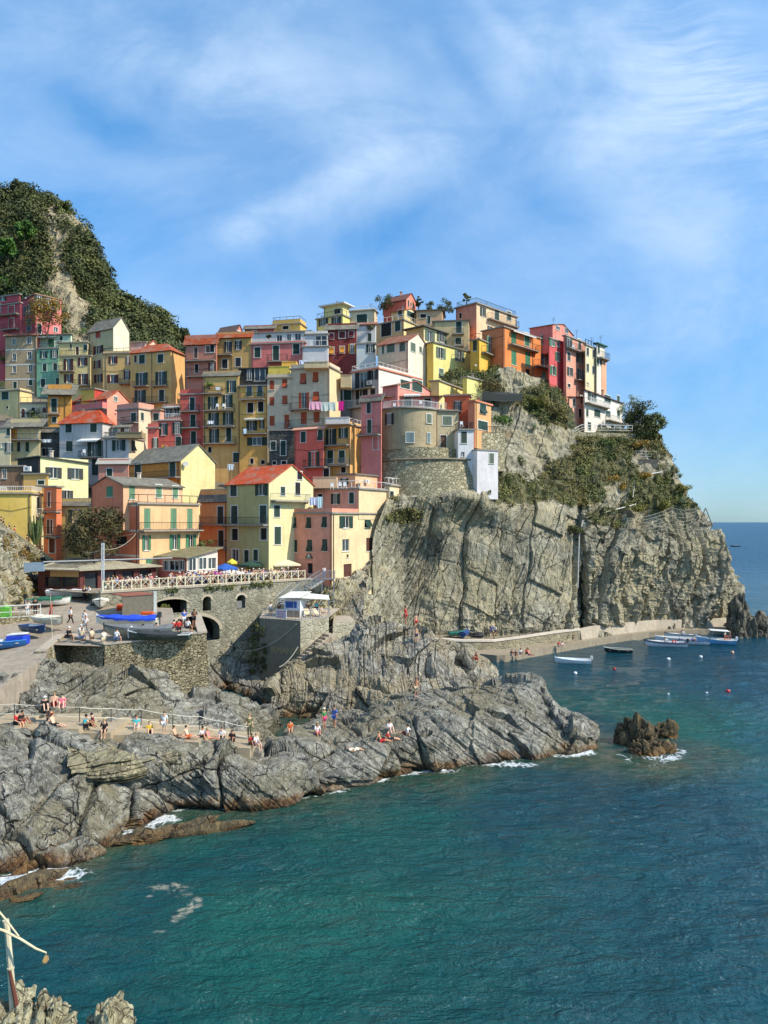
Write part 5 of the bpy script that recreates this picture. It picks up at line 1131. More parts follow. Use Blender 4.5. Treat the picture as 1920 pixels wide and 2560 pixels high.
h81 = house('R', 'narrow white house with dark green shutter joined to the round tower', (962,1163,1169), (600,1010), 114.5, -8, (222,226,228), 'f', '1036 692 74 150 c;1022 912 44 64 w', rail_='b', k=1.0, drop=3)
h82 = house('R', 'slim white tower block with small dark window, standing on the cliff edge', (1206,1478,1484), (872,1470), 114.8, -24, (230,232,234), 'f', '1393 965 60 132 c K;1377 1395 26 44 k', k=1.05, drop=.3, oh=.15)

# round bastion tower with its rubble base
def arc_wall(reg, px0, px1, yt, yb, Y, bulge, mat, name, root=None, org=None, n=20, th=1.0, batter=0.):
    a = Vector(((px0-960)/F*Y, Y, 0)); b = Vector(((px1-960)/F*Y, Y, 0)); zt = CH+(HY-yt)*Y/F; zb = CH+(HY-yb)*Y/F
    pts = []
    for k in range(n+1):
        t = k/n; p = a.lerp(b, t); off = bulge*math.sin(math.pi*t)**.75
        pts.append((p, off))
    mb = MB()
    for (p, o), (q, o2) in zip(pts[:-1], pts[1:]):
        f = lambda p, o, z: Vector((p.x, p.y-o-(batter if z == zb else 0), z))
        mb.poly([f(p, o, zb), f(q, o2, zb), f(q, o2, zt), f(p, o, zt)]); mb.poly([f(p, o, zt), f(q, o2, zt), (q.x, q.y+4, zt), (p.x, p.y+4, zt)])
    for (p, o), s in ((pts[0], 1), (pts[-1], -1)): mb.poly([(p.x, p.y+4, zb), (p.x, p.y-o-batter, zb), (p.x, p.y-o, zt), (p.x, p.y+4, zt)][::s])
    return mb.build(name, mat, root, org, smooth=False), pts, zt, zb
torg = P(1030, 1150, 116)
tower = empty('round_tower', torg, 'round khaki plastered bastion with blue-grey shutters, pale tile edge on top', 'tower')
tw, tpts, tzt, tzb = arc_wall('P', 951, 1094, 1027, 1126, 116.5, 2.8, m_plaster((160, 150, 116), 1.1, 1.5), 'wall', tower, torg)
TF = Wall(Vector(((1094-960)/F*116.5, 116.5, 0)), Vector(((1147-960)/F*117.0, 117.0, 0)), tzb, tzt)
mb = MB(); hl = []
window(TF, tower, *[TF.map(1107, 0)[0], TF.map(1129, 0)[0]], TF.map(1118, 1063)[1], TF.map(1118, 1041)[1], 'c', 'K', True, torg, hl, TRIM)
window(TF, tower, *[TF.map(1101, 0)[0], TF.map(1116, 0)[0]], TF.map(1108, 1122)[1], TF.map(1108, 1088)[1], 'd', 'M', True, torg, hl, TRIM)
wallmesh(mb, TF, hl); mb.poly([TF.pt(TF.L, tzb), TF.pt(TF.L, tzb)+Vector((0,4,0)), TF.pt(TF.L, tzt)+Vector((0,4,0)), TF.pt(TF.L, tzt)]); mb.build('flat_wall', m_plaster((182, 172, 134), 1.1), tower, torg)
cap = MB()
for (p, o), (q, o2) in zip(tpts[:-1], tpts[1:]):
    cap.prism([(p.x, p.y-o-.35, tzt), (q.x, q.y-o2-.35, tzt), (q.x, q.y+3.5, tzt), (p.x, p.y+3.5, tzt)], (0, 0, .2))
cap.prism([TF.pt(0, tzt, .35), TF.pt(TF.L, tzt, .35), TF.pt(TF.L, tzt, -4), TF.pt(0, tzt, -4)], (0, 0, .2))
cap.build('roof_slab', SLAB, tower, torg)
rl = MB(); rail(rl, [(p.x, p.y-o-.15, tzt+.2) for p, o in tpts[1::3]]+[tuple(TF.pt(TF.L*.4, tzt+.2, .1))], 1.0, r=.03, step=.2); rl.build('railing', WHITE, tower, torg)
pp = MB(); q = P(1091, 1027, 116.3); pp.tube([(q.x, q.y, tzt), (q.x, q.y, tzb)], .14, 8); pp.build('downpipe', PIPE, tower, torg)
for (px0, px1, y0, y1, sc, typ) in ((963, 984, 1034, 1062, 'N', 'o'), (1016, 1035, 1081, 1106, 'B', 'c'), (1067, 1079, 1035, 1058, 'K', 'c'), (1068, 1076, 1082, 1107, 'B', 'c')):
    best = None
    for (p, o), (q, o2) in zip(tpts[:-1], tpts[1:]):
        Wq = Wall((p.x, p.y-o), (q.x, q.y-o2), tzb, tzt); t, zc = Wq.map((px0+px1)/2, (y0+y1)/2)
        if -.01 <= t <= Wq.L+.01: best = Wq
    if best is not None:
        W_ = best; W_.A = W_.A+W_.n*.06; W_.L = .01
        t0, zz0 = W_.map(px0, y1); t1, _ = W_.map(px1, y1); _, z1_ = W_.map((px0+px1)/2, y0); _, z0_ = W_.map((px0+px1)/2, y1)
        window(W_, tower, t0, t1, z0_, z1_, typ, sc, True, torg, [], TRIM)
borg = P(1060, 1190, 116)
bast = empty('bastion_wall', borg, 'bulging rubble-stone base wall carrying the round tower above the cliff', 'wall')
arc_wall('P', 946, 1204, 1152, 1256, 116.3, 3.4, M_PLATEAU, 'lower_masonry', bast, borg, batter=1.0)
arc_wall('P', 950, 1150, 1122, 1151, 116.4, 3.0, M_PLATEAU, 'upper_masonry', bast, borg)
ml = MB(); q = [(p.x, p.y-o*1.0-.15, CH+(HY-1151.5)*116.3/F) for p, o in [( (Vector(((946+(1204-946)*t-960)/F*116.3, 116.3, 0))), 3.4*math.sin(math.pi*t)**.75) for t in [k/20 for k in range(21)]]]
ml.tube(q, .16, 6); ml.build('string_course', m_plaster((140,132,110), 1.0), bast, borg)
tw2 = MB(); a_, b_ = P(1184, 1082, 117), P(1262, 1082, 120)
tw2.obox(P(1184, 1180, 117), b_-a_, (0, 3, 0), (0, 0, (1180-1082)*117/F)); to = tw2.build('retaining_wall', M_PLATEAU, origin=P(1184, 1180, 117)); tag(to, 'rubble terrace wall with iron railing under the peach-orange house', 'wall')
rl = MB(); rail(rl, [a_+Vector((.1,.1,.0)), b_+Vector((-.1,.1,.0))], 1.0, r=.03, step=.3); rl.build('railing', IRON, to, P(1184, 1180, 117))

def tblock(reg, xs, ys, Y, col, label, a=6, th=2.0):
    "low terrace wall or parapet between the houses"
    (x0, y0), (x1, y1) = rp(reg, xs[0], ys[0]), rp(reg, xs[1], ys[1]); p, q = P(x0, y1, Y), P(x1, y1, Y); q = q+Vector((0, -math.sin(R(a))*(q-p).length, 0)); mb = MB(); mb.obox(p, q-p, (0, th, 0), (0, 0, (y1-y0)*Y/F)); mb.obox(p+Vector((0,-.08,(y1-y0)*Y/F)), q-p, (0, th+.1, 0), (0, 0, .08))
    tag(mb.build('terrace_wall', m_plaster(col, 1.15), origin=p), label, 'wall', 'terrace walls between the houses')
tblock('B', (1205, 1432), (652, 790), 122.5, (236,214,70), 'lemon yellow terrace wall behind the beige tenement left part')
tblock('B', (1345, 1500), (600, 680), 124, (224,178,66), 'ochre terrace wall under the rose-pink house')
tblock('C', (0, 250), (770, 830), 117.8, (206,186,140), 'beige planted parapet on top of the beige tenement')
tblock('C', (225, 470), (1345, 1410), 113.8, (222,220,212), 'white parapet of the terrace on the golden house')
tblock('H', (590, 840), (968, 1080), 106.2, (238,206,162), 'cream terrace wall between the red tiled roof and the peach house')
tblock('C', (380, 490), (905, 1030), 121, (186,172,130), 'tan stair wall between the beige tenement and the white house')
tblock('E', (1195, 1480), (340, 395), 115.4, (150,136,100), 'planted ledge of the grey wing terrace')
# ------------------------------------------------------------------ harbour works
def thing_mb(mb, name, mat, origin, label, cat, group=None, smooth=False):
    return tag(mb.build(name, mat, origin=origin, smooth=smooth), label, cat, group)
# arched retaining wall that carries the terrace; openings are real holes with dark rooms behind
AW = Wall((-30.8, 80.3), (-9.6, 99.4), 1.0, TZ+.05)
aorg = AW.pt(0, 1.0)
aw = empty('arched_wall', aorg, 'long streaked stone wall with a big low arch and small arched openings under the terrace', 'wall')
def arch_poly(t0, t1, z0, zs, z1, n=14):
    "outline of an opening: springing height zs, crown z1"
    c = (t0+t1)/2; a = (t1-t0)/2; b = z1-zs
    return [(t0, z0)]+[(c-a*math.cos(math.pi*k/n), zs+b*math.sin(math.pi*k/n)) for k in range(n+1)]+[(t1, z0)]
ops = []
for (x0, x1, yb, ys, yt) in ((387, 467, 1533, 1508, 1498), (507, 527.5, 1526, 1500, 1491), (592, 613.5, 1521, 1496, 1487), (413, 549, 1606, 1581, 1540)):
    t0, _ = AW.map(x0, yb); t1, _ = AW.map(x1, yb); xm = (x0+x1)/2
    ops.append(arch_poly(t0, t1, AW.map(xm, yb)[1], AW.map(xm, ys)[1], AW.map(xm, yt)[1]))
def zrange(op, t):
    "vertical extent of an opening at t, or None"
    if t <= op[0][0]+1e-6 or t >= op[-1][0]-1e-6: return None
    top = op[1:-1]
    for (a, za), (b, zb_) in zip(top[:-1], top[1:]):
        if a <= t <= b+1e-9: return op[0][1], za+(zb_-za)*((t-a)/(b-a) if b > a else 0)
    return None
tsx = sorted({0., AW.L} | {round(p[0], 4) for o in ops for p in o} | set(np.linspace(0, AW.L, 30).tolist()))
mb = MB()
for a, b in zip(tsx[:-1], tsx[1:]):
    if b-a < 1e-3: continue
    m = (a+b)/2; cuts = []
    for o in ops:
        if zrange(o, m):
            za = zrange(o, a+1e-5) or zrange(o, m); zb2 = zrange(o, b-1e-5) or zrange(o, m); cuts.append((o[0][1], o[0][1], za[1], zb2[1]))
    cuts.sort(); lo = (AW.z0, AW.z0)
    for c in cuts:
        if c[0] > lo[0] and c[1] > lo[1]: mb.poly([AW.pt(a, lo[0]), AW.pt(b, lo[1]), AW.pt(b, c[1]), AW.pt(a, c[0])])
        lo = (c[2], c[3])
    mb.poly([AW.pt(a, lo[0]), AW.pt(b, lo[1]), AW.pt(b, AW.z1), AW.pt(a, AW.z1)])
for o in ops:
    for p, q in zip(o[:-1], o[1:]): mb.poly([AW.pt(p[0], p[1]), AW.pt(q[0], q[1]), AW.pt(q[0], q[1], -1.6), AW.pt(p[0], p[1], -1.6)])
mb.poly([AW.pt(0, AW.z0), AW.pt(0, AW.z1), AW.pt(0, AW.z1, -3), AW.pt(0, AW.z0, -3)])
mb.build('masonry', M_ARCHWALL, aw, aorg)
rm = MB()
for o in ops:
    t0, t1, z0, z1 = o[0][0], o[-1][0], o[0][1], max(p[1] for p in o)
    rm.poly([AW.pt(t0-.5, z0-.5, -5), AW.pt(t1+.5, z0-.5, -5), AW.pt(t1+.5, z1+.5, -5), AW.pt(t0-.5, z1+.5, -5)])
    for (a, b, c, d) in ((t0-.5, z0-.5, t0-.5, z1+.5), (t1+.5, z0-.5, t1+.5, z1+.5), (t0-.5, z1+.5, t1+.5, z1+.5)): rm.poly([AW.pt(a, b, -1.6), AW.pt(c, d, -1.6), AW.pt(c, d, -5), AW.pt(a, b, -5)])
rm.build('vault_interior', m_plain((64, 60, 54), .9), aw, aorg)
for k, o in enumerate(ops):
    rg = MB(); w_ = .28 if k != 3 else .4
    for p, q in zip(o[1:-1][:-1], o[1:-1][1:]):
        c = Vector(((o[0][0]+o[-1][0])/2, o[1][1])); e = lambda s: (s[0]+(s[0]-c.x)/max(1e-3, math.hypot(s[0]-c.x, s[1]-c.y))*w_, s[1]+max(0.02, (s[1]-c.y)/max(1e-3, math.hypot(s[0]-c.x, s[1]-c.y)))*w_)
        P_, Q_ = e(p), e(q); rg.prism([AW.pt(p[0], p[1], .0), AW.pt(q[0], q[1], .0), AW.pt(Q_[0], Q_[1], .0), AW.pt(P_[0], P_[1], .0)], AW.n*.06)
    rg.build('arch_ring', m_plaster((176, 168, 146), 1.0), aw, aorg)
cp = MB(); AW.rect(cp, 0, AW.L, TZ+.05, TZ+.25, -.5, .12); cp.build('coping', CONC, aw, aorg)
gg = MB(); t0, z0 = AW.map(602, 1521); AW.rect(gg, t0-.5, t0+.5, z0, z0+.9, -.5, -.45); gg.build('gate', m_plain((120, 120, 116), .7), aw, aorg)

# the white cross-braced fence on the terrace
fo = AW.pt(0, TZ+.25)
fence = empty('terrace_fence', fo, 'long white wooden fence with crossed braces along the crowded terrace', 'fence')
FCR = m_plain((206, 196, 166), .8); npan = 25; e0, e1 = .3, AW.L-1.2
for k in range(npan+1):
    t = e0+(e1-e0)*k/npan; mb = MB(); AW.rect(mb, t-.07, t+.07, TZ+.25, TZ+1.40, -.19, -.05); mb.build('post', FCR, fence, fo)
    if k < npan:
        t2 = e0+(e1-e0)*(k+1)/npan
        mb = MB()
        for za, zb_ in ((.36, 1.22), (1.22, .36)): mb.tube([AW.pt(t+.07, TZ+.25+za-.05, -.12), AW.pt(t2-.07, TZ+.25+zb_-.05, -.12)], .035, 4)
        mb.build('cross_brace', FCR, fence, fo)
mb = MB()
for z in (1.28, .28): AW.rect(mb, e0, e1, TZ+z, TZ+z+.08, -.16, -.08)
mb.build('rail', FCR, fence, fo)
# weeds over the coping are built with the vegetation

# dry-stone wall of the boat ramp
def strip_wall(name, pts, bot, thick, mat, label, cat, cap=None, nseg=3):
    org = Vector(pts[0]); root = empty(name, org, label, cat); mb = MB(); cm = MB()
    for (p, q), (b0, b1) in zip(zip(pts[:-1], pts[1:]), zip(bot[:-1], bot[1:])):
        p, q = Vector(p), Vector(q); d = (q-p); n = Vector((d.y, -d.x, 0)).normalized()
        A, B = Vector((p.x, p.y, b0)), Vector((q.x, q.y, b1)); b_ = n*.35
        mb.poly([A+b_, B+b_, q, p]); mb.poly([p, q, q-n*thick, p-n*thick]); mb.poly([B-n*thick, A-n*thick, p-n*thick, q-n*thick])
        if cap: cm.obox(p-n*(thick+.05), q-p, n*(thick+.12), Vector((0, 0, .12)))
    for p, b, s in ((pts[0], bot[0], 1), (pts[-1], bot[-1], -1)):
        p = Vector(p); q = Vector(pts[1] if s == 1 else pts[-2]); d = (q-p)*s; n = Vector((d.y, -d.x, 0)).normalized()
        mb.poly([Vector((p.x, p.y, b))-n*thick, Vector((p.x, p.y, b))+n*.35, p, p-n*thick][::s])
    mb.build('masonry', mat, root, org)
    if cap: cm.build('coping', cap, root, org)
    return root
ct = [PR(131,1606,.15), PR(262,1613,.1), PR(300,1609,.1), PR(400,1598,.1), PR(516,1582,.2)]
ct[0] = ct[0]+Vector((0, 2.5, .25)); z_ = [6.4, 6.4, 6.0, 4.5, 3.2]
ct[1].z = max(ct[1].z, 9.3); ct.insert(0, PR(110,1630,.1)); z_.insert(0, 6.0)
strip_wall('ramp_wall', [tuple(p) for p in ct], z_, .7, M_DRYSTONE, 'dry-stone retaining wall of the boat ramp, dark on its left face, golden on its right', 'wall', cap=CONC)
pe = ct[-1]; strip_wall('ramp_wall', [tuple(pe), (pe.x-1.9, pe.y+6.5, pe.z), (pe.x-3.8, pe.y+13, pe.z)], [3.2, 3, 3], .7, M_DRYSTONE, 'end return of the dry-stone ramp wall below the big arch', 'wall', cap=CONC)

# concrete bathing platform with the bar
PZ_ = 8.64
pc = P(751, 1552, 85); pc.z = PZ_; pl_ = P(649, 1546, 87.6); pl_.z = PZ_; prr = P(822, 1545, 87.9); prr.z = PZ_
plat = empty('bathing_platform', pc, 'concrete and rubble bathing platform jutting out beside the cliff, bar on top', 'platform')
def quadwall(a, b, z0, z1, mat, name, root, org, out=0.):
    W = Wall((a.x, a.y), (b.x, b.y), z0, z1); mb = MB(); mb.poly([W.pt(0, z0, out), W.pt(W.L, z0, out), W.pt(W.L, z1), W.pt(0, z1)]); mb.build(name, mat, root, org); return W
PWl = quadwall(pl_, pc, 1.5, PZ_, m_plaster((132, 126, 108), 1.0, 1.6), 'left_face', plat, pc)
PWr = quadwall(pc, prr, 1.5, PZ_, m_stone((158,150,128), (188,180,156), (170,162,138), 1.3, 1.2, name='pale_masonry', stain=.35), 'right_face', plat, pc)
pr2 = prr+(prr-pc).normalized()*3.5; quadwall(prr+Vector((.4,1.2,0)), pr2+Vector((.4, 2, 0)), 3, PZ_-.9, m_stone((158,150,128), (188,180,156), (170,162,138), 1.3, 1.2), 'step_block', plat, pc)
mb = MB(); mb.poly([pl_, pc, prr, prr+Vector((1, 11, 0)), pl_+Vector((-1, 9, 0))]); mb.prism([prr+Vector((.4,1.2,-.9)), pr2+Vector((.4,2,-.9)), pr2+Vector((-1,9,-.9)), prr+Vector((0,9,-.9))], (0,0,.02)); mb.build('deck', CONC, plat, pc)
mb = MB(); rail(mb, [pl_+Vector((.2,.3,0)), pc+Vector((-.1,.3,0))], 1.1, r=.03, step=.5, mid=True); rail(mb, [pc+Vector((.1,.35,0)), prr+Vector((-.1,.2,0))], 1.1, False, r=.03); mb.build('railing', GREYMETAL, plat, pc)
# faint painted letters on the shaded face
def text_mesh(name, s, size, mat, parent, loc, rot, ext=.01):
    cu = bpy.data.curves.new(name, 'FONT'); cu.body = s; cu.size = size; cu.extrude = ext; cu.align_x = 'CENTER'; cu.align_y = 'CENTER'
    tmp = bpy.data.objects.new(name, cu); COL.objects.link(tmp); dg = bpy.context.evaluated_depsgraph_get()
    me = bpy.data.meshes.new_from_object(tmp.evaluated_get(dg)); bpy.data.objects.remove(tmp); bpy.data.curves.remove(cu)
    me.materials.clear(); me.materials.append(mat); o = bpy.data.objects.new(name, me); COL.objects.link(o); o.parent = parent; o.location = loc; o.rotation_euler = rot; return o
rzl = math.atan2(PWl.d.y, PWl.d.x)
q = PWl.map(716, 1628); text_mesh('painted_letters', 'IRMANTO', 1.0, m_plain((172, 150, 98), .9), plat, PWl.pt(q[0], q[1], .01)-pc, (R(90), 0, rzl), .005)
# steps down the right face
mb = MB()
for k in range(9):
    f = k/8; x0, y0 = 822-(822-757)*f, 1582+(1640-1582)*f; t, z = PWr.map(x0, y0); PWr.rect(mb, t-.9, t+.1, 2.0, z, 0, 1.1)
mb.build('steps', CONC, plat, pc)
mb = MB(); pts = [PWr.pt(PWr.map(822-(822-757)*f, 1582+(1640-1582)*f)[0]-.4, PWr.map(822-(822-757)*f, 1582+(1640-1582)*f)[1], 1.05) for f in (0, .33, .66, 1)]; rail(mb, pts, .9, False, r=.025); mb.build('handrail', IRON, plat, pc)
# white bar kiosk under a sail
bo = P(728, 1548, 88.4); bo.z = PZ_
bar = empty('bar_kiosk', bo, 'small white bar hut with blue panel under a white sail on the platform', 'kiosk')
rz = math.atan2(PWl.d.y, PWl.d.x)+.1
def loc(x, y, z): c, s = math.cos(rz), math.sin(rz); return (bo.x+x*c-y*s, bo.y+x*s+y*c, bo.z+z)
mb = MB(); mb.box(loc(0, 1.2, 1.05), (2.2, 2.0, 2.1), rz); mb.build('hut_body', m_plain((222, 224, 226), .6), bar, bo)
mb = MB(); mb.box(loc(0, .0, .4), (2.3, .3, .8), rz); mb.build('counter', m_plaster((150, 138, 114), 1.), bar, bo)
mb = MB(); mb.box(loc(-.1, .17, 1.45), (1.5, .06, .75), rz); mb.build('panel', m_plain((44, 84, 158), .4), bar, bo)
mb = MB(); mb.obox(loc(-1.4, -.6, 2.25), Vector(loc(1.4, -.6, 2.35))-Vector(loc(-1.4, -.6, 2.25)), Vector(loc(-1.4, 2.6, 2.75))-Vector(loc(-1.4, -.6, 2.25)), (0, 0, .05)); mb.build('roof', WHITE, bar, bo)
so = P(776, 1545, 88.8); so.z = PZ_
sail = empty('sun_sail', so, 'white sun sail on thin poles beside the bar hut', 'sun sail')
mb = MB(); mb.prism([so+Vector((-1.9,-1,2.35)), so+Vector((2.3,.2,2.0)), so+Vector((2.0,2.4,2.3)), so+Vector((-1.9,2.2,2.7))], (0,0,.04)); mb.build('cloth', WHITE, sail, so)
for d in ((-1.9,-1,2.35), (2.3,.2,2.0), (2.0,2.4,2.3)): mb = MB(); mb.tube([so+Vector((d[0], d[1], 0)), so+Vector(d)], .035, 5); mb.build('pole', GREYMETAL, sail, so)
sg = MB(); W_ = PWl; q = W_.map(704, 1530); W_.rect(sg, q[0]-.75, q[0]+.75, PZ_+.15, PZ_+1.15, .05, .10); sgo = thing_mb(sg, 'notice_board', m_plain((232, 222, 220), .6), W_.pt(q[0], PZ_), 'white notice board with pink lettering on the platform railing', 'sign')
mb = MB()
for k in range(4): W_.rect(mb, q[0]-.6, q[0]+.6-.15*(k % 2), PZ_+.92-.21*k, PZ_+1.02-.21*k, .10, .108)
mb.build('lettering', m_plain((206, 120, 132), .7), sgo, W_.pt(q[0], PZ_))

# galvanised stairs from the terrace to the platform
so_ = P(760, 1470, 95)
st = empty('metal_stairs', so_, 'galvanised steel stairs with barred handrails from terrace to bathing platform', 'stairs')
a = P(806, 1447, 97.5); b = P(770, 1470, 96); c = P(740, 1478, 95.5); d_ = P(700, 1512, 92.5)
def flight(p, q, w=1.2):
    n = max(3, int(abs(p.z-q.z)/.2)); dr = Vector((q.x-p.x, q.y-p.y, 0)).normalized(); sd = Vector((-dr.y, dr.x, 0))*w
    mb = MB()
    for k in range(n):
        f = (k+.5)/n; m = p.lerp(q, f); mb.obox(m-sd/2-dr*.14, dr*.28, sd, (0, 0, .04))
    mb.build('treads', m_plain((196, 198, 198), .5), st, so_)
    for s in (-.5, .5):
        mb = MB(); mb.tube([p+sd*s+Vector((0,0,-.1)), q+sd*s+Vector((0,0,-.1))], .07, 4); mb.build('stringer', GREYMETAL, st, so_)
        mb = MB(); rail(mb, [p+sd*s, q+sd*s], 1.05, True, r=.022, step=.16); mb.build('handrail', GREYMETAL, st, so_)
flight(a, b); flight(c, d_)
mb = MB(); mb.obox(b-Vector((0,.6,.05)), c-b, (0, 1.2, 0), (0,0,.06)); mb.obox(a-Vector((0,.8,.05)), Vector((1.6,.5,0)), (0, 1.6, 0), (0,0,.06)); mb.build('landing', GREYMETAL, st, so_)
mb = MB(); rail(mb, [b-Vector((0,.6,0)), c-Vector((0,.6,0))], 1.05, r=.022, step=.16); rail(mb, [a-Vector((0,.8,0)), a+Vector((1.6,-.3,0)), a+Vector((1.6,1.1,0))], 1.1, r=.022, step=.16); mb.build('landing_rail', GREYMETAL, st, so_)
for p in (a+Vector((1.5,-.2,0)), a+Vector((0,-.7,0)), b, c): mb = MB(); mb.tube([p, (p.x, p.y, PZ_-1)], .06, 5); mb.build('post', GREYMETAL, st, so_)
mb = MB(); mb.tube([c+Vector((0,-.5,-1.6)), a+Vector((1.5,-.3,-1.9))], .04, 4); mb.tube([c+Vector((0,-.5,-2.6)), a+Vector((1.5,-.3,-2.9))], .04, 4); mb.build('cross_pipe', GREYMETAL, st, so_)

# quay, upper path and mole wall
def ribbon(name, pts_in, pts_out, z0, mat, label=None, cat=None):
    mb = MB()
    for (a, b), (c, d) in zip(zip(pts_in[:-1], pts_in[1:]), zip(pts_out[:-1], pts_out[1:])):
        a, b, c, d = map(Vector, (a, b, c, d)); mb.poly([c, d, b, a]); mb.poly([(c.x, c.y, z0), (d.x, d.y, z0), d, c])
    return mb
qz = 1.0
qo = [Pz(x, y-14.0, qz) for x, y in QUAY]; qo = [Vector((p.x, Pz(x, y, 0).y, qz)) for p, (x, y) in zip(qo, QUAY)]
qo = [Vector(((x-960)/F*Pz(x, y, 0).y, Pz(x, y, 0).y, qz)) for x, y in QUAY]
qi = [p+Vector((.6, 5.0+.0*k, 0)) for k, p in enumerate(qo)]
qo.insert(0, Vector((qo[0].x-2.5, qo[0].y+1.5, qz))); qi.insert(0, qi[0]+Vector((-3, 1, 0)))
qm = ribbon('quay', qi, qo, -3, CONC); tag(qm.build('quay', m_plaster((150, 142, 120), 1.0, 1.8), origin=qo[2]), kind='structure')
# upper path: z from 3.3 (left) down to 2.6, parapet wall facing the quay
up = [P(925, 1592, 105.5), P(1000, 1594, 106.5), P(1080, 1596, 107.5), P(1160, 1600, 109), P(1235, 1600, 110.5), P(1300, 1592, 112.5), P(1380, 1580, 116), P(1450, 1572, 119)]
ui = [p+Vector((.5, 6.5, .0)) for p in up]
um = ribbon('upper_path', ui, up, 0.4, CONC); tag(um.build('upper_path', m_stone((140,130,106), (176,164,134), (150,140,116), 1.1, 1.3, name='path_masonry', stain=.5), origin=up[2]), kind='structure')
cpm = MB()
for p, q in zip(up[:-1], up[1:]): cpm.obox(p+Vector((0,-.12,-.25)), q-p, (0, .8, 0), (0, 0, .3))
tag(cpm.build('path_kerb', m_plaster((206, 200, 184), 1.0), origin=up[2]), kind='structure')
rp_ = [p+Vector((0, .5, .05)) for p in up[:-1]]
rr_ = empty('path_railing', up[2], 'thin iron railing along the concrete path below the cliff', 'railing')
mb = MB(); rail(mb, rp_, 1.05, False, r=.025, mid=True); mb.build('rails', IRON, rr_, up[2])
mw = [P(1450, 1573, 119.5), P(1480, 1566, 121.5), P(1560, 1557, 126.5), P(1640, 1550.5, 131), P(1740, 1548, 133.3), P(1830, 1545, 136.2)]
mb_ = [.9]*6
ws = strip_wall('mole_wall', [tuple(p) for p in mw], mb_, .5, m_plaster((176, 169, 148), 1.0, 1.5), 'long smooth concrete wall along the quay at the foot of the crag', 'wall')
mo = MB(); o0 = P(1825, 1577, 133.5); o0.z = 1.5; mo.obox(o0+Vector((0,0,-3.5)), (26, -1.5, 0), (0, 3.2, 0), (0, 0, 3.6)); tag(mo.build('mole', m_plaster((150, 140, 116), 1.0, 1.4), origin=o0), kind='structure')
stp = MB(); sb = P(1845, 1576, 134.5)
for k in range(9): stp.obox(sb+Vector((-1.6+.12*k, .4+.3*k, -1.0)), (3.4, 0, 0), (0, .5, 0), (0, 0, 1.2+.24*k))
thing_mb(stp, 'stone_steps', CONC, sb, 'worn stone steps climbing beside the dark crag at the end of the mole', 'steps')
lp = P(1836, 1550, 133)

# bathers' path: a row of stepped concrete blocks over the rock shelf
bp = [(-60,1826,35,1826,5.9), (35,1824,200,1822,5.7), (200,1832,280,1832,5.25), (280,1838,357,1836,4.95), (357,1851,436,1849,4.45), (436,1852,500,1856,4.25), (500,1862,555,1862,3.75), (555,1868,627,1870,3.35)]
for k, (x0, y0, x1, y1, z) in enumerate(bp):
    a, b = Pz(x0, y0-2, z), Pz(x1, y1-2, z); mb = MB(); b_ = Vector((b.x, b.y, z)); a_ = Vector((a.x, a.y, z))
    mb.obox(a_+Vector((0, -.2, -1.6)), b_-a_-Vector((.03, 0, 0)), (0, 4.2, 0), (0, 0, 1.6)); tag(mb.build('path_block', m_plaster((170, 158, 128), 1.0, 1.3), origin=a_), kind='structure')
# rope railing along it
posts = [(25,1806,5.9,1766),(111,1808,5.8,1768),(190,1815,5.6,1774),(270,1816,5.1,1777),(346,1820,4.9,1779),(426,1836,4.4,1792),(494,1838,4.2,1797),(556,1852,3.7,1810),(618,1868,3.3,1816)]
po = Pz(270, 1816, 5.1); rr2 = empty('rope_railing', po, 'white double rope strung on iron posts along the bathing path', 'railing')
tops = []; mids = []
for x, y, z, yt in posts:
    p = Pz(x, y, z)+Vector((0, .6, 0)); h = min((y-yt)*p.y/F, 1.35); mb = MB(); mb.tube([p-Vector((0,0,1.0)), p+Vector((0,0,h))], .03, 5); mb.build('post', IRON, rr2, po); tops.append(p+Vector((0,0,h))); mids.append(p+Vector((0,0,h*.42)))
def sagline(pts, sag, n=6):
    o = []
    for p, q in zip(pts[:-1], pts[1:]):
        for k in range(n): f = k/n; o.append(p.lerp(q, f)-Vector((0,0,sag*4*f*(1-f))))
    return o+[pts[-1]]
for pts in ([tops[0]-Vector((3,0,0))]+tops, [mids[0]-Vector((3,0,0))]+mids):
    mb = MB(); mb.tube(sagline([Vector(p) for p in pts], .06), .022, 4); mb.build('rope', m_plain((222, 216, 196), .8), rr2, po)
# long slack rope from the shaded rock to the platform
mb = MB(); mb.tube(sagline([P(590, 1625, 89), P(741, 1560, 84.8)], 1.1, 14), .05, 5); thing_mb(mb, 'rope', m_plain((170, 165, 150), .8), P(590, 1625, 89), 'long slack mooring rope hanging across the dark corner beneath the platform', 'rope')
mb = MB(); mb.tube(sagline([P(745, 1617, 83.5), P(698, 1668, 82)], .35, 8), .05, 5); thing_mb(mb, 'rope', m_plain((176, 170, 152), .8), P(745, 1617, 83.5), 'shorter rope dropping to the boulders at the foot of the platform', 'rope')

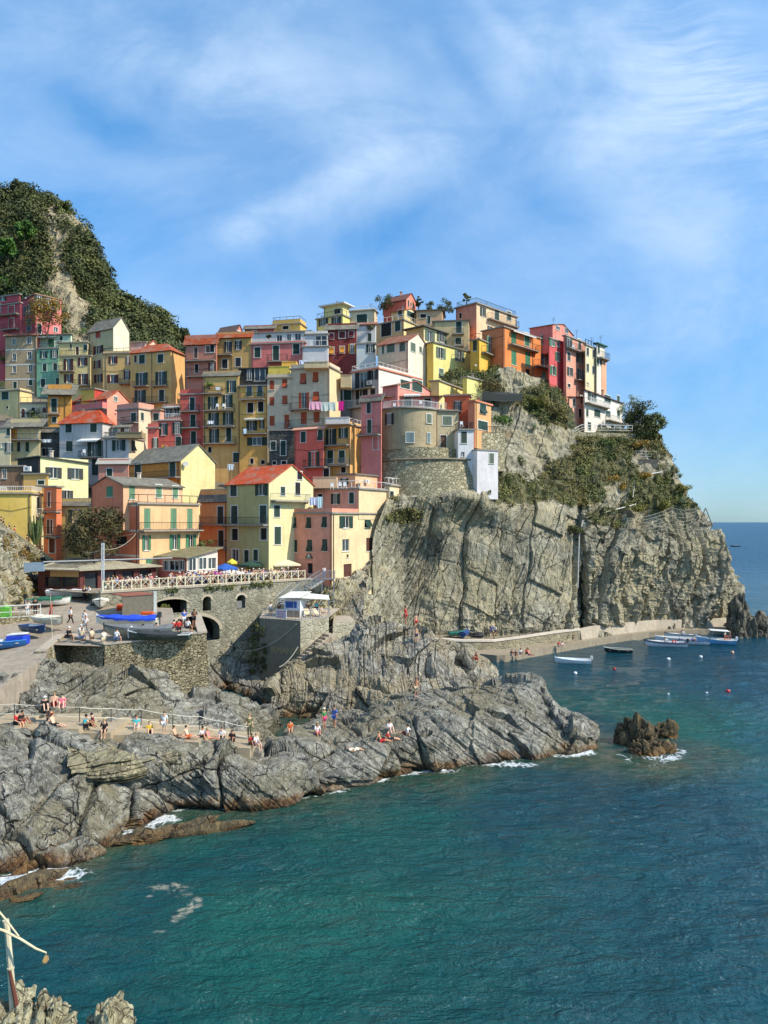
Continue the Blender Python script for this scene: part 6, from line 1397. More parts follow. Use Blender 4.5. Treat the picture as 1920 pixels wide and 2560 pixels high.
# left: stepped lane on a sloping wall with arches
LWa, LWb = P(-60, 1262, 90), P(168, 1422, 94)
lw = empty('lane_wall', LWb, 'sloping rubble wall with blind arches that carries the stepped lane, far left', 'wall')
LW = Wall((LWa.x, LWa.y), (LWb.x, LWb.y), 8.0, 40)
mb = MB(); ztop = lambda t: LWa.z+(LWb.z-LWa.z)*t/LW.L; n = 30
arcs = []
for (xc_, w_, yt, yb) in ((35.5, 12, 1370, 1382), (64, 24, 1365, 1400), (104, 26, 1393, 1406), (145, 14, 1415, 1424)):
    t0 = LW.map(xc_-w_/2, yb)[0]; t1 = LW.map(xc_+w_/2, yb)[0]; arcs.append((t0, t1, LW.map(xc_, yb)[1], LW.map(xc_, yt)[1]))
for k in range(n):
    a, b = LW.L*k/n, LW.L*(k+1)/n; mb.poly([LW.pt(a, 8), LW.pt(b, 8), LW.pt(b, ztop(b)), LW.pt(a, ztop(a))]); mb.poly([LW.pt(a, ztop(a)), LW.pt(b, ztop(b)), LW.pt(b, ztop(b), -.5), LW.pt(a, ztop(a), -.5)])
    mb.poly([LW.pt(a, ztop(a)-1.0, -.5), LW.pt(b, ztop(b)-1.0, -.5), LW.pt(b, ztop(b), -.5), LW.pt(a, ztop(a), -.5)][::-1])
mb.build('masonry', m_stone((150,140,112), (182,170,136), (130,122,98), 2.6, 1.3, name='lane_masonry', stain=.35), lw, LWb)
mb = MB(); mb.poly([LW.pt(0, ztop(0)-1.0, -.5), LW.pt(LW.L, ztop(LW.L)-1.0, -.5), LW.pt(LW.L, ztop(LW.L)-1.0, -3.5), LW.pt(0, ztop(0)-1.0, -3.5)]); mb.build('lane', CONC, lw, LWb)
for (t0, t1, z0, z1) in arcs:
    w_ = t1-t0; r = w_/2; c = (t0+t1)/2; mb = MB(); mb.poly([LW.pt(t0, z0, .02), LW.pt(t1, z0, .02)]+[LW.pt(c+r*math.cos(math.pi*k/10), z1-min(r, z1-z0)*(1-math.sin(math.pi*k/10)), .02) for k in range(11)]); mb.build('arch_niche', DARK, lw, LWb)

# wooden kiosk by the boats
ka, kb, kc = P(95, 1492, 87.0), P(200, 1497, 85.5), P(300, 1462, 95)
ko = Vector(kb); ko.z = ramp_z(kb.x, kb.y)-.05
kio = empty('wooden_kiosk', ko, 'low dark-red wooden restaurant kiosk with a broad pale roof beside the boats', 'kiosk')
k0 = Wall((ka.x, ka.y), (kb.x, kb.y), ko.z, P(200, 1424, 85.5).z); k1 = Wall((kb.x, kb.y), (kb.x+6.5, kb.y+7.5), ko.z, k0.z1)
REDW = m_plain((92, 42, 34), .7); 
hl0 = [(k0.map(112, 1450)[0], k0.map(196, 1450)[0], k0.map(150, 1466)[1], k0.map(150, 1442)[1])]; mb = MB(); wallmesh(mb, k0, hl0)
hl1 = [(k1.L*f, k1.L*(f+.17), ko.z+1.0, k1.z1-.45) for f in (.05, .28, .52, .76)]; wallmesh(mb, k1, hl1)
bk = Vector((0, 6, 0)); mb.poly([k0.pt(0, ko.z)+bk, k0.pt(0, ko.z), k0.pt(0, k0.z1), k0.pt(0, k0.z1)+bk]); mb.build('walls', REDW, kio, ko)
for W, hs_ in ((k0, hl0), (k1, hl1)):
    for h in hs_:
        f = MB(); W.rect(f, h[0]-.08, h[1]+.08, h[3], h[3]+.1, 0, .05); W.rect(f, h[0]-.08, h[1]+.08, h[2]-.1, h[2], 0, .08)
        for t in np.linspace(h[0], h[1], 3 if W is k0 else 2): W.rect(f, t-.05, t+.05, h[2], h[3], -.05, .05)
        fo_ = f.build('window', REDW, kio, ko); g = MB(); W.rect(g, h[0], h[1], h[2], h[3], -.3, -.25); g.build('pane', GLASS, fo_, ko)
sh_ = MB(); t0, z0 = k0.map(127, 1441); t1, _ = k0.map(198, 1441); sh_.obox(k0.pt(t0, z0, .06), k0.d*(t1-t0), k0.n*.05, Vector((0, 0, .85))); sh_.build('blind', m_plain((196, 148, 92), .8), kio, ko)
rf = MB(); rf.uv = []; zt = k0.z1
pa, pb, pcx = k0.pt(-.8, zt, .6), k0.pt(k0.L+.5, zt, .8), k1.pt(k1.L+.6, zt, .7)
rA, rB_ = P(172, 1412, 92.5), P(275, 1410, 97); rA.z = zt+1.0; rB_.z = zt+.9
roof_quad(rf, [pa, pb, rB_, rA], .12); roof_quad(rf, [pb, pcx, rB_, rB_+Vector((.01,0,0))], .12); roof_quad(rf, [Vector(pa)+Vector((0, 9, 0)), pa, rA, rA+Vector((0,.01,0))], .12)
rf.build('roof', m_roof((176, 164, 136), (190, 178, 150), 'roof_boards', .8, .03, False), kio, ko)

# poles, gantry, lamp, sign board
mp = PR(257, 1503); mh = P(257, 1357, mp.y).z
mast = empty('steel_mast', mp, 'tall twin white steel mast carrying a horizontal bar over the boat ramp', 'mast')
for dx in (-.11, .11): mb = MB(); mb.tube([mp+Vector((dx, 0, 0)), (mp.x+dx, mp.y, mh)], .07, 6); mb.build('pole', m_plain((214, 216, 218), .4, .3), mast, mp)
gl = MB(); g0, g1 = P(108, 1405, mp.y+.0), P(430, 1395, mp.y+.3); gl.tube([g0, g1], .09, 6); gl.build('bar', m_plain((196, 190, 180), .5), mast, mp)
bd = MB(); b0 = P(59, 1430, mp.y); bd.obox(b0, P(110, 1428, mp.y)-b0, (0, .12, 0), P(59, 1407, mp.y)-b0); thing_mb(bd, 'sign_board', m_plain((150, 166, 178), .5), b0, 'blank blue-grey board hung over the ramp left of the wooden kiosk', 'sign')
lpp = P(165, 1410, 96.5); lm = empty('street_lamp', lpp, 'thin dark street lamp with a curved arm in front of the yellow house', 'street lamp')
mb = MB(); lt = P(164, 1277, 96.5); mb.tube([(lpp.x, lpp.y, lpp.z-3), (lpp.x, lpp.y, lt.z-.4), (lpp.x-.2, lpp.y, lt.z), (lpp.x-.6, lpp.y, lt.z+.15)], .07, 6); mb.build('pole', m_plain((60, 56, 44), .5), lm, lpp); mb = MB(); mb.box((lpp.x-.85, lpp.y, lt.z+.12), (.5, .2, .1)); mb.build('lamp_head', GREYMETAL, lm, lpp)
# corrugated hut
ch = PR(305, 1535); ch.z -= .1; cz = P(305, 1491, ch.y).z
hut = empty('corrugated_hut', ch, 'corrugated grey metal shed between the ramp and the arched wall', 'shed')
mb = MB(); e = P(383, 1535, ch.y+2.2); n = 26
hw = Wall((ch.x, ch.y), (e.x, e.y), ch.z-1, cz)
for k in range(n):
    t0, t1 = hw.L*k/n, hw.L*(k+1)/n; m_ = (t0+t1)/2; mb.poly([hw.pt(t0, hw.z0), hw.pt(m_, hw.z0, .09), hw.pt(m_, cz, .09), hw.pt(t0, cz)]); mb.poly([hw.pt(m_, hw.z0, .09), hw.pt(t1, hw.z0), hw.pt(t1, cz), hw.pt(m_, cz, .09)])
mb.build('side_sheet', m_plain((150, 142, 126), .6), hut, ch)
mb = MB(); hw.rect(mb, 0, hw.L, cz, cz+.08, -3, .15); mb.build('roof', m_plain((142, 84, 64), .8), hut, ch); mb = MB(); hw.rect(mb, hw.L, hw.L+.35, hw.z0, cz+.3, -.2, .1); mb.build('post', m_plain((170, 174, 168), .7), hut, ch)
on = MB()
for k in range(8): on.blob(PR(356+3.5*k, 1533, .25+.1*(k % 2)), (.22, .2, .2), 6)
thing_mb(on, 'net_heap', m_plain((208, 88, 40), .9), PR(370, 1533), 'heap of orange nets before the corrugated shed', 'fishing net')
on = MB()
for k in range(4): on.tube([PR(292+4*k, 1526), PR(294+3.5*k, 1512, 1.1)], .08, 5)
thing_mb(on, 'stacked_chairs', m_plain((214, 80, 40), .6), PR(298, 1526), 'stack of orange plastic chairs left of the corrugated shed', 'chairs')
# railing and green bin at the far left
rl_o = P(0, 1545, 74); lr = empty('lane_railing', rl_o, 'white metal railing at the left edge above the ramp, green sack behind it', 'railing')
zq = CH-(1546-HY)*74/F
lpz = [Vector((P(x, 0, Y).x, Y, zq)) for x, Y in ((-40, 73), (25, 74), (52, 74.5), (101, 75.5))]
mb = MB(); rail(mb, lpz, 1.25, False, r=.035, mid=True); mb.build('rails', m_plain((206, 204, 196), .5), lr, rl_o)
pw = MB(); pw.prism([lpz[0]+Vector((0,-.1,-3)), lpz[-1]+Vector((.4,-.1,-3)), lpz[-1]+Vector((.4,-.1,0)), lpz[0]+Vector((0,-.1,0))], (0, 6, 0)); thing_mb(pw, 'rubble_wall', M_DRYSTONE, lpz[0], 'low rubble wall under the white railing at the left edge', 'wall')
gs = MB(); gs.box(P(15, 1535, 75), (.9, .5, 1.4)); gs.blob(P(15, 1518, 75), (.4, .3, .25), 8); thing_mb(gs, 'sack', m_plain((110, 190, 70), .6), P(15, 1545, 75), 'bright green sack standing behind the white railing', 'sack')

# cliff-side works: pipe, railings, net fence
def tubething(name, pts, r, mat, label, cat, n=6): mb = MB(); mb.tube(pts, r, n); return thing_mb(mb, name, mat, pts[0], label, cat)
tubething('drain_pipe', [P(1591,1256,136), P(1588,1261,135), P(1515,1280,131), P(1461,1296,126), P(1457,1303,124.3), P(1448,1340,122.6), P(1446,1400,121.6), P(1444,1470,120.6)], .12, m_plain((176, 172, 162), .5), 'grey drain pipe running down the cleft between the two cliffs', 'pipe')
tubething('drain_pipe', [P(1653,1180,141), P(1630,1184,139.5), P(1590,1192,137.5), P(1586,1210,136), P(1582,1243,134.8)], .12, m_plain((186, 182, 172), .5), 'upper bent grey pipe under the terrace wall on the crag', 'pipe')
def fence_line(name, pts, h, mat, label, cat, bars=False, mid=True, r=.035):
    root = empty(name, pts[0], label, cat); mb = MB(); rail(mb, [Vector(p) for p in pts], h, bars, r=r, mid=mid); mb.build('rails', mat, root, pts[0]); return root
fence_line('terrace_railing', [P(1460,1143,138.5), P(1530,1142,139.5), P(1600,1142,141), P(1642,1143,143)], 1.1, m_plain((196,192,182), .6), 'white railing on the stone terrace below the white cliff-edge house', 'railing')
fence_line('terrace_railing', [P(1424,1092,139.2), P(1455,1076,140.5), P(1520,1077,141.3), P(1581,1078,142)], 1.1, WHITE, 'white railing in front of the garden arches of the white cliff-edge house', 'railing')
fence_line('terrace_railing', [P(1255,1220,125), P(1310,1218,125.5), P(1360,1216,126.5), P(1430,1212,129), P(1500,1206,131)], 1.0, IRON, 'dark wire railing across the planted slope beside the slim white block', 'railing')
def block(a, b, ztop_y, mat, name, label, cat, th=1.5):
    a, b = Vector(a), Vector(b); zt = CH+(HY-ztop_y)*a.y/F; mb = MB(); mb.obox(a, Vector((b.x-a.x, b.y-a.y, 0)), (0, th, 0), (0, 0, zt-a.z)); return thing_mb(mb, name, mat, a, label, cat)
block(P(1462, 1182, 137.5), P(1645, 1180, 142), 1144, M_GREYSTONE, 'terrace_wall', 'grey stone terrace wall carrying the lower garden railing on the crag', 'wall', 6)
block(P(1430, 1112, 139), P(1590, 1112, 142.5), 1079, M_PLATEAU, 'terrace_wall', 'rubble terrace wall directly under the white cliff-edge house', 'wall', 8)
block(P(1255, 1128, 131), P(1306, 1128, 132), 1084, m_plaster((150,134,104), 1.0, 1.5), 'terrace_wall', 'earthy concrete wall left of the tall grass on the slope', 'wall', 4)
block(P(1375, 1270, 127.0), P(1515, 1262, 131), 1236, M_GREYSTONE, 'terrace_wall', 'low grey wall just above the bare cliff, right of the middle', 'wall', 3)
sd = MB(); sd.poly([P(1206,978,133), P(1206,1000,132.4), P(1256,1004,132.6), P(1306,1002,133.6), P(1306,986,134), P(1256,986,133.4)]); sd.poly([P(1206,978,133), P(1256,986,133.4), P(1306,986,134), P(1306,984,136), P(1206,977,135)]); thing_mb(sd, 'shade_net', m_plain((40, 46, 44), .9), P(1206, 987, 133), 'dark shade net strung along the slope below the yellow houses', 'net')
# stairs and rails by the white cliff-edge house
sp = [P(1420, 1098, 138.5), P(1436, 1118, 137.5), P(1450, 1142, 136)]
mb = MB()
for k in range(16):
    f = k/15; p = sp[0].lerp(sp[2], f); mb.obox(p+Vector((-.9, -.5, -.8)), (1.9, 0, 0), (0, 1.2, 0), (0, 0, .8))
thing_mb(mb, 'garden_steps', CONC, sp[0], 'narrow concrete garden steps dropping from the white cliff-edge house', 'steps')
# safety net fence on the crag
nf = empty('rockfall_net', P(1560, 1320, 130), 'sagging rockfall net between leaning poles on the top of the crag', 'net fence')
npp = [(1557,1332,130,1296),(1668,1330,135,1268),(1730,1322,139,1270)]
tp = []
for x, y, Y, yt in npp:
    a, b = P(x, y, Y-1), P(x+12, yt, Y-2.5); mb = MB(); mb.tube([a, b], .07, 5); mb.build('pole', m_plain((190,180,160), .7), nf, P(1560, 1320, 130)); tp.append((a, b))
mb = MB()
for (a0, b0), (a1, b1) in zip(tp[:-1], tp[1:]):
    for k in range(7):
        f = k/6; mb.tube(sagline([a0.lerp(b0, f), a1.lerp(b1, f)], .5, 6), .03, 4, caps=False)
    for k in range(22):
        f = k/21; s_ = Vector((0,0,.5*4*f*(1-f))); mb.tube([a0.lerp(a1, f)-s_, b0.lerp(b1, f)-s_], .02, 3, caps=False)
mb.build('mesh', m_plain((170,160,130), .8), nf, P(1560, 1320, 130))
mb = MB(); q = P(1764, 1270, 142); mb.tube([q, P(1782, 1316, 142)], .09, 5); mb.tube([q, P(1745, 1318, 141)], .09, 5); mb.tube([q, P(1738, 1300, 140)], .04, 4); thing_mb(mb, 'frame', m_plain((96,88,78), .6), q, 'dark A-frame of poles standing against the sky at the crag edge', 'frame')
for k, (x, y, Y) in enumerate(((1335, 1216, 125.5),)):
    mb = MB(); mb.box(P(x, y-5, Y), (1.2, .8, 1.0)); thing_mb(mb, 'white_crate', WHITE, P(x, y, Y), 'white crate behind the wire railing on the planted slope', 'crate')

# parasols and awnings on the terrace
def parasol(px, py, Y, r, h, col, label, square=False, group=None):
    b = Vector((P(px, py, Y).x, Y, TZ)); t = P(px, py, Y).z; root = empty('parasol', b, label, 'parasol', group)
    mb = MB(); mb.tube([b, (b.x, b.y, t)], .05, 6); mb.build('pole', IRON, root, b)
    mb = MB(); n = 4 if square else 8; c = Vector((b.x, b.y, t)); 
    rim = [c+Vector((r*math.cos(2*math.pi*(k+.5)/n+.4), r*math.sin(2*math.pi*(k+.5)/n+.4), -h)) for k in range(n)]
    for k in range(n):
        p, q = rim[k], rim[(k+1) % n]; mb.poly([c, p, q]); mb.poly([q, p, p-Vector((0,0,.22)), q-Vector((0,0,.22))]); m_ = c.lerp(p.lerp(q, .5), .5)
    for k in range(n): mb.tube([c-Vector((0,0,.05)), rim[k]-Vector((0,0,.05))], .02, 3)
    mb.build('canopy', m_plain(col, .8), root, b)
PG = 'parasols on the terrace'
parasol(710, 1396, 101, 2.6, .75, (222, 206, 168), 'large cream parasol at the right end of the terrace', True, PG)
parasol(664, 1391, 103, 2.3, .7, (36, 70, 170), 'large royal blue parasol behind the cream one', True, PG)
parasol(563, 1408, 97, 1.7, .6, (44, 92, 176), 'bright blue parasol folded low beside the olive house', False, PG)
parasol(487, 1430, 90.5, 1.3, .7, (44, 96, 150), 'small blue parasol right of the restaurant annex', False, PG)
parasol(536, 1427, 92.5, 1.4, .4, (150, 52, 110), 'magenta parasol in the middle of the crowd', False, PG)
parasol(578, 1424, 94, 1.7, .35, (222, 214, 204), 'flat white parasol right of the magenta one', False, PG)
parasol(512, 1429, 93, 1.3, .4, (220, 216, 210), 'small white parasol between the blue and magenta ones', False, PG)
parasol(628, 1402, 99, 1.8, .5, (40, 70, 56), 'dark green parasol half hidden beside the blue one', False, PG)
parasol(580, 1396, 99, .7, .5, (232, 208, 70), 'little yellow parasol bundle above the blue one', False, PG)
# shop sign on the pink house
W_ = HOUSES['pink house with green shutters and cream side wall on the rock above the steps'][1]
sgn = MB(); t, z = W_.map(773.5, 1393); W_.rect(sgn, t-.55, t+.55, z-.22, z+.14, .08, .14); so2 = thing_mb(sgn, 'shop_sign', m_plain((40, 38, 40), .6), W_.pt(t, z), 'dark shop sign with a white emblem on the pink house above its door', 'sign')
mb = MB(); c = W_.pt(t, z+.12, .15); n = 16; mb.poly([c+W_.d*(.36*math.cos(6.283*k/n))+Vector((0,0,.36*math.sin(6.283*k/n))) for k in range(n)]); mb.build('disc', m_plain((40, 38, 40), .6), so2, W_.pt(t, z))
mb = MB(); W_.rect(mb, t-.14, t+.14, z+.1, z+.36, .15, .17); W_.rect(mb, t-.3, t-.16, z+.05, z+.14, .15, .17); W_.rect(mb, t+.16, t+.3, z+.05, z+.14, .15, .17); W_.rect(mb, t-.4, t+.4, z-.15, z-.08, .15, .16); mb.build('emblem', WHITE, so2, W_.pt(t, z))
# cables over the ramp
for k, (a, b, s_, lb) in enumerate((((172,1362,96),(257,1374,81),.6,'cable sagging from the magnolia to the steel mast'), ((257,1372,81),(340,1334,93),.7,'cable rising from the steel mast to the orange house'), ((174,1350,97),(345,1332,93),.3,'thin cable stretched above the magnolia to the orange house'))):
    p, q = P(*a), P(*b); mb = MB(); mb.tube(sagline([p, q], s_, 10), .025, 4); thing_mb(mb, 'cable', m_plain((190,180,160), .7), p, lb, 'cable')
# weathered post with a twig at the bottom left corner
pb = P(37, 2545, 4.2)
pst = empty('weathered_post', pb, 'weathered bamboo post with broken twigs and one dry leaf, bottom left corner', 'post')
mb = MB(); mb.tube([P(34, 2545, 4.2), P(27, 2430, 4.2), P(20, 2340, 4.2), P(14, 2300, 4.2)], [.020, .018, .016, .018], 8); mb.tube([P(27, 2422, 4.195), P(26.5, 2418, 4.195)], .021, 8); mb.build('pole', m_plain((204, 190, 158), .8), pst, pb)
mb = MB(); mb.tube([P(46, 2535, 4.18), P(24, 2425, 4.18)], [.014, .008], 6); mb.build('dark_stake', m_plain((104, 56, 40), .8), pst, pb)
mb = MB(); mb.tube([P(-30, 2315, 4.15), P(10, 2327, 4.15), P(50, 2347, 4.15), P(90, 2372, 4.15), P(116, 2382, 4.15)], [.008, .0075, .007, .006, .004], 6); mb.tube([P(-10, 2270, 4.15), P(15, 2300, 4.15), P(47, 2341, 4.15)], [.005, .0055, .004], 6); mb.build('twig', m_plain((214, 196, 156), .8), pst, pb)
mb = MB(); mb.tube([P(116, 2382, 4.15), P(115, 2392, 4.15)], .0015, 4); lf = [P(x, y, 4.15+.006*((k % 3)-1)) for k, (x, y) in enumerate(((112,2390),(120,2391),(121,2400),(117,2407),(112,2409),(106,2412),(105,2404),(107,2397)))]; mb.prism(lf, (0, .004, .0)); mb.build('dry_leaf', m_plain((206, 164, 104), .8), pst, pb)
# ------------------------------------------------------------------ vegetation
def leafcloud(centers, radii, per, size, squash=.8, up=.4, seed=0):
    "many small leaf faces spread through the volume of ellipsoidal clumps"
    r = np.random.default_rng(seed); C = np.repeat(np.asarray(centers, float), per, 0); Rr_ = np.repeat(np.asarray(radii, float), per); n = len(C)
    d = r.normal(size=(n, 3)); d /= np.linalg.norm(d, axis=1, keepdims=True); rad = Rr_*(.55+.5*r.random(n)**.6)
    lump = 1+.28*vnoise(C*.7+d*1.9+seed)
    p = C+d*(rad*lump)[:, None]*np.array([1, 1, squash])
    nn = d+r.normal(size=(n, 3))*.55+np.array([0, 0, up]); nn /= np.linalg.norm(nn, axis=1, keepdims=True)
    a = np.cross(nn, r.normal(size=(n, 3))); a /= np.linalg.norm(a, axis=1, keepdims=True)+1e-9; b = np.cross(nn, a)
    s = size*(.6+.8*r.random(n))[:, None]
    v = np.stack([p-a*s, p-b*s*.55, p+a*s, p+b*s*.55], 1).reshape(-1, 3)
    f = np.arange(n*4).reshape(n, 4)
    return v, f
GR = m_leaf((88, 98, 52), (134, 132, 74), .35, .9); GRD = m_leaf((62, 72, 42), (110, 112, 60), .16, .9); GRY = m_leaf((104, 108, 50), (150, 136, 62), .6); GRO = m_leaf((132, 104, 44), (176, 140, 52), .6)
GRB = m_leaf((58, 92, 36), (104, 134, 54), .6)
def scrub(name, pts, rads, per, size, mat, seed=0, **k):
    v, f = leafcloud(pts, rads, per, size, seed=seed, **k); o = np_mesh(name, v, f, mat); return tag(o, None, None, None, 'stuff')
# wooded hill
def proj(p): return 960+p[:,0]*F/p[:,1], HY-(p[:,2]-CH)*F/p[:,1]
hv = HILL.reshape(-1, 3); idx = rng.choice(len(hv), 9000); hp = hv[idx]; px_, py_ = proj(hp)
vm = hill_veg(hp); keep = (vm > .5) & (py_ > 430) & (py_ < 900) & (px_ > -100) & (px_ < 560) & (hp[:,2] > 40)
hp = hp[keep][:2600]; hr = rng.uniform(1.1, 3.4, len(hp)); hp[:,2] += hr*.25
big = hr > 2.0
o = scrub('hillside_wood', hp[big], hr[big], 110, .42, GRD, 1, squash=.85); tag(o, 'dense dark green woodland and scrub covering the hill at the left', 'woodland')
o = scrub('hillside_scrub', hp[~big], hr[~big], 70, .34, GR, 2, squash=.8); tag(o, 'lighter olive scrub between the trees on the hill at the left', 'scrub')
# a few trees one can tell apart on the hill ridge and slope
def tree(name, base, h, spread, mat, label, cat='tree', per=70, leaf=.22, seed=0, trunk=.14, clumps=26, group=None, cr=.45, low=.35, tm=None):
    base = Vector(base); root = empty(name, base, label, cat, group); r = random.Random(seed)
    mb = MB(); top = base+Vector((r.uniform(-.15, .15)*h, 0, h*.62)); mb.tube([base-Vector((0,0,.5)), base.lerp(top, .5)+Vector((r.uniform(-.1,.1)*h*.3, 0, 0)), top], [trunk, trunk*.75, trunk*.4], 7)
    cs, rs_ = [], []
    for k in range(clumps):
        th = r.uniform(0, 6.28); ph = r.uniform(low, 1.0); rr_ = spread*math.sqrt(max(.05, 1-((ph-.62)/.55)**2))*r.uniform(.35, 1.0)
        c = base+Vector((rr_*math.cos(th), rr_*math.sin(th), h*ph)); cs.append(c); rs_.append(spread*cr*r.uniform(.6, 1.1))
        if k % 3 == 0: s_ = base.lerp(top, r.uniform(.4, 1)); mb.tube([s_, s_.lerp(c, .6)+Vector((0, 0, .05*h)), c], [trunk*.45, trunk*.3, trunk*.12], 5)
    mb.build('trunk', tm or m_plain((84, 70, 54), .9), root, base)
    v, f = leafcloud(cs, rs_, per, leaf, seed=seed); o = np_mesh('crown', v-np.array(base), f, mat); o.parent = root; return root
HG = 'trees along the ridge of the hill'
for k, (x, y, Y, h, lb) in enumerate([(48,482,256,5.5,'crooked pine-like tree at the very top of the hill'), (158,545,242,6.5,'bushy tree on the rock knob halfway along the ridge'), (190,610,238,5,'dark tree on the ridge just right of the pale rock'), (262,712,233,5,'small tree on the ridge where the slope flattens'), (322,762,231,4.5,'round shrub-like tree on the ridge above the tall beige house'),
      (400,805,229,6,'dark round tree on the low right part of the ridge'), (455,852,226,5,'last dark tree of the ridge before the rooftops'), (20,640,215,6,'bright green tree above the crimson house'), (60,600,222,7,'pale green rounded tree on the wooded slope at the left')]):
    tree('hill_tree', P(x, y+14, Y), h, h*.42, GRB if k > 6 else (GR if k % 2 else GRD), lb, seed=30+k, leaf=.35, per=90, group=HG)
# scrub over the crag and the slope above the cliff
cv = CLIFF.reshape(-1, 3); idx = rng.choice(len(cv), 30000); cp_ = cv[idx]; vm = cliff_veg(cp_); px_, py_ = proj(cp_)
pq, qq = proj(cp_); keep = (vm > .42) & (cp_[:,2] > 17) & ~((pq > 1415) & (pq < 1570) & (qq < 1085)); cp_ = cp_[keep]; px_, py_ = px_[keep], py_[keep]
sel = rng.random(len(cp_)); n0 = fbm(cp_*.22+7, 3)
a1 = cp_[(n0 < .1) & (sel < .42)][:1500]; a2 = cp_[(n0 >= .1) & (sel < .5)][:1100]
rA_ = rng.uniform(.25, .85, len(a1)); rB2 = rng.uniform(.3, 1.0, len(a2))
o = scrub('crag_scrub', a1, rA_, 46, .15, m_leaf((98, 94, 52), (140, 128, 76), .5, 1.0), 5, squash=.8); tag(o, 'dry olive-brown scrub growing over the crag above the bare cliff', 'scrub')
o = scrub('crag_bushes', a2, rB2, 60, .16, GR, 6, squash=.85); tag(o, 'darker green bushes mixed through the dry scrub of the crag', 'bushes')
def bush(px, py, Y, r, mat, label, seed, cat='bush', leaf=.14, n=9, name='bush', sq=.8, per=90, group=None):
    base = P(px, py, Y); root = empty(name, base, label, cat, group); rr_ = random.Random(seed)
    cs = [base+Vector((rr_.uniform(-1,1)*r*.8, rr_.uniform(-1,1)*r*.6, rr_.uniform(.1,.9)*r*sq)) for _ in range(n)]
    v, f = leafcloud(cs, [r*rr_.uniform(.35, .6) for _ in cs], per, leaf, seed=seed); o = np_mesh('foliage', v-np.array(base), f, mat); o.parent = root
    mb = MB()
    for c in cs[:5]: mb.tube([base-Vector((0,0,.4)), c], [.05, .02], 4)
    mb.build('stem', m_plain((84, 70, 54), .9), root, base); return root
bush(1290, 1160, 127, 1.5, GRD, 'dark rounded bush on the pale rock right of the slim white block', 1)
bush(1258, 1055, 127, 1.6, GRB, 'bright green bush below the dark shade net', 2)
bush(1458, 1168, 135.5, 1.5, GRB, 'fresh green bush at the left end of the lower garden terrace', 3)
bush(1525, 1205, 135.5, 1.5, GRO, 'yellow-flowering broom bush below the garden terrace', 4); bush(1552, 1222, 135, 1.3, GRO, 'second yellow broom, hanging lower right of the first', 5)
bush(1590, 1280, 131, 1.5, GRY, 'yellow-green spurge cushion left of the rockfall net', 6); bush(1668, 1268, 134, 1.3, GRY, 'yellow-green spurge cushion right behind the net pole', 7)
bush(1708, 1225, 142, 1.2, GRY, 'low yellowish bush near the silhouette of the crag', 8); bush(1610, 1195, 138, 1.2, GRO, 'orange-tinged bush beside the bent grey pipe', 9)
bush(1510, 1120, 139, 1.6, GRB, 'leafy green bush on the terrace between the two white railings', 10); bush(1560, 1110, 140.5, 1.8, GR, 'olive bush on the terrace below the garden arches', 11); bush(1600, 1118, 141, 1.5, GRO, 'brownish bush at the right end of the terrace', 12)
bush(1440, 1330, 123.0, 1.2, GRD, 'dark bush hanging at the top of the cleft between the cliffs', 13)
bush(1225, 975, 130, 2.2, m_leaf((92, 86, 52), (128, 112, 70), .5), 'brown straggly thicket just under the yellow houses', 14, n=14)
bush(1385, 1035, 137.0, 1.7, m_leaf((112, 104, 60), (146, 134, 80), .5), 'dry reed thicket on the slope beside the pink wing', 15, n=18)
bush(1345, 1010, 136.5, 1.8, GRY, 'olive grass thicket on the slope below the orange house', 16, n=16)
for k, (x, y, Y, lb) in enumerate([(1335,1075,133,'pale agave on the slope, lower left of the reeds'), (1372,1085,134,'larger dark agave right of the pale one'), (1395,1140,134,'agave among the grass above the grey terrace wall'), (1700,1195,143,'spiky agave standing against the sky on the crag edge'), (1680,1175,143.5,'small agave on the skyline above the spiky one'), (1708,1258,140,'grey agave by the net pole near the crag edge'), (1500,1305,128.5,'agave at the head of the right-hand cliff'), (60,650,230,'big agave on the hill above the crimson house')]):
    b = P(x, y, Y); mb = MB(); rr_ = random.Random(k); s_ = 1.2 if k != 7 else 2.2
    for j in range(22):
        th = rr_.uniform(0, 6.28); el = rr_.uniform(.25, 1.35); L = s_*rr_.uniform(.8, 1.2); d = Vector((math.cos(th)*math.cos(el), math.sin(th)*math.cos(el), math.sin(el)))
        sd = d.cross(Vector((0,0,1))).normalized()*.07*s_; m_ = b+d*L*.5; e = b+d*L-Vector((0,0,.1*L*math.cos(el)))
        mb.poly([b-sd, b+sd, m_+sd, m_-sd]); mb.poly([m_-sd, m_+sd, e])
    thing_mb(mb, 'agave', m_leaf((128, 142, 110), (156, 164, 128), 1.0), b, lb, 'agave', 'agaves on the slopes')
# trees by the white house
tree('cliff_tree', P(1602, 1100, 144), 6.6, 3.0, GRD, 'large dark evergreen right of the white cliff-edge house', seed=3, clumps=40, leaf=.2, per=110, low=.1)
tree('cliff_tree', P(1630, 1108, 145.5), 5.6, 2.1, GR, 'rounder green tree at the outer edge of the crag, furthest right', seed=5, clumps=32, leaf=.2, per=110, low=.1)
tree('feathery_shrub', P(1578, 1062, 147), 5.5, 2.4, m_leaf((132, 138, 84), (164, 160, 104), .5), 'light feathery tamarisk rising behind the dark evergreen', seed=8, clumps=26, leaf=.12, per=60, cr=.3)
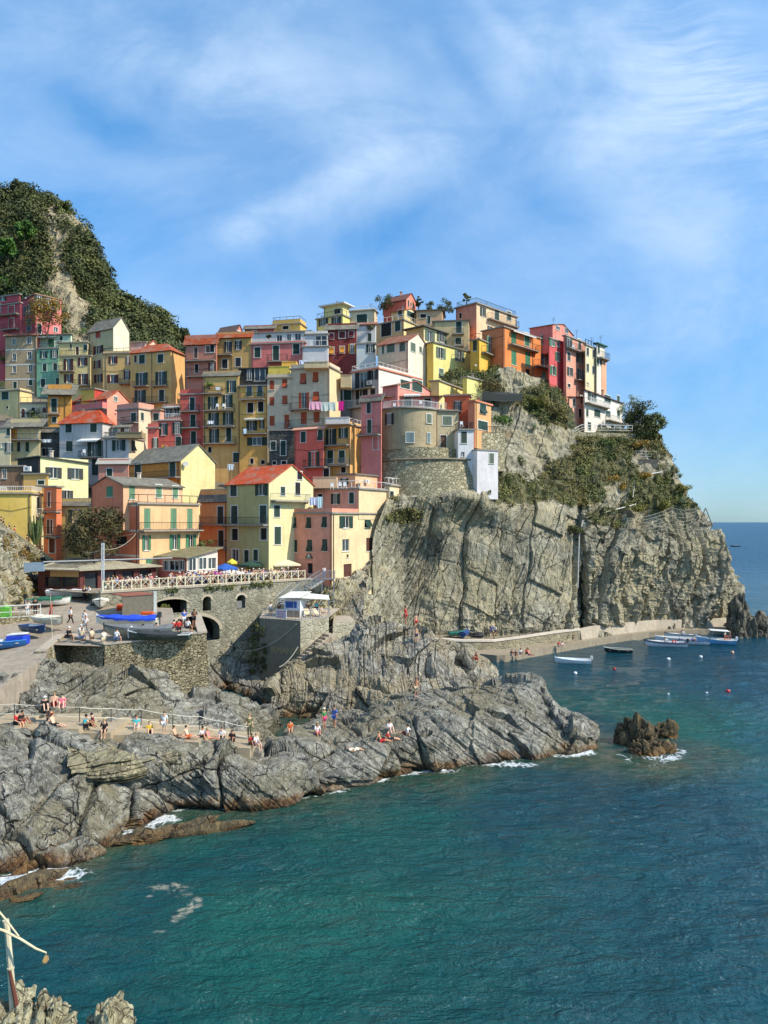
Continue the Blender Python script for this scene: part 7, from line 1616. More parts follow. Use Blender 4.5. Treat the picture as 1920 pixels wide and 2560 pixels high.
# roof gardens
tree('rooftop_tree', P(958, 782, 152), 3.6, 1.7, GRD, 'small sprawling tree against the sky left of the coral summit house', seed=11, leaf=.14, clumps=16)
tree('rooftop_tree', P(1112, 790, 151), 2.8, 1.8, GRD, 'bushy dark rooftop tree left of the salmon skyline house', seed=12, leaf=.14, clumps=18)
tree('rooftop_tree', P(1075, 782, 152), 2.0, 1.0, GR, 'small potted shrub between the summit roofs', seed=13, leaf=.12, clumps=10)
tree('cypress', P(1048, 778, 153), 3.0, .7, GRD, 'slender pointed conifer just right of the coral summit house', seed=14, leaf=.12, clumps=14)
tree('rooftop_palm', P(1166, 758, 152), 1.8, .8, GR, 'little palm at the corner of the salmon house roof', seed=15, leaf=.14, clumps=9)
tree('magnolia', P(238, 1425, 92), 7.2, 3.4, m_leaf((46, 54, 30), (108, 92, 56), 1.2), 'broad dark magnolia in front of the orange house behind the kiosk', seed=21, clumps=46, leaf=.17, per=130, low=.32, cr=.40)
tree('autumn_tree', P(118, 838, 149), 6.5, 3.9, m_leaf((124, 112, 44), (166, 120, 50), .8), 'orange-green leafed tree in front of the crimson house', seed=22, clumps=30, leaf=.2, per=80, low=.4, cr=.36)
b = P(90, 1352, 97); cac = empty('cactus', b, 'tall many-armed candelabra cactus beside the yellow house', 'cactus'); mb = MB(); rr_ = random.Random(4)
for k in range(22):
    th = rr_.uniform(0, 6.28); q = rr_.uniform(.1, .95); h = rr_.uniform(2.2, 3.4); e = b+Vector((math.cos(th)*q, math.sin(th)*q*.6, 0)); mb.tube([b+Vector((math.cos(th)*q*.25, 0, -.5)), e+Vector((0,0,h*.4)), e+Vector((math.cos(th)*.15, 0, h))], [.10, .13, .07], 6)
mb.build('arms', m_leaf((70, 86, 48), (106, 116, 66), 1.0), cac, b)
# dark hedge-like plants on terraces of the village
for k, (x, y, Y, r, m_, lb) in enumerate([(78,1038,138,1.5,GRD,'dark ivy heap under the little arches'), (93,1052,137,1.2,GR,'bush on the slate below the ochre house'), (8,890,152,1.6,GRD,'dark bush at the left edge beneath the crimson house'), (10,905,151,1.3,GRB,'green palm-like bush at the left edge beside the brown house'), (200,838,156,1.6,GRB,'bright green shrubs behind the yellow attic'), (14,712,170,2.2,GRB,'bright hedge above the roof of the crimson house'),
      (775,1282,103,.8,GR,'planters hanging on the pink house terrace'), (790,1280,103.3,.5,GRD,'low potted plant right of the hanging planters'), (523,968,123,.8,GRB,'leafy pots on the terrace of the yellow-ochre tenement'), (925,822,142,.9,GRD,'climbing plant on the white blank-walled house'), (672,842,142,.5,GRD,'potted palm on the white staircase house'), (512,1366,100,.8,GR,'plants on the balcony of the tan house'), (300,1092,116,.6,GR,'potted plants on the grey wing terrace'),
      (400,1560,80,.0,GR,'')]):
    if r: bush(x, y, Y, r, m_, lb, 60+k, leaf=.12, n=6, per=60)
bush(387, 1535, 79.5, 1.1, GRY, 'yellow-green weeds beside the big arch', 80, leaf=.1); bush(326, 1505, 80.0, 1.0, GR, 'green weeds on the bank below the fence, left end', 81, leaf=.1)
def weeds(t0, t1, n, label, s):
    r = random.Random(s); c = [AW.pt(r.uniform(t0, t1), TZ+r.uniform(-.35, .15), .12) for _ in range(n)]; v, f = leafcloud(c, [r.uniform(.15, .4) for _ in c], 40, .09, seed=s); o = np_mesh('wall_weeds', v, f, GR, origin=tuple(AW.pt(t0, TZ))); tag(o, label, 'weeds', None)
weeds(12.5, 16.5, 22, 'weeds hanging over the coping in the middle of the arched wall', 1); weeds(17.5, 22, 26, 'thick weeds hanging over the coping at the right of the arched wall', 2); weeds(7.5, 9, 10, 'single tuft of weeds hanging between the two small arches', 3)
ivy = [tuple(PWl.pt(rng.uniform(-1.5, 1.0), rng.uniform(2.0, 8.0), .02)) for _ in range(60)]; v, f = leafcloud(ivy, rng.uniform(.15, .35, 60), 50, .10, seed=9); tag(np_mesh('ivy', v, f, GRD, origin=tuple(pl_)), 'dark ivy and creeper filling the shaded corner beneath the platform', 'ivy')
bk_ = BANK.reshape(-1, 3); idx = rng.choice(len(bk_), 260); q = bk_[idx]; q = q[(fbm(q*.4, 3) > -.05)]
o = scrub('bank_scrub', q, rng.uniform(.3, .8, len(q)), 60, .12, m_leaf((98, 92, 42), (150, 116, 62), .8), 12); tag(o, 'ochre and green scrub on the rocky bank at the far left', 'scrub')
sp_ = SPUR.reshape(-1, 3); idx = rng.choice(len(sp_), 500); q = sp_[idx]; q = q[(fbm(q*.3+4, 3) > .28)]
o = scrub('spur_scrub', q, rng.uniform(.2, .5, len(q)), 40, .1, m_leaf((96, 92, 48), (128, 118, 64), .8), 13); tag(o, 'dry tufts on the slanted rock under the pink house', 'scrub')
# ------------------------------------------------------------------ people
def skin_mesh(name, verts, edges, radii, root=0, sub=1):
    me = bpy.data.meshes.new(name); me.from_pydata([tuple(v) for v in verts], edges, []); ob = bpy.data.objects.new(name, me); COL.objects.link(ob)
    ob.modifiers.new('skin', 'SKIN'); sv = me.skin_vertices[0].data
    for k, r in enumerate(radii): sv[k].radius = (r, r) if not isinstance(r, tuple) else r; sv[k].use_root = (k == root)
    if sub: m = ob.modifiers.new('sub', 'SUBSURF'); m.levels = sub; m.render_levels = sub
    dg = bpy.context.evaluated_depsgraph_get(); out = bpy.data.meshes.new_from_object(ob.evaluated_get(dg)); out.name = name
    bpy.data.objects.remove(ob); bpy.data.meshes.remove(me)
    out.polygons.foreach_set('use_smooth', [True]*len(out.polygons)); return out
POSES = {
 'stand': dict(pel=(0,0,.94), spi=(0,0,1.14), che=(0,0,1.34), nec=(0,0,1.50), hea=(0,-.015,1.60), top=(0,-.01,1.69), sh=(.17,0,1.43), el=(.23,.02,1.15), wr=(.24,-.06,.90), ha=(.23,-.10,.80), hi=(.09,0,.90), kn=(.10,-.01,.50), an=(.10,.02,.08), to=(.11,-.14,.04)),
 'walk': dict(pel=(0,0,.93), spi=(0,-.01,1.13), che=(0,-.03,1.33), nec=(0,-.04,1.49), hea=(0,-.06,1.59), top=(0,-.06,1.68), sh=(.17,-.03,1.42), el=(.23,-.02,1.14), wr=(.22,-.18,.95), ha=(.21,-.22,.87), elL=(-.23,.10,1.15), wrL=(-.23,.08,.90), haL=(-.23,.06,.82), hi=(.09,0,.89), kn=(.10,.06,.50), an=(.10,.30,.14), to=(.11,.18,.04), knL=(-.10,-.16,.50), anL=(-.10,-.26,.08), toL=(-.10,-.42,.05)),
 'lean': dict(pel=(0,.05,.92), spi=(0,0,1.12), che=(0,-.08,1.29), nec=(0,-.14,1.43), hea=(0,-.18,1.52), top=(0,-.19,1.61), sh=(.17,-.09,1.37), el=(.24,-.22,1.12), wr=(.12,-.40,1.12), ha=(.06,-.44,1.12), hi=(.09,.05,.88), kn=(.10,.03,.50), an=(.10,.06,.08), to=(.11,-.10,.04)),
 'sit': dict(pel=(0,.05,.12), spi=(0,.06,.33), che=(0,.02,.53), nec=(0,-.02,.68), hea=(0,-.05,.78), top=(0,-.05,.87), sh=(.17,.0,.61), el=(.23,-.04,.34), wr=(.16,-.24,.24), ha=(.13,-.32,.23), hi=(.10,.02,.12), kn=(.11,-.42,.16), an=(.11,-.46,-.28), to=(.11,-.60,-.34)),
 'ground': dict(pel=(0,.10,.12), spi=(0,.14,.32), che=(0,.10,.52), nec=(0,.06,.67), hea=(0,.02,.77), top=(0,.02,.86), sh=(.17,.08,.60), el=(.24,.10,.34), wr=(.20,-.14,.34), ha=(.18,-.24,.36), hi=(.10,.04,.12), kn=(.13,-.30,.46), an=(.12,-.52,.08), to=(.12,-.68,.05)),
 'legs': dict(pel=(0,.10,.12), spi=(0,.20,.30), che=(0,.26,.49), nec=(0,.26,.64), hea=(0,.24,.74), top=(0,.25,.83), sh=(.17,.27,.57), el=(.24,.42,.34), wr=(.22,.48,.10), ha=(.22,.52,.04), hi=(.10,.04,.12), kn=(.12,-.40,.18), an=(.12,-.80,.08), to=(.13,-.86,.20)),
 'lie': dict(pel=(0,.0,.12), spi=(0,.20,.13), che=(0,.40,.15), nec=(0,.56,.15), hea=(0,.67,.17), top=(0,.77,.17), sh=(.18,.46,.13), el=(.32,.30,.08), wr=(.28,.06,.07), ha=(.26,-.02,.06), hi=(.10,-.05,.12), kn=(.12,-.45,.16), an=(.12,-.86,.07), to=(.14,-.92,.18)),
}
def figure(pose):
    p = POSES[pose]; g = lambda k, s=1: Vector(p[k]) if s == 1 else (Vector(p[k+'L']) if k+'L' in p else Vector((-p[k][0], p[k][1], p[k][2])))
    V = [g('pel'), g('spi'), g('che'), g('nec'), g('hea'), g('top')]; Rd = [(.145,.115), (.125,.10), (.15,.115), .055, (.078,.095), .065]; Ed = [(0,1),(1,2),(2,3),(3,4),(4,5)]
    for s in (1, -1):
        i = len(V); V += [g('sh', s), g('el', s), g('wr', s), g('ha', s)]; Rd += [.058, .043, .030, .034]; Ed += [(2,i),(i,i+1),(i+1,i+2),(i+2,i+3)]
        h = g('ha', s); w_ = g('wr', s); d = (h-w_).normalized(); sd = d.cross(Vector((0,0,1))); sd = sd.normalized() if sd.length > .1 else Vector((1,0,0))
        for f in (-.03, -.01, .01, .03): V.append(h+d*(.075-abs(f)*.5)+sd*f*1.1); Rd.append(.010); Ed.append((i+3, len(V)-1))
        V.append(h-d*.01+sd*.055*s); Rd.append(.011); Ed.append((i+3, len(V)-1))
        i = len(V); V += [g('hi', s), g('kn', s), g('an', s), g('to', s)]; Rd += [.088, .058, .040, (.045,.03)]; Ed += [(0,i),(i,i+1),(i+1,i+2),(i+2,i+3)]
    # nose
    hd = g('hea'); V.append(hd+Vector((0, -.10, -.005))); Rd.append(.014); Ed.append((4, len(V)-1))
    body = skin_mesh('person_body_'+pose, V, Ed, Rd)
    def part(names, rad, ed): vs = [g(n, s) for n, s in names]; return skin_mesh('garment', vs, ed, rad)
    top = part([('pel',1),('spi',1),('che',1),('sh',1),('el',1),('sh',-1),('el',-1)], [(.155,.13),(.14,.118),(.165,.132),.072,.062,.072,.062], [(0,1),(1,2),(2,3),(3,4),(2,5),(5,6)])
    for c in ('short', 'long'):
        if c == 'short':
            a, b = g('hi').lerp(g('kn'), .75), g('hi', -1).lerp(g('kn', -1), .75)
            short = skin_mesh('garment', [g('pel'), g('hi'), a, g('hi', -1), b], [(0,1),(1,2),(0,3),(3,4)], [(.165,.14), .105, .092, .105, .092])
        else: long_ = skin_mesh('garment', [g('pel'), g('hi'), g('kn'), g('an')+Vector((0,0,.03)), g('hi',-1), g('kn',-1), g('an',-1)+Vector((0,0,.03))], [(0,1),(1,2),(2,3),(0,4),(4,5),(5,6)], [(.16,.135), .102, .074, .058, .102, .074, .058])
    hm = MB(); c = g('hea').lerp(g('top'), .45); up = (g('top')-g('hea')).normalized(); hm.blob(c+up*.03+Vector((0, .018, 0)), (.092, .105, .10), 10)
    ht = MB(); ht.blob(c+up*.07, (.10, .115, .06), 10); ht.blob(c+up*.035, (.15, .165, .018), 12)
    def mk(m_, n):
        me = bpy.data.meshes.new(n); me.from_pydata(m_.v, [], m_.f); me.polygons.foreach_set('use_smooth', [True]*len(me.polygons)); return me
    out = dict(body=body, top=top, short=short, long=long_, hair=mk(hm, 'hair'), hat=mk(ht, 'hat'))
    for me in out.values():
        me.materials.clear(); me.materials.append(DARK)
    return out
FIG = {k: figure(k) for k in POSES}
CN = {'white': (226,224,220), 'black': (30,30,34), 'navy': (36,46,78), 'grey': (130,130,130), 'red': (186,44,44), 'pink': (226,128,140), 'teal': (40,160,170), 'blue': (60,104,186), 'green': (70,140,84), 'yellow': (226,190,60), 'orange': (220,110,50), 'beige': (204,186,150), 'olive': (104,106,66), 'magenta': (206,50,120), 'denim': (84,104,140), 'brown': (104,74,54), 'turquoise': (70,190,196), 'cream': (232,222,196), 'maroon': (110,36,44)}
HAIR = [(44,32,24), (28,24,22), (96,66,40), (150,120,76), (70,50,36)]
SKIN = [(214,164,130), (196,140,104), (226,180,150), (170,116,84)]
def put(me, name, mat, parent=None):
    o = bpy.data.objects.new(name, me); COL.objects.link(o); o.parent = parent; o.material_slots[0].link = 'OBJECT'; o.material_slots[0].material = mat; return o
_pn = 0
def person(loc, rz, pose, top, bottom, label, group=None, long_=None, hat=None, scale=None):
    global _pn; _pn += 1; r = random.Random(_pn*13)
    f = FIG[pose]; o = put(f['body'], 'person', m_plain(r.choice(SKIN), .6)); s = scale or r.uniform(.94, 1.05); o.scale = (s, s, s); o.location = loc; o.rotation_euler = (0, 0, rz)
    tag(o, label, 'person', group)
    if top: put(f['top'], 'shirt', m_plain(CN[top], .85), o)
    if bottom: put(f['long' if long_ else 'short'], 'trousers' if long_ else 'shorts', m_plain(CN[bottom], .85), o)
    put(f['hair'], 'hair', m_plain(r.choice(HAIR), .8), o)
    if hat: put(f['hat'], 'hat', m_plain(CN[hat], .85), o)
    return o
# crowd behind the terrace fence: front row leans on or stands at the fence, others stand behind
rc_ = random.Random(5); keys = ['white','black','navy','grey','red','pink','blue','green','white','beige','orange','cream','black','denim','maroon','white']
bots = ['denim','black','beige','white','navy','grey','olive','brown']
LM = [(0, 5, 'before the orange house'), (5, 10, 'before the restaurant annex'), (10, 15, 'among the small parasols'), (15, 19, 'before the olive house'), (19, 25, 'under the cream parasol end')]
pl_len = (e1-e0)/npan; seen_l = set()
dens = {0: .5, 1: .5, 2: .8, 3: .9, 4: .95, 5: .7, 6: .3, 7: .6, 8: .9, 9: .9, 10: 1, 11: 1, 12: 1, 13: .8, 14: .5, 15: .7, 16: .6, 17: .9, 18: 1, 19: 1, 20: 1, 21: 1, 22: 1, 23: 1, 24: .7}
for pan in range(npan):
    for row, (off, wd) in enumerate(((-.75, 'at the rail'), (-1.9, 'one step back'), (-3.2, 'two steps back'))):
        for half in (0, 1):
            if rc_.random() > dens[pan]*(1.0, .8, .6)[row]: continue
            t = e0+pl_len*(pan+.25+.5*half+rc_.uniform(-.08, .08)); tp_, bt = rc_.choice(keys), rc_.choice(bots); q = AW.pt(t, TZ, off+rc_.uniform(-.25, .25))
            pose = 'lean' if (row == 0 and rc_.random() < .5) else 'stand'; rz = math.atan2(AW.n.y, AW.n.x)+math.pi/2+(rc_.uniform(-.3, .3) if row == 0 else rc_.uniform(-3.1, 3.1)); hat = rc_.choice([None, None, None, 'white', 'beige'])
            lm_ = [x[2] for x in LM if x[0] <= pan < x[1] or pan == 24][0]
            nth = f"{pan+1}{'th' if 3 < pan+1 < 21 else {1:'st',2:'nd',3:'rd'}.get((pan+1) % 10, 'th')}"; lb = f"person in {tp_}{', '+hat+' hat' if hat else ''} {wd}, {'left' if half == 0 else 'right'} side, {nth} fence panel from left"
            person(q, rz, pose, tp_, bt, lb, 'people crowding the terrace', long_=rc_.random() < .5, hat=hat)
def at_ramp(x, y): return PR(x, y)
G2 = 'people on the boat ramp'
person(at_ramp(176,1562), 2.4, 'walk', 'white', 'black', 'person in white jacket and black trousers walking up the middle of the ramp', G2, True)
person(at_ramp(211,1572), -.2, 'stand', 'white', 'beige', 'person in white top standing behind the walker in patterned trousers', G2, True)
person(at_ramp(214,1584), .1, 'walk', 'white', 'grey', 'person in white shirt and grey patterned trousers walking towards the camera', G2, True)
person(at_ramp(211,1505), 3.0, 'stand', 'black', 'black', 'person all in black standing by the kiosk corner', G2, True)
person(at_ramp(222,1502), 2.8, 'stand', 'white', 'grey', 'person in white shirt beside the one all in black at the kiosk', G2, True)
person(at_ramp(265,1486), .5, 'stand', 'green', 'white', 'person with a bright green top beside the steel mast', G2)
person(at_ramp(274,1482), .2, 'stand', 'white', 'pink', 'person in white top near the start of the fence, right of the green one', G2)
person(at_ramp(286,1476), .2, 'stand', 'beige', 'brown', 'person in beige at the first post of the fence', G2)
person(Vector((lpz[2].x+.3, lpz[2].y+.8, zq)), .3, 'stand', 'white', 'white', 'person in a long white dress behind the railing at the left edge', G2, True)
person(Vector((lpz[3].x-1.0, lpz[3].y+1.0, zq)), .3, 'stand', 'black', 'black', 'person in black behind the railing, right of the white dress', G2, True)
# people sitting on the dry-stone wall
wp = [(165,1606,'black','black','white'),(196,1600,'white','denim','white'),(198,1608,'beige','denim',None),(223,1610,'beige','brown',None),(253,1613,'cream','beige',None),(286,1611,'white','denim',None),(322,1604,'white','grey','white'),(352,1600,'maroon','black',None),(386,1596,'white','black',None),(430,1588,'red','denim',None),(443,1586,'red','black',None),(466,1583,'white','black',None)]
for k, (x, y, tp_, bt, h) in enumerate(wp):
    p = PR(x, y, .15); q = person(p+Vector((0, .55, .35)), math.pi+rc_.uniform(-.5, .5), 'sit', tp_, bt, f"person in {tp_}{' with white cap' if h else ''} sitting on the dry-stone wall, {['first','second','third','fourth','fifth','sixth','seventh','eighth','ninth','tenth','eleventh','twelfth'][k]} from the left", 'people sitting on the ramp wall', hat=h)
for k, (x, tp_, bt, lb) in enumerate([(453,'blue','white','tall person in light blue shirt standing at the end of the ramp wall'), (478,'black','black','person in black leaning over the end corner of the ramp wall')]):
    p = PR(x, 1578, .0); person(p+Vector((0, 1.0, .2)), .4, 'stand' if k == 0 else 'lean', tp_, bt, lb, 'people sitting on the ramp wall')
# bathers on the concrete path
def on_path(px, py, z): p = Pz(px, py, z); return p
G3 = 'sunbathers along the concrete path'
bt_ = [(38,1814,5.9,'sit','red','black',1.2,'person in red skirt and black cap, far left of the bathing path','black',0),(52,1812,5.9,'ground','black','red',1.4,'person in black top huddled next to the one in a black cap',None,0),
 (134,1820,5.7,'legs',None,'black',1.3,'bather in dark swimwear with legs stretched right, left of the teal shirt',None,0),(121,1806,5.7,'ground','orange','brown',.6,'small seated person in tan behind the bather with stretched legs',None,0),
 (213,1822,5.5,'ground','teal','black',1.6,'person in teal shirt seated beside the man on the block edge',None,0),(224,1818,5.5,'ground','maroon','black',-1.0,'dark-clad person right behind the teal shirt',None,0),
 (257,1832,5.25,'sit','black','black',0.2,'man in black T-shirt and shorts sitting on the block edge with feet hanging',None,0),
 (338,1822,5.0,'ground','turquoise','white',.3,'person in pale turquoise top seated alone in the middle of the path',None,0),
 (371,1838,4.5,'ground','yellow','black',.4,'person in yellow top seated below the turquoise one',None,0),(408,1840,4.5,'stand','white','white',0,'person wrapped in a white towel left of the orange bathers',None,0),
 (440,1848,4.3,'legs',None,'brown',1.2,'tanned bather lying back in brown shorts at the middle of the row',None,0),(470,1848,4.3,'legs',None,'orange',1.2,'tanned bather in orange shorts, right of the brown shorts',None,0),
 (505,1850,4.1,'ground','white','black',.8,'person in white top with black shorts right of the orange shorts',None,0),(524,1853,4.0,'legs','pink',None,1.3,'bather in pink top with bare legs stretched right',None,0),
 (552,1852,3.9,'ground','white','black',.1,'person in white shirt leaning by the last rope posts',None,0),(578,1858,3.6,'ground','black','black',0,'person in black bent over near the end of the path',None,0),
 (622,1845,3.5,'stand','olive','olive',.4,'standing person in olive shirt at the end of the rope railing',None,1),(638,1866,3.3,'sit','white','denim',1.0,'person in white T-shirt sitting at the very end of the path',None,0),(628,1866,3.3,'ground','red','brown',.6,'person in red beside the white T-shirt at the path end',None,0),
 (132,1768,6.9,'ground',None,'red',.6,'bare-chested bather on the rock above the path, left of the pink top',None,0),(151,1770,6.9,'ground','pink','pink',.3,'person in pink top on the rock above the path',None,0),(108,1776,6.7,'ground','black','black',.6,'person in black with white cap left of the bare-chested bather','white',0)]
for x, y, z, ps, tp_, bt, rz, lb, h, lg in bt_: person(Pz(x, y, z)+Vector((0, .25, .02)), rz, ps, tp_, bt, lb, G3, bool(lg), hat=h)
# rock bathers: rest them on the rock surface
import mathutils.bvhtree as bvt
def bvh_of(G):
    ny, nx = G.shape[:2]; f = grid_faces(nx, ny); return bvt.BVHTree.FromPolygons([tuple(v) for v in G.reshape(-1, 3)], [tuple(int(i) for i in q) for q in f])
BV = {'A': bvh_of(SHELF), 'B': bvh_of(BIGROCK), 'S': bvh_of(SLABS), 'I': bvh_of(INNER)}
def on_rock(px, py):
    "first rock surface met by the sight line through a photo pixel"
    o = Vector((0, 0, CH)); d = (P(px, py, 100)-o).normalized(); best = None
    for b in BV.values():
        h = b.ray_cast(o, d)
        if h[0] is not None and (best is None or h[3] < best[1]): best = (h[0], h[3])
    return best[0] if best else P(px, py, 70)
G4 = 'bathers on the rocks'
for x, y, ps, tp_, bt, rz, lb, h in [(793,1836,'sit','white','pink',.4,'person in white dress seated on the rock by the pool, left of the sun hat',None),(810,1822,'stand','green','magenta',.8,'person in sun hat, green top and magenta skirt standing on the rock','cream'),(836,1818,'stand','blue','blue',-.6,'person in bright blue robe standing right of the magenta skirt',None),
   (725,1828,'sit','orange',None,.2,'bather in orange bikini at the left end of the pool rock',None),(955,1856,'legs',None,'red',1.5,'bather in red trunks reclining on the broad shelf',None),(978,1852,'legs','red','black',1.5,'sunbather lying behind the red trunks',None),(1012,1838,'legs','white','maroon',-2.0,'person on a white towel at the right of the reclining group',None),(975,1830,'ground','white','white',.4,'person in white with raised arm behind the reclining group',None),
   (888,1878,'lie','cream','cream',1.5,'person lying flat in pale clothes nearest to the water',None),(1041,1744,'stand',None,'beige',0,'bather in beige trunks standing alone against the big rock',None),(1041,1606,'stand',None,'navy',.2,'bather in dark trunks standing on the ridge of the big rock',None),(1040,1572,'stand',None,'red',.4,'bather in red trunks at the top of the ridge just behind the dark trunks',None),(1014,1562,'stand','red','red',1.2,'bather in red with raised arm left on the ridge',None),(1190,1650,'ground',None,'red',-.8,'bather crouching at the right end of the big rock above the quay',None)]:
    q = on_rock(x, y); person(q+Vector((0, .1, .0)), rz, ps, tp_, bt, lb, G4, hat=h)
# quay and upper path
G5 = 'people on the quay'
for x, y, z, ps, tp_, bt, rz, lb in [(1280,1640,1.0,'ground','black','white',.2,'person in black top and white trousers, leftmost on the quay'),(1290,1640,1.0,'ground','black','grey',.2,'person in black next to the leftmost one on the quay'),(1302,1636,1.0,'ground','white','white',.3,'person in white seated in the middle of the quay group'),(1318,1635,1.0,'ground','red','red',.5,'person in red seated right in the quay group'),(1324,1638,1.0,'legs',None,'pink',.6,'bather at the edge right of the one in red on the quay'),
   (1398,1617,1.0,'ground','red','white',.2,'person in red top seated further along the quay'),(1406,1617,1.0,'ground','white','white',.2,'person in white beside the red top further along the quay'),(1433,1608,1.0,'stand','black','black',1.2,'dark-clad person standing by the curve of the quay')]:
    person(Pz(x, y, z), rz, ps, tp_, bt, lb, G5)
for x, tp_, bt, lb in [(1229,'blue','denim','person in pale blue shirt walking on the upper path'),(1238,'white','navy','person in white shirt right beside the pale blue one on the upper path')]:
    p = P(x, 1594, 112.5); p.z = 2.55; person(p, 2.6, 'walk', tp_, bt, lb, 'walkers on the upper path')
# people climbing the lane behind its wall, steps, platform
for k, (x, y) in enumerate([(1, 1276), (7, 1288), (22, 1302), (35, 1314), (66, 1340), (105, 1362)]):
    t, _ = LW.map(x, y); person(LW.pt(t, ztop(t)-1.0, -1.1), -1.2, 'stand', ['black','navy','black','red','maroon','black'][k], 'black', f"person in {['black','navy','black','red','maroon','black'][k]} on the stepped lane, {['topmost','second','third','fourth','fifth','lowest'][k]} going down", 'people on the stepped lane', scale=.95)
person(P(806,1447,97.5)+Vector((.2, .1, .02)), .3, 'walk', 'white', 'denim', 'person in white at the top landing of the metal stairs', 'people at the platform', True)
for dx, dy, ps, tp_, bt, rz, lb in [(-2.6, .8, 'stand', 'white', 'grey', .4, 'person in white coming down to the platform gate'), (-1.5, .4, 'stand', 'black', 'black', 2.8, 'person in black at the bar counter'), (1.9, .8, 'stand', 'brown', 'black', .3, 'tanned person standing under the sail'), (2.9, 1.4, 'stand', 'turquoise', 'navy', .3, 'person in turquoise under the sail'), (3.8, .8, 'legs', None, 'beige', 1.0, 'bather reclining on a deck chair by the sail')]:
    person(bo+Vector((dx, dy, .02 if ps != 'legs' else .35)), rz, ps, tp_, bt, lb, 'people at the platform')
def deckchair(loc, rz, label):
    root = empty('deck_chair', loc, label, 'deck chair', 'deck chairs on the platform', rz); L_ = Vector(loc)
    for n_, pts, r_ in (('frame', [(-.3,-.6,0),(-.3,.3,.4),(-.3,.8,.95)], .025), ('frame', [(.3,-.6,0),(.3,.3,.4),(.3,.8,.95)], .025), ('frame', [(-.3,.5,0),(-.3,-.5,.4)], .025), ('frame', [(.3,.5,0),(.3,-.5,.4)], .025)):
        mb = MB(); mb.tube(pts, r_, 5); mb.build(n_, WHITE, root)
    mb = MB(); mb.poly([(-.28,-.5,.4),(.28,-.5,.4),(.28,.3,.34),(-.28,.3,.34)]); mb.poly([(-.28,.3,.34),(.28,.3,.34),(.28,.75,.95),(-.28,.75,.95)]); mb.build('seat', m_plain((220, 190, 150), .8), root)
deckchair(bo+Vector((3.3, .2, 0)), 1.0, 'white deck chair under the sail edge'); deckchair(bo+Vector((2.0, -.2, 0)), .4, 'white deck chair by the corner post of the platform')

# ------------------------------------------------------------------ boats
def hull_mesh(L, B, D, sheer=.25, transom=.7, flat=.6, ns=18, nr=9, inner=False, th=.05):
    V_ = []; off = th if inner else 0
    for i in range(ns+1):
        s = i/ns; hb = (B/2-off)*min(1, (transom+(1-transom)*math.sin(min(1, s/.45)*math.pi/2)))*max(0.0, 1-max(0, (s-.45)/.55)**2.3)
        zt = D+sheer*(s**2.2)+.05*(1-s)**2; zk = (off+.05 if inner else 0)+(.75*D)*max(0, (s-.8)/.2)**2*.8
        x = -L/2+L*s*(1-off/L)+off*.5
        for j in range(nr):
            a = j/(nr-1)*2-1; y = hb*(1-abs(1-abs(a))**(1/flat)*0)*a; f = abs(a)**2.6; V_.append((x+(.0 if s < .98 else 0), hb*math.copysign(abs(a)**.75, a), zk+(zt-zk)*f))
    F_ = []
    for i in range(ns):
        for j in range(nr-1):
            q = i*nr+j; t = (q, q+1, q+nr+1, q+nr); F_.append(t if inner else t[::-1])
    return V_, F_
def addvf(mb, vf, m=0):
    i = len(mb.v); mb.v += vf[0]; mb.f += [tuple(i+k for k in f) for f in vf[1]]; mb.m += [m]*len(vf[1])
def edge(L, B, D, sheer, transom, side, ns=18, out=.02):
    pts = []
    for i in range(ns+1):
        s = i/ns; hb = (B/2+out)*min(1, (transom+(1-transom)*math.sin(min(1, s/.45)*math.pi/2)))*max(0.02, 1-max(0, (s-.45)/.55)**2.3); pts.append((-L/2+L*s, hb*side, D+sheer*(s**2.2)+.05*(1-s)**2))
    return pts
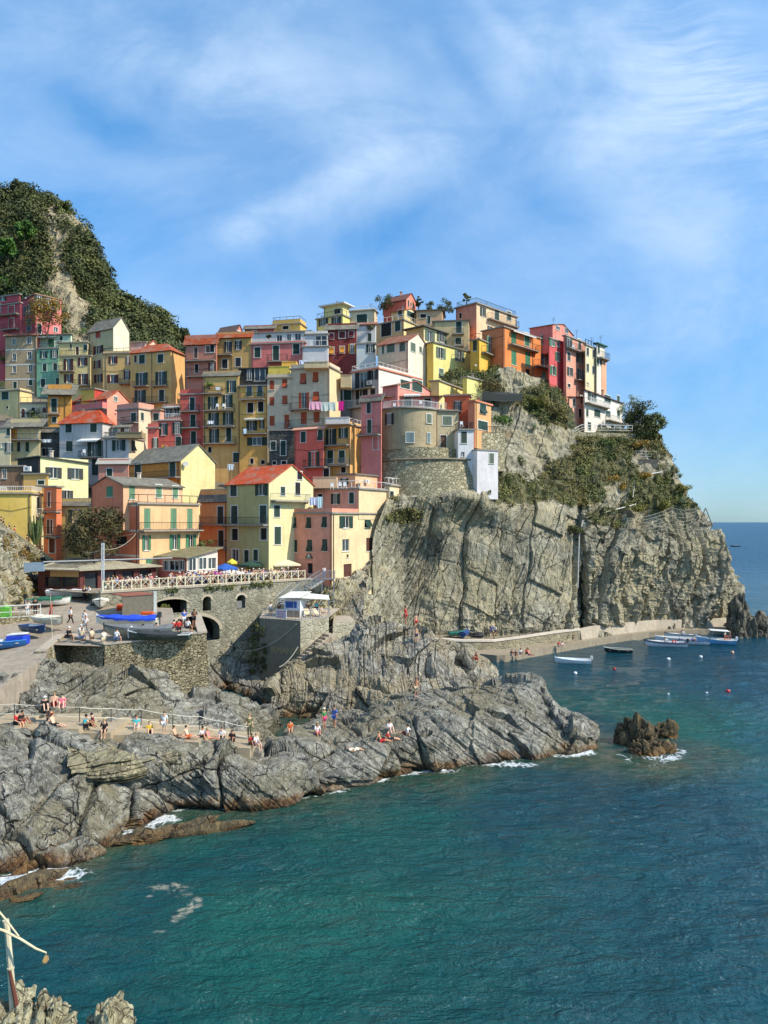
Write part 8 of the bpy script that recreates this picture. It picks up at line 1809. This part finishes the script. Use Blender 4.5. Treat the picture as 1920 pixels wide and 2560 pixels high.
def boat(loc, rz, L, B, D, hullc, label, inner=(170,160,140), rimc=(120,90,60), cover=None, coverc=(40,80,190), motor=None, seats=3, group=None, roll=0., stripe=None, canopy=False, console=False, name='boat', sheer=.28, pitch=0.):
    root = empty(name, loc, label, 'boat', group); root.rotation_euler = (roll, pitch, rz); tr = .75
    mb = MB(); addvf(mb, hull_mesh(L, B, D, sheer, tr)); h = edge(L, B, D, sheer, tr, 1, out=0)
    nr = 9; mb.f.append(tuple(range(nr))); mb.m.append(0); mb.build('hull', m_plain(hullc, .35), root)
    mb = MB(); addvf(mb, hull_mesh(L, B, D, sheer, tr, inner=True, th=.08)); mb.build('inside', m_plain(inner, .7), root)
    mb = MB()
    for s in (1, -1): mb.tube(edge(L, B, D, sheer, tr, s, out=-.02), .045, 5)
    mb.tube([(-L/2, B/2*tr, D+.03), (-L/2, -B/2*tr, D+.03)], .045, 5); mb.build('gunwale', m_plain(rimc, .5), root)
    mb = MB(); mb.tube([(L/2-.03, 0, .35*D), (L/2+.02, 0, D+sheer+.05), (L/2+.0, 0, D+sheer+.22)], .05, 5); mb.build('stem_post', m_plain(rimc, .5), root)
    if stripe:
        mb = MB()
        for s in (1, -1): mb.tube([(x, y*1.01, z-.16) for x, y, z in edge(L, B, D, sheer, tr, s, out=.0)], .07, 4)
        mb.build('stripe', m_plain(stripe, .4), root)
    if not cover:
        for k in range(seats):
            x = -L*.32+L*.62*k/max(1, seats-1); w_ = B*.88*(1-max(0, (x/L+.05)/.55)**2.3*.9); mb = MB(); mb.box((x, 0, D*.72), (.26, w_, .05)); mb.build('thwart', m_plain((200,190,165), .6), root)
    else:
        mb = MB(); n = 12; eL, eR = edge(L, B, D, sheer, tr, 1, n, .05), edge(L, B, D, sheer, tr, -1, n, .05)
        i0, i1 = (0, n) if cover == 'full' else (2, n-2)
        for i in range(i0, i1):
            for a, b in ((0, .25), (.25, .5), (.5, .75), (.75, 1)):
                def cp(i, f):
                    p, q = Vector(eL[i]), Vector(eR[i]); m_ = p.lerp(q, f); m_.z += .30*math.sin(math.pi*f)*(.7+.3*math.sin(i*1.7))*(1-(i/n)**4)*B*.5+.04; return m_
                mb.poly([cp(i, a), cp(i+1, a), cp(i+1, b), cp(i, b)])
            for e_ in (eL, eR):
                p, q = Vector(e_[i]), Vector(e_[i+1]); dn = Vector((0,0,-.16-.05*math.sin(i*2.1))); mb.poly([p+Vector((0,0,.04)), q+Vector((0,0,.04)), q+dn, p+dn])
        mb.build('cover', m_plain(coverc, .8), root)
    if motor:
        mb = MB(); mb.box((-L/2-.16, 0, D+.32), (.34, .30, .42)); mb.box((-L/2-.16, 0, D+.56), (.26, .24, .08)); mo_ = mb.build('outboard_motor', m_plain(motor, .35), root)
        mb = MB(); mb.box((-L/2-.18, 0, D-.2), (.14, .10, .75)); mb.build('motor_leg', m_plain((90,90,92), .5), mo_)
    if console:
        mb = MB(); mb.prism([(L*.02,-B*.25,D*.6),(L*.02,B*.25,D*.6),(L*.02,B*.25,D+.45),(L*.02,-B*.25,D+.45)], (-.5,0,0)); mb.box((-L*.25, 0, D*.8), (.6, B*.6, .3)); mb.build('console', m_plain((210,205,200), .5), root)
        mb = MB(); mb.poly([(L*.04,-B*.27,D+.42),(L*.04,B*.27,D+.42),(L*.0,B*.25,D+.75),(L*.0,-B*.25,D+.75)]); mb.build('windscreen', m_plain((60,70,80), .2), root)
        mb = MB(); e_ = edge(L, B, D, sheer, tr, 1, 12, -.03); f_ = edge(L, B, D, sheer, tr, -1, 12, -.03)
        for i in range(7, 12): mb.poly([e_[i], f_[i], f_[i+1], e_[i+1]])
        mb.build('foredeck', m_plain((222,222,222), .4), root)
    if canopy:
        mb = MB()
        for x in (-L*.28, L*.12):
            for s in (-1, 1): mb.tube([(x, s*B*.38, D), (x, s*B*.38, D+1.45)], .03, 5)
        mb.build('canopy_post', GREYMETAL, root); mb = MB(); mb.obox((-L*.32, -B*.46, D+1.45), (L*.48, 0, .12), (0, B*.92, 0), (0, 0, .05)); mb.build('canopy', WHITE, root)
    return root
GB = 'small boats hauled up on the ramp'
boat(PR(122,1512), 0.12+math.pi*0, 4.6, 1.6, .62, (222,216,204), 'white boat with green net heaped inside, beside the wooden kiosk', (120,130,110), (60,110,80), cover='part', coverc=(34,96,70), motor=(40,42,44), group=GB)
boat(PR(168,1492,.1), -.15, 4.8, 1.5, .62, (232,230,226), 'long plain white boat moored closest to the kiosk wall', (200,200,196), (210,208,200), cover='full', coverc=(226,224,220), group=GB)
boat(PR(124,1561), -.55, 4.0, 1.6, .60, (206,196,172), 'cream boat with full canvas cover, left side of the ramp', coverc=(214,204,180), cover='full', rimc=(150,130,100), group=GB)
boat(PR(85,1582), -.62, 3.6, 1.5, .58, (34,62,92), 'open dark blue rowing boat with white fenders, left of the ramp', (176,184,184), (30,60,110), group=GB)
boat(PR(252,1516), -1.25, 3.8, 1.6, .60, (198,192,176), 'cream covered boat with its bow to the camera, by the corrugated shed', coverc=(216,208,188), cover='full', rimc=(60,60,58), group=GB)
boat(PR(232,1500), -1.3, 3.6, 1.4, .60, (44,70,58), 'dark green boat tucked behind the cream one by the shed', (70,76,66), (60,80,60), cover='full', coverc=(60,82,68), group=GB)
boat(PR(318,1566,.25), math.pi+.03, 5.6, 2.0, .75, (214,208,186), 'motor boat under a bright blue tarpaulin, right side of the ramp', cover='full', coverc=(30,70,190), rimc=(226,226,224), motor=(60,62,64), group=GB)
boat(PR(348,1590,.2), math.pi+.02, 6.2, 2.0, .72, (150,146,128), 'boat under a grey and black tarpaulin in front of the blue one', cover='full', coverc=(112,112,110), rimc=(40,42,44), group=GB)
boat(PR(398,1600,.1), math.pi+.0, 5.4, 1.7, .5, (44,66,58), 'dark green low boat right behind the ramp wall', (150,150,140), (200,200,196), cover='part', coverc=(52,54,54), group=GB)
boat(PR(-4,1622), -2.5, 4.2, 1.6, .62, (30,92,150), 'open blue boat with white rim cut by the left edge', (206,200,176), (60,130,190), group=GB)
cb = PR(43,1610); mb = MB(); mb.prism([cb+Vector((-.75,-.5,0)), cb+Vector((.7,-.4,0)), cb+Vector((.85,.6,0)), cb+Vector((-.7,.6,0))], (0, 0, .75)); c_ = thing_mb(mb, 'crate', m_plain((30,64,186), .5), cb, 'bright blue tarpaulin-wrapped crate beside the blue boat at the left edge', 'crate')
mb = MB(); mb.prism([cb+Vector((-.85,-.2,.76)), cb+Vector((.6,-.1,.86)), cb+Vector((.75,.6,.9)), cb+Vector((-.8,.6,.8))], (0,0,.08)); mb.build('lid', WHITE, c_, cb)
fl = PR(134, 1632); fr_ = empty('flag_pole', fl, 'thin leaning pole with a small red flag at the corner of the ramp', 'flag'); ft = P(126, 1487, fl.y); mb = MB(); mb.tube([fl-Vector((0,0,1.2)), ft], [.035, .02], 5); mb.build('pole', m_plain((200,190,160), .7), fr_, fl)
mb = MB(); z0 = P(126,1507,fl.y); mb.poly([z0+Vector((0,0,.0)), z0+Vector((.14,.04,-.1)), z0+Vector((.18,.0,-.95)), z0+Vector((-.15,.02,-1.05))]); mb.build('flag', m_plain((196,40,40), .8), fr_, fl)
GW = 'boats moored along the quay'
def W0(x, y): return Pz(x, y, -.12)
boat(W0(1432,1660), 3.02, 4.9, 1.7, .62, (232,234,236), 'open white dinghy with grey outboard, moored nearest the bathers rock', (204,210,214), (226,228,228), motor=(206,206,200), group=GW)
boat(W0(1545,1632), 3.0, 4.2, 1.5, .55, (46,50,46), 'low black boat with white fenders, second from the left on the water', (90,90,80), (200,200,190), group=GW)
boat(W0(1664,1618), 2.98, 6.4, 2.1, .85, (236,236,238), 'white speedboat with a navy stripe along its hull', (196,196,196), (24,26,60), stripe=(24,26,66), motor=(30,32,34), console=True, group=GW)
boat(W0(1690,1606), 3.0, 6.6, 2.0, .75, (230,230,230), 'slim white boat tied up just behind the speedboat', (180,180,176), (220,220,220), group=GW)
boat(W0(1706,1597), 3.0, 5.8, 1.8, .75, (222,222,222), 'white boat with dark frame closest to the quay', (150,150,150), (60,60,60), console=True, group=GW)
boat(W0(1735,1612), 3.0, 4.6, 1.8, .65, (226,222,224), 'white motorboat with a blue-clad skipper, right of the speedboat', (150,150,160), (40,44,90), motor=(40,40,42), group=GW)
lb_ = boat(W0(1790,1612), 2.92, 6.0, 2.2, .85, (104,164,206), 'light blue boat with a white sun canopy, furthest right', (224,224,220), (226,226,222), canopy=True, motor=(226,226,226), group=GW, sheer=.5)
boat(Pz(1838,1367,-.1), 3.0, 8.0, 2.6, 1.0, (66,84,92), 'lone small fishing boat far out on the open sea', (100,100,100), (190,190,190), console=True, name='fishing_boat')
for k, (dx, dy, tp_, lb) in enumerate([(-.4,.1,'white','person in white under the canopy of the light blue boat'), (-1.1,-.2,'black','person in black steering the light blue boat')]): person(lb_.location+Vector((1.1+dx*-1, dy, .55)), .6, 'stand', tp_, 'navy', lb, 'people in the boats')
person(W0(1733,1611)+Vector((0,0,.45)), .8, 'ground', 'blue', 'navy', 'person in blue crouching in the white motorboat', 'people in the boats')
def ring(loc, r, r2, ax, mat, label, name, cat):
    mb = MB(); pts = [Vector(loc)+Vector((math.cos(t)*r, 0, math.sin(t)*r)) for t in np.linspace(0, 6.283, 17)]; mb.tube(pts, r2, 6); return thing_mb(mb, name, mat, loc, label, cat)
ring(W0(1812,1612)+Vector((0,-.6,1.2)), .32, .07, 0, m_plain((224,110,60), .6), 'orange life ring hung on the canopy post of the light blue boat', 'life_ring', 'life ring')
ring(W0(1682,1618)+Vector((0,-.5,.95)), .25, .09, 0, m_plain((206,60,44), .6), 'red life ring lying in the white speedboat', 'life_ring', 'life ring')
for x, y, c, r, lb in [(1438,1683,(230,230,228),.26,'white buoy in front of the white dinghy'),(1536,1672,(186,50,44),.22,'small red buoy between the dinghy and the black boat'),(1671,1648,(232,232,230),.30,'large white buoy below the speedboat'),(1752,1642,(232,232,230),.26,'round white buoy below the light blue boat'),(1831,1631,(226,170,140),.27,'pale orange buoy off the stern of the light blue boat'),(1820,1728,(196,50,50),.27,'red buoy furthest out on the right'),(1767,1733,(232,232,230),.18,'tiny white buoy left of the red one'),(1671,1735,(226,228,226),.14,'tiny pale buoy left of the tiny white one')]:
    q = Pz(x, y, .08); mb = MB(); mb.blob(q, (r, r, r*.9), 10); o = thing_mb(mb, 'buoy', m_plain(c, .4), q, lb, 'buoy', 'mooring buoys in the cove', smooth=True)
    mb = MB(); mb.tube([q+Vector((0,0,r*.8)), q+Vector((0,0,r*1.25))], .04, 5); mb.build('top_ring', IRON, o, q)
tubething('mooring_rope', sagline([Pz(1577,1592,1.0), W0(1612,1607)+Vector((0,0,.9))], .5, 6), .04, m_plain((196,180,140), .8), 'slack rope from the quay to the bow of the speedboat', 'rope')
q = P(1013, 1592, 82)
# upturned boats / tarps on the upper path, bags
for x, c, lb in [(1143,(30,110,96),'boat under a teal-green cover on the upper path'),(1162,(34,70,130),'boat under a blue cover beside the green one on the upper path')]:
    p = P(x, 1594, 110.5); p.z = 3.0; boat(p, .2 if c[1] == 110 else 1.2, 2.6, 1.3, .5, c, lb, cover='full', coverc=c, rimc=c)
tarp = P(1196, 1588, 112); mb = MB(); mb.blob(tarp, (1.0,.6,.5), 8); thing_mb(mb, 'covered_boat', m_plain((40,40,42), .8), tarp, 'dark covered heap right of the blue boat on the upper path', 'tarpaulin')
# laundry
LA = 'laundry hung from the balconies'
def cloth(px0, px1, yt, yb, Y, col, label, name='laundry_sheet'):
    a, b = P(px0, yt, Y), P(px1, yt, Y); h = (yb-yt)*Y/F; mb = MB(); n = 8
    for k in range(n):
        p, q = a.lerp(b, k/n), a.lerp(b, (k+1)/n); s1, s2 = .08*math.sin(k*2.1), .08*math.sin((k+1)*2.1); mb.poly([p, q, q+Vector((0, s2, -h*(1+.06*math.sin(k+1)))), p+Vector((0, s1, -h*(1+.06*math.sin(k))))])
    thing_mb(mb, name, m_plain(col, .9), a, label, 'laundry', LA)
cloth(773,803,1004,1024,117.0,(232,168,184),'pale pink sheet on the balcony of the beige tenement'); cloth(803,839,1005,1027,117.0,(196,204,190),'pale grey-green sheet right of the pink one'); cloth(846,860,1003,1026,117.2,(206,30,130),'vivid magenta towel on the same laundry line')
cloth(508,521,906,918,136.5,(196,112,84),'rust-coloured cloth on the railing of the brown-pink house'); cloth(519,534,1052,1060,121,(226,226,224),'white cloths on the second balcony of the yellow-ochre tenement'); cloth(608,617,1072,1084,120.2,(206,222,230),'pale blue towel on the golden tower house balcony')
cloth(404,413,1112,1123,122.2,(214,166,54),'yellow towel on the railing of the brick-red house'); cloth(539,551,967,975,121.4,(216,214,210),'white garments on the top terrace of the yellow-ochre tenement'); cloth(774,792,1243,1263,100.6,(206,206,226),'lilac cloth on the pink house terrace'); cloth(793,806,1242,1270,100.6,(196,222,222),'pale green cloth on the pink house terrace'); cloth(107,128,1098,1106,118,(206,208,206),'white garments over the black netting'); cloth(748,772,900,910,133.5,(212,214,226),'washing on the terrace of the drying-frame house'); cloth(569,585,1160,1175,104.5,(200,208,206),'grey-white cloth behind the orange tiled house')
# terrace furniture specks on roofs
def chairs(px, py, Y, n, label, col=(226,224,220)):
    p = P(px, py, Y); root = empty('terrace_chair', p, label, 'chair', 'chairs on roof terraces')
    mb = MB(); mb.box(p+Vector((0,0,.42)), (.45,.45,.04)); mb.build('seat', m_plain(col, .5), root, p); mb = MB(); mb.box(p+Vector((0,.22,.7)), (.45,.04,.5)); mb.build('backrest', m_plain(col, .5), root, p)
    for s in (-.2, .2):
        for t in (-.2, .2): mb = MB(); mb.tube([p+Vector((s,t,0)), p+Vector((s,t,.42))], .02, 4); mb.build('leg', m_plain(col, .5), root, p)
for x, y, Y, lb in [(850,1222,104.5,'white deck chair on the pink house roof terrace, left of the posts'),(862,1222,104.5,'white chair on the pink house roof terrace, by the middle post'),(830,1224,105.3,'wooden chair at the left of the pink house roof terrace'),(986,1022,115.8,'white chair on the round tower terrace, left'),(1052,1016,116,'white chair on the round tower terrace, right'),(1154,1068,113.5,'white chair on the little iron terrace beside the round tower'),(543,1023,121.2,'white folding chair on the top balcony of the yellow-ochre tenement'),(559,1023,121.2,'white recliner on the top balcony of the yellow-ochre tenement'),(209,1138,116.6,'white chair on the balcony of the light grey house'),(1434,874,143,'small chair on the upper balcony of the tall pink house')]:
    chairs(x, y, Y, 1, lb)
# satellite dish on the lemon gable, bird, scum on the water
W_ = HOUSES['orange-ochre house with slate roof and huge blank lemon gable, centre left'][2]; t, z = W_.map(459, 1160); rt = HOUSES['orange-ochre house with slate roof and huge blank lemon gable, centre left'][0]; mb = MB(); c = W_.pt(t, z, .45); nrm = (W_.n+Vector((-.6,0,.35))).normalized(); ax = nrm.cross(Vector((0,0,1))).normalized(); ay = nrm.cross(ax)
mb.poly([c+ax*.42*math.cos(6.283*k/14)+ay*.42*math.sin(6.283*k/14) for k in range(14)]); mb.tube([W_.pt(t, z-.3, 0), c], .03, 4); mb.build('satellite_dish', m_plain((176,170,160), .5), rt, rt.location)
bq = P(254, 625, 140); mb = MB(); mb.blob(bq, (.28, .09, .08), 8)
for s, e in ((-1, (-.75, .05, .06)), (1, (.75, .0, .12))):
    mb.poly([bq+Vector((.06*s, -.09, .03)), bq+Vector((.06*s, .09, .03)), bq+Vector((.4*s, .10, .14)), bq+Vector((e[0], e[1], e[2]))])
thing_mb(mb, 'bird', m_plain((90,92,96), .7), bq, 'gull gliding alone in the sky right of the hill', 'bird')
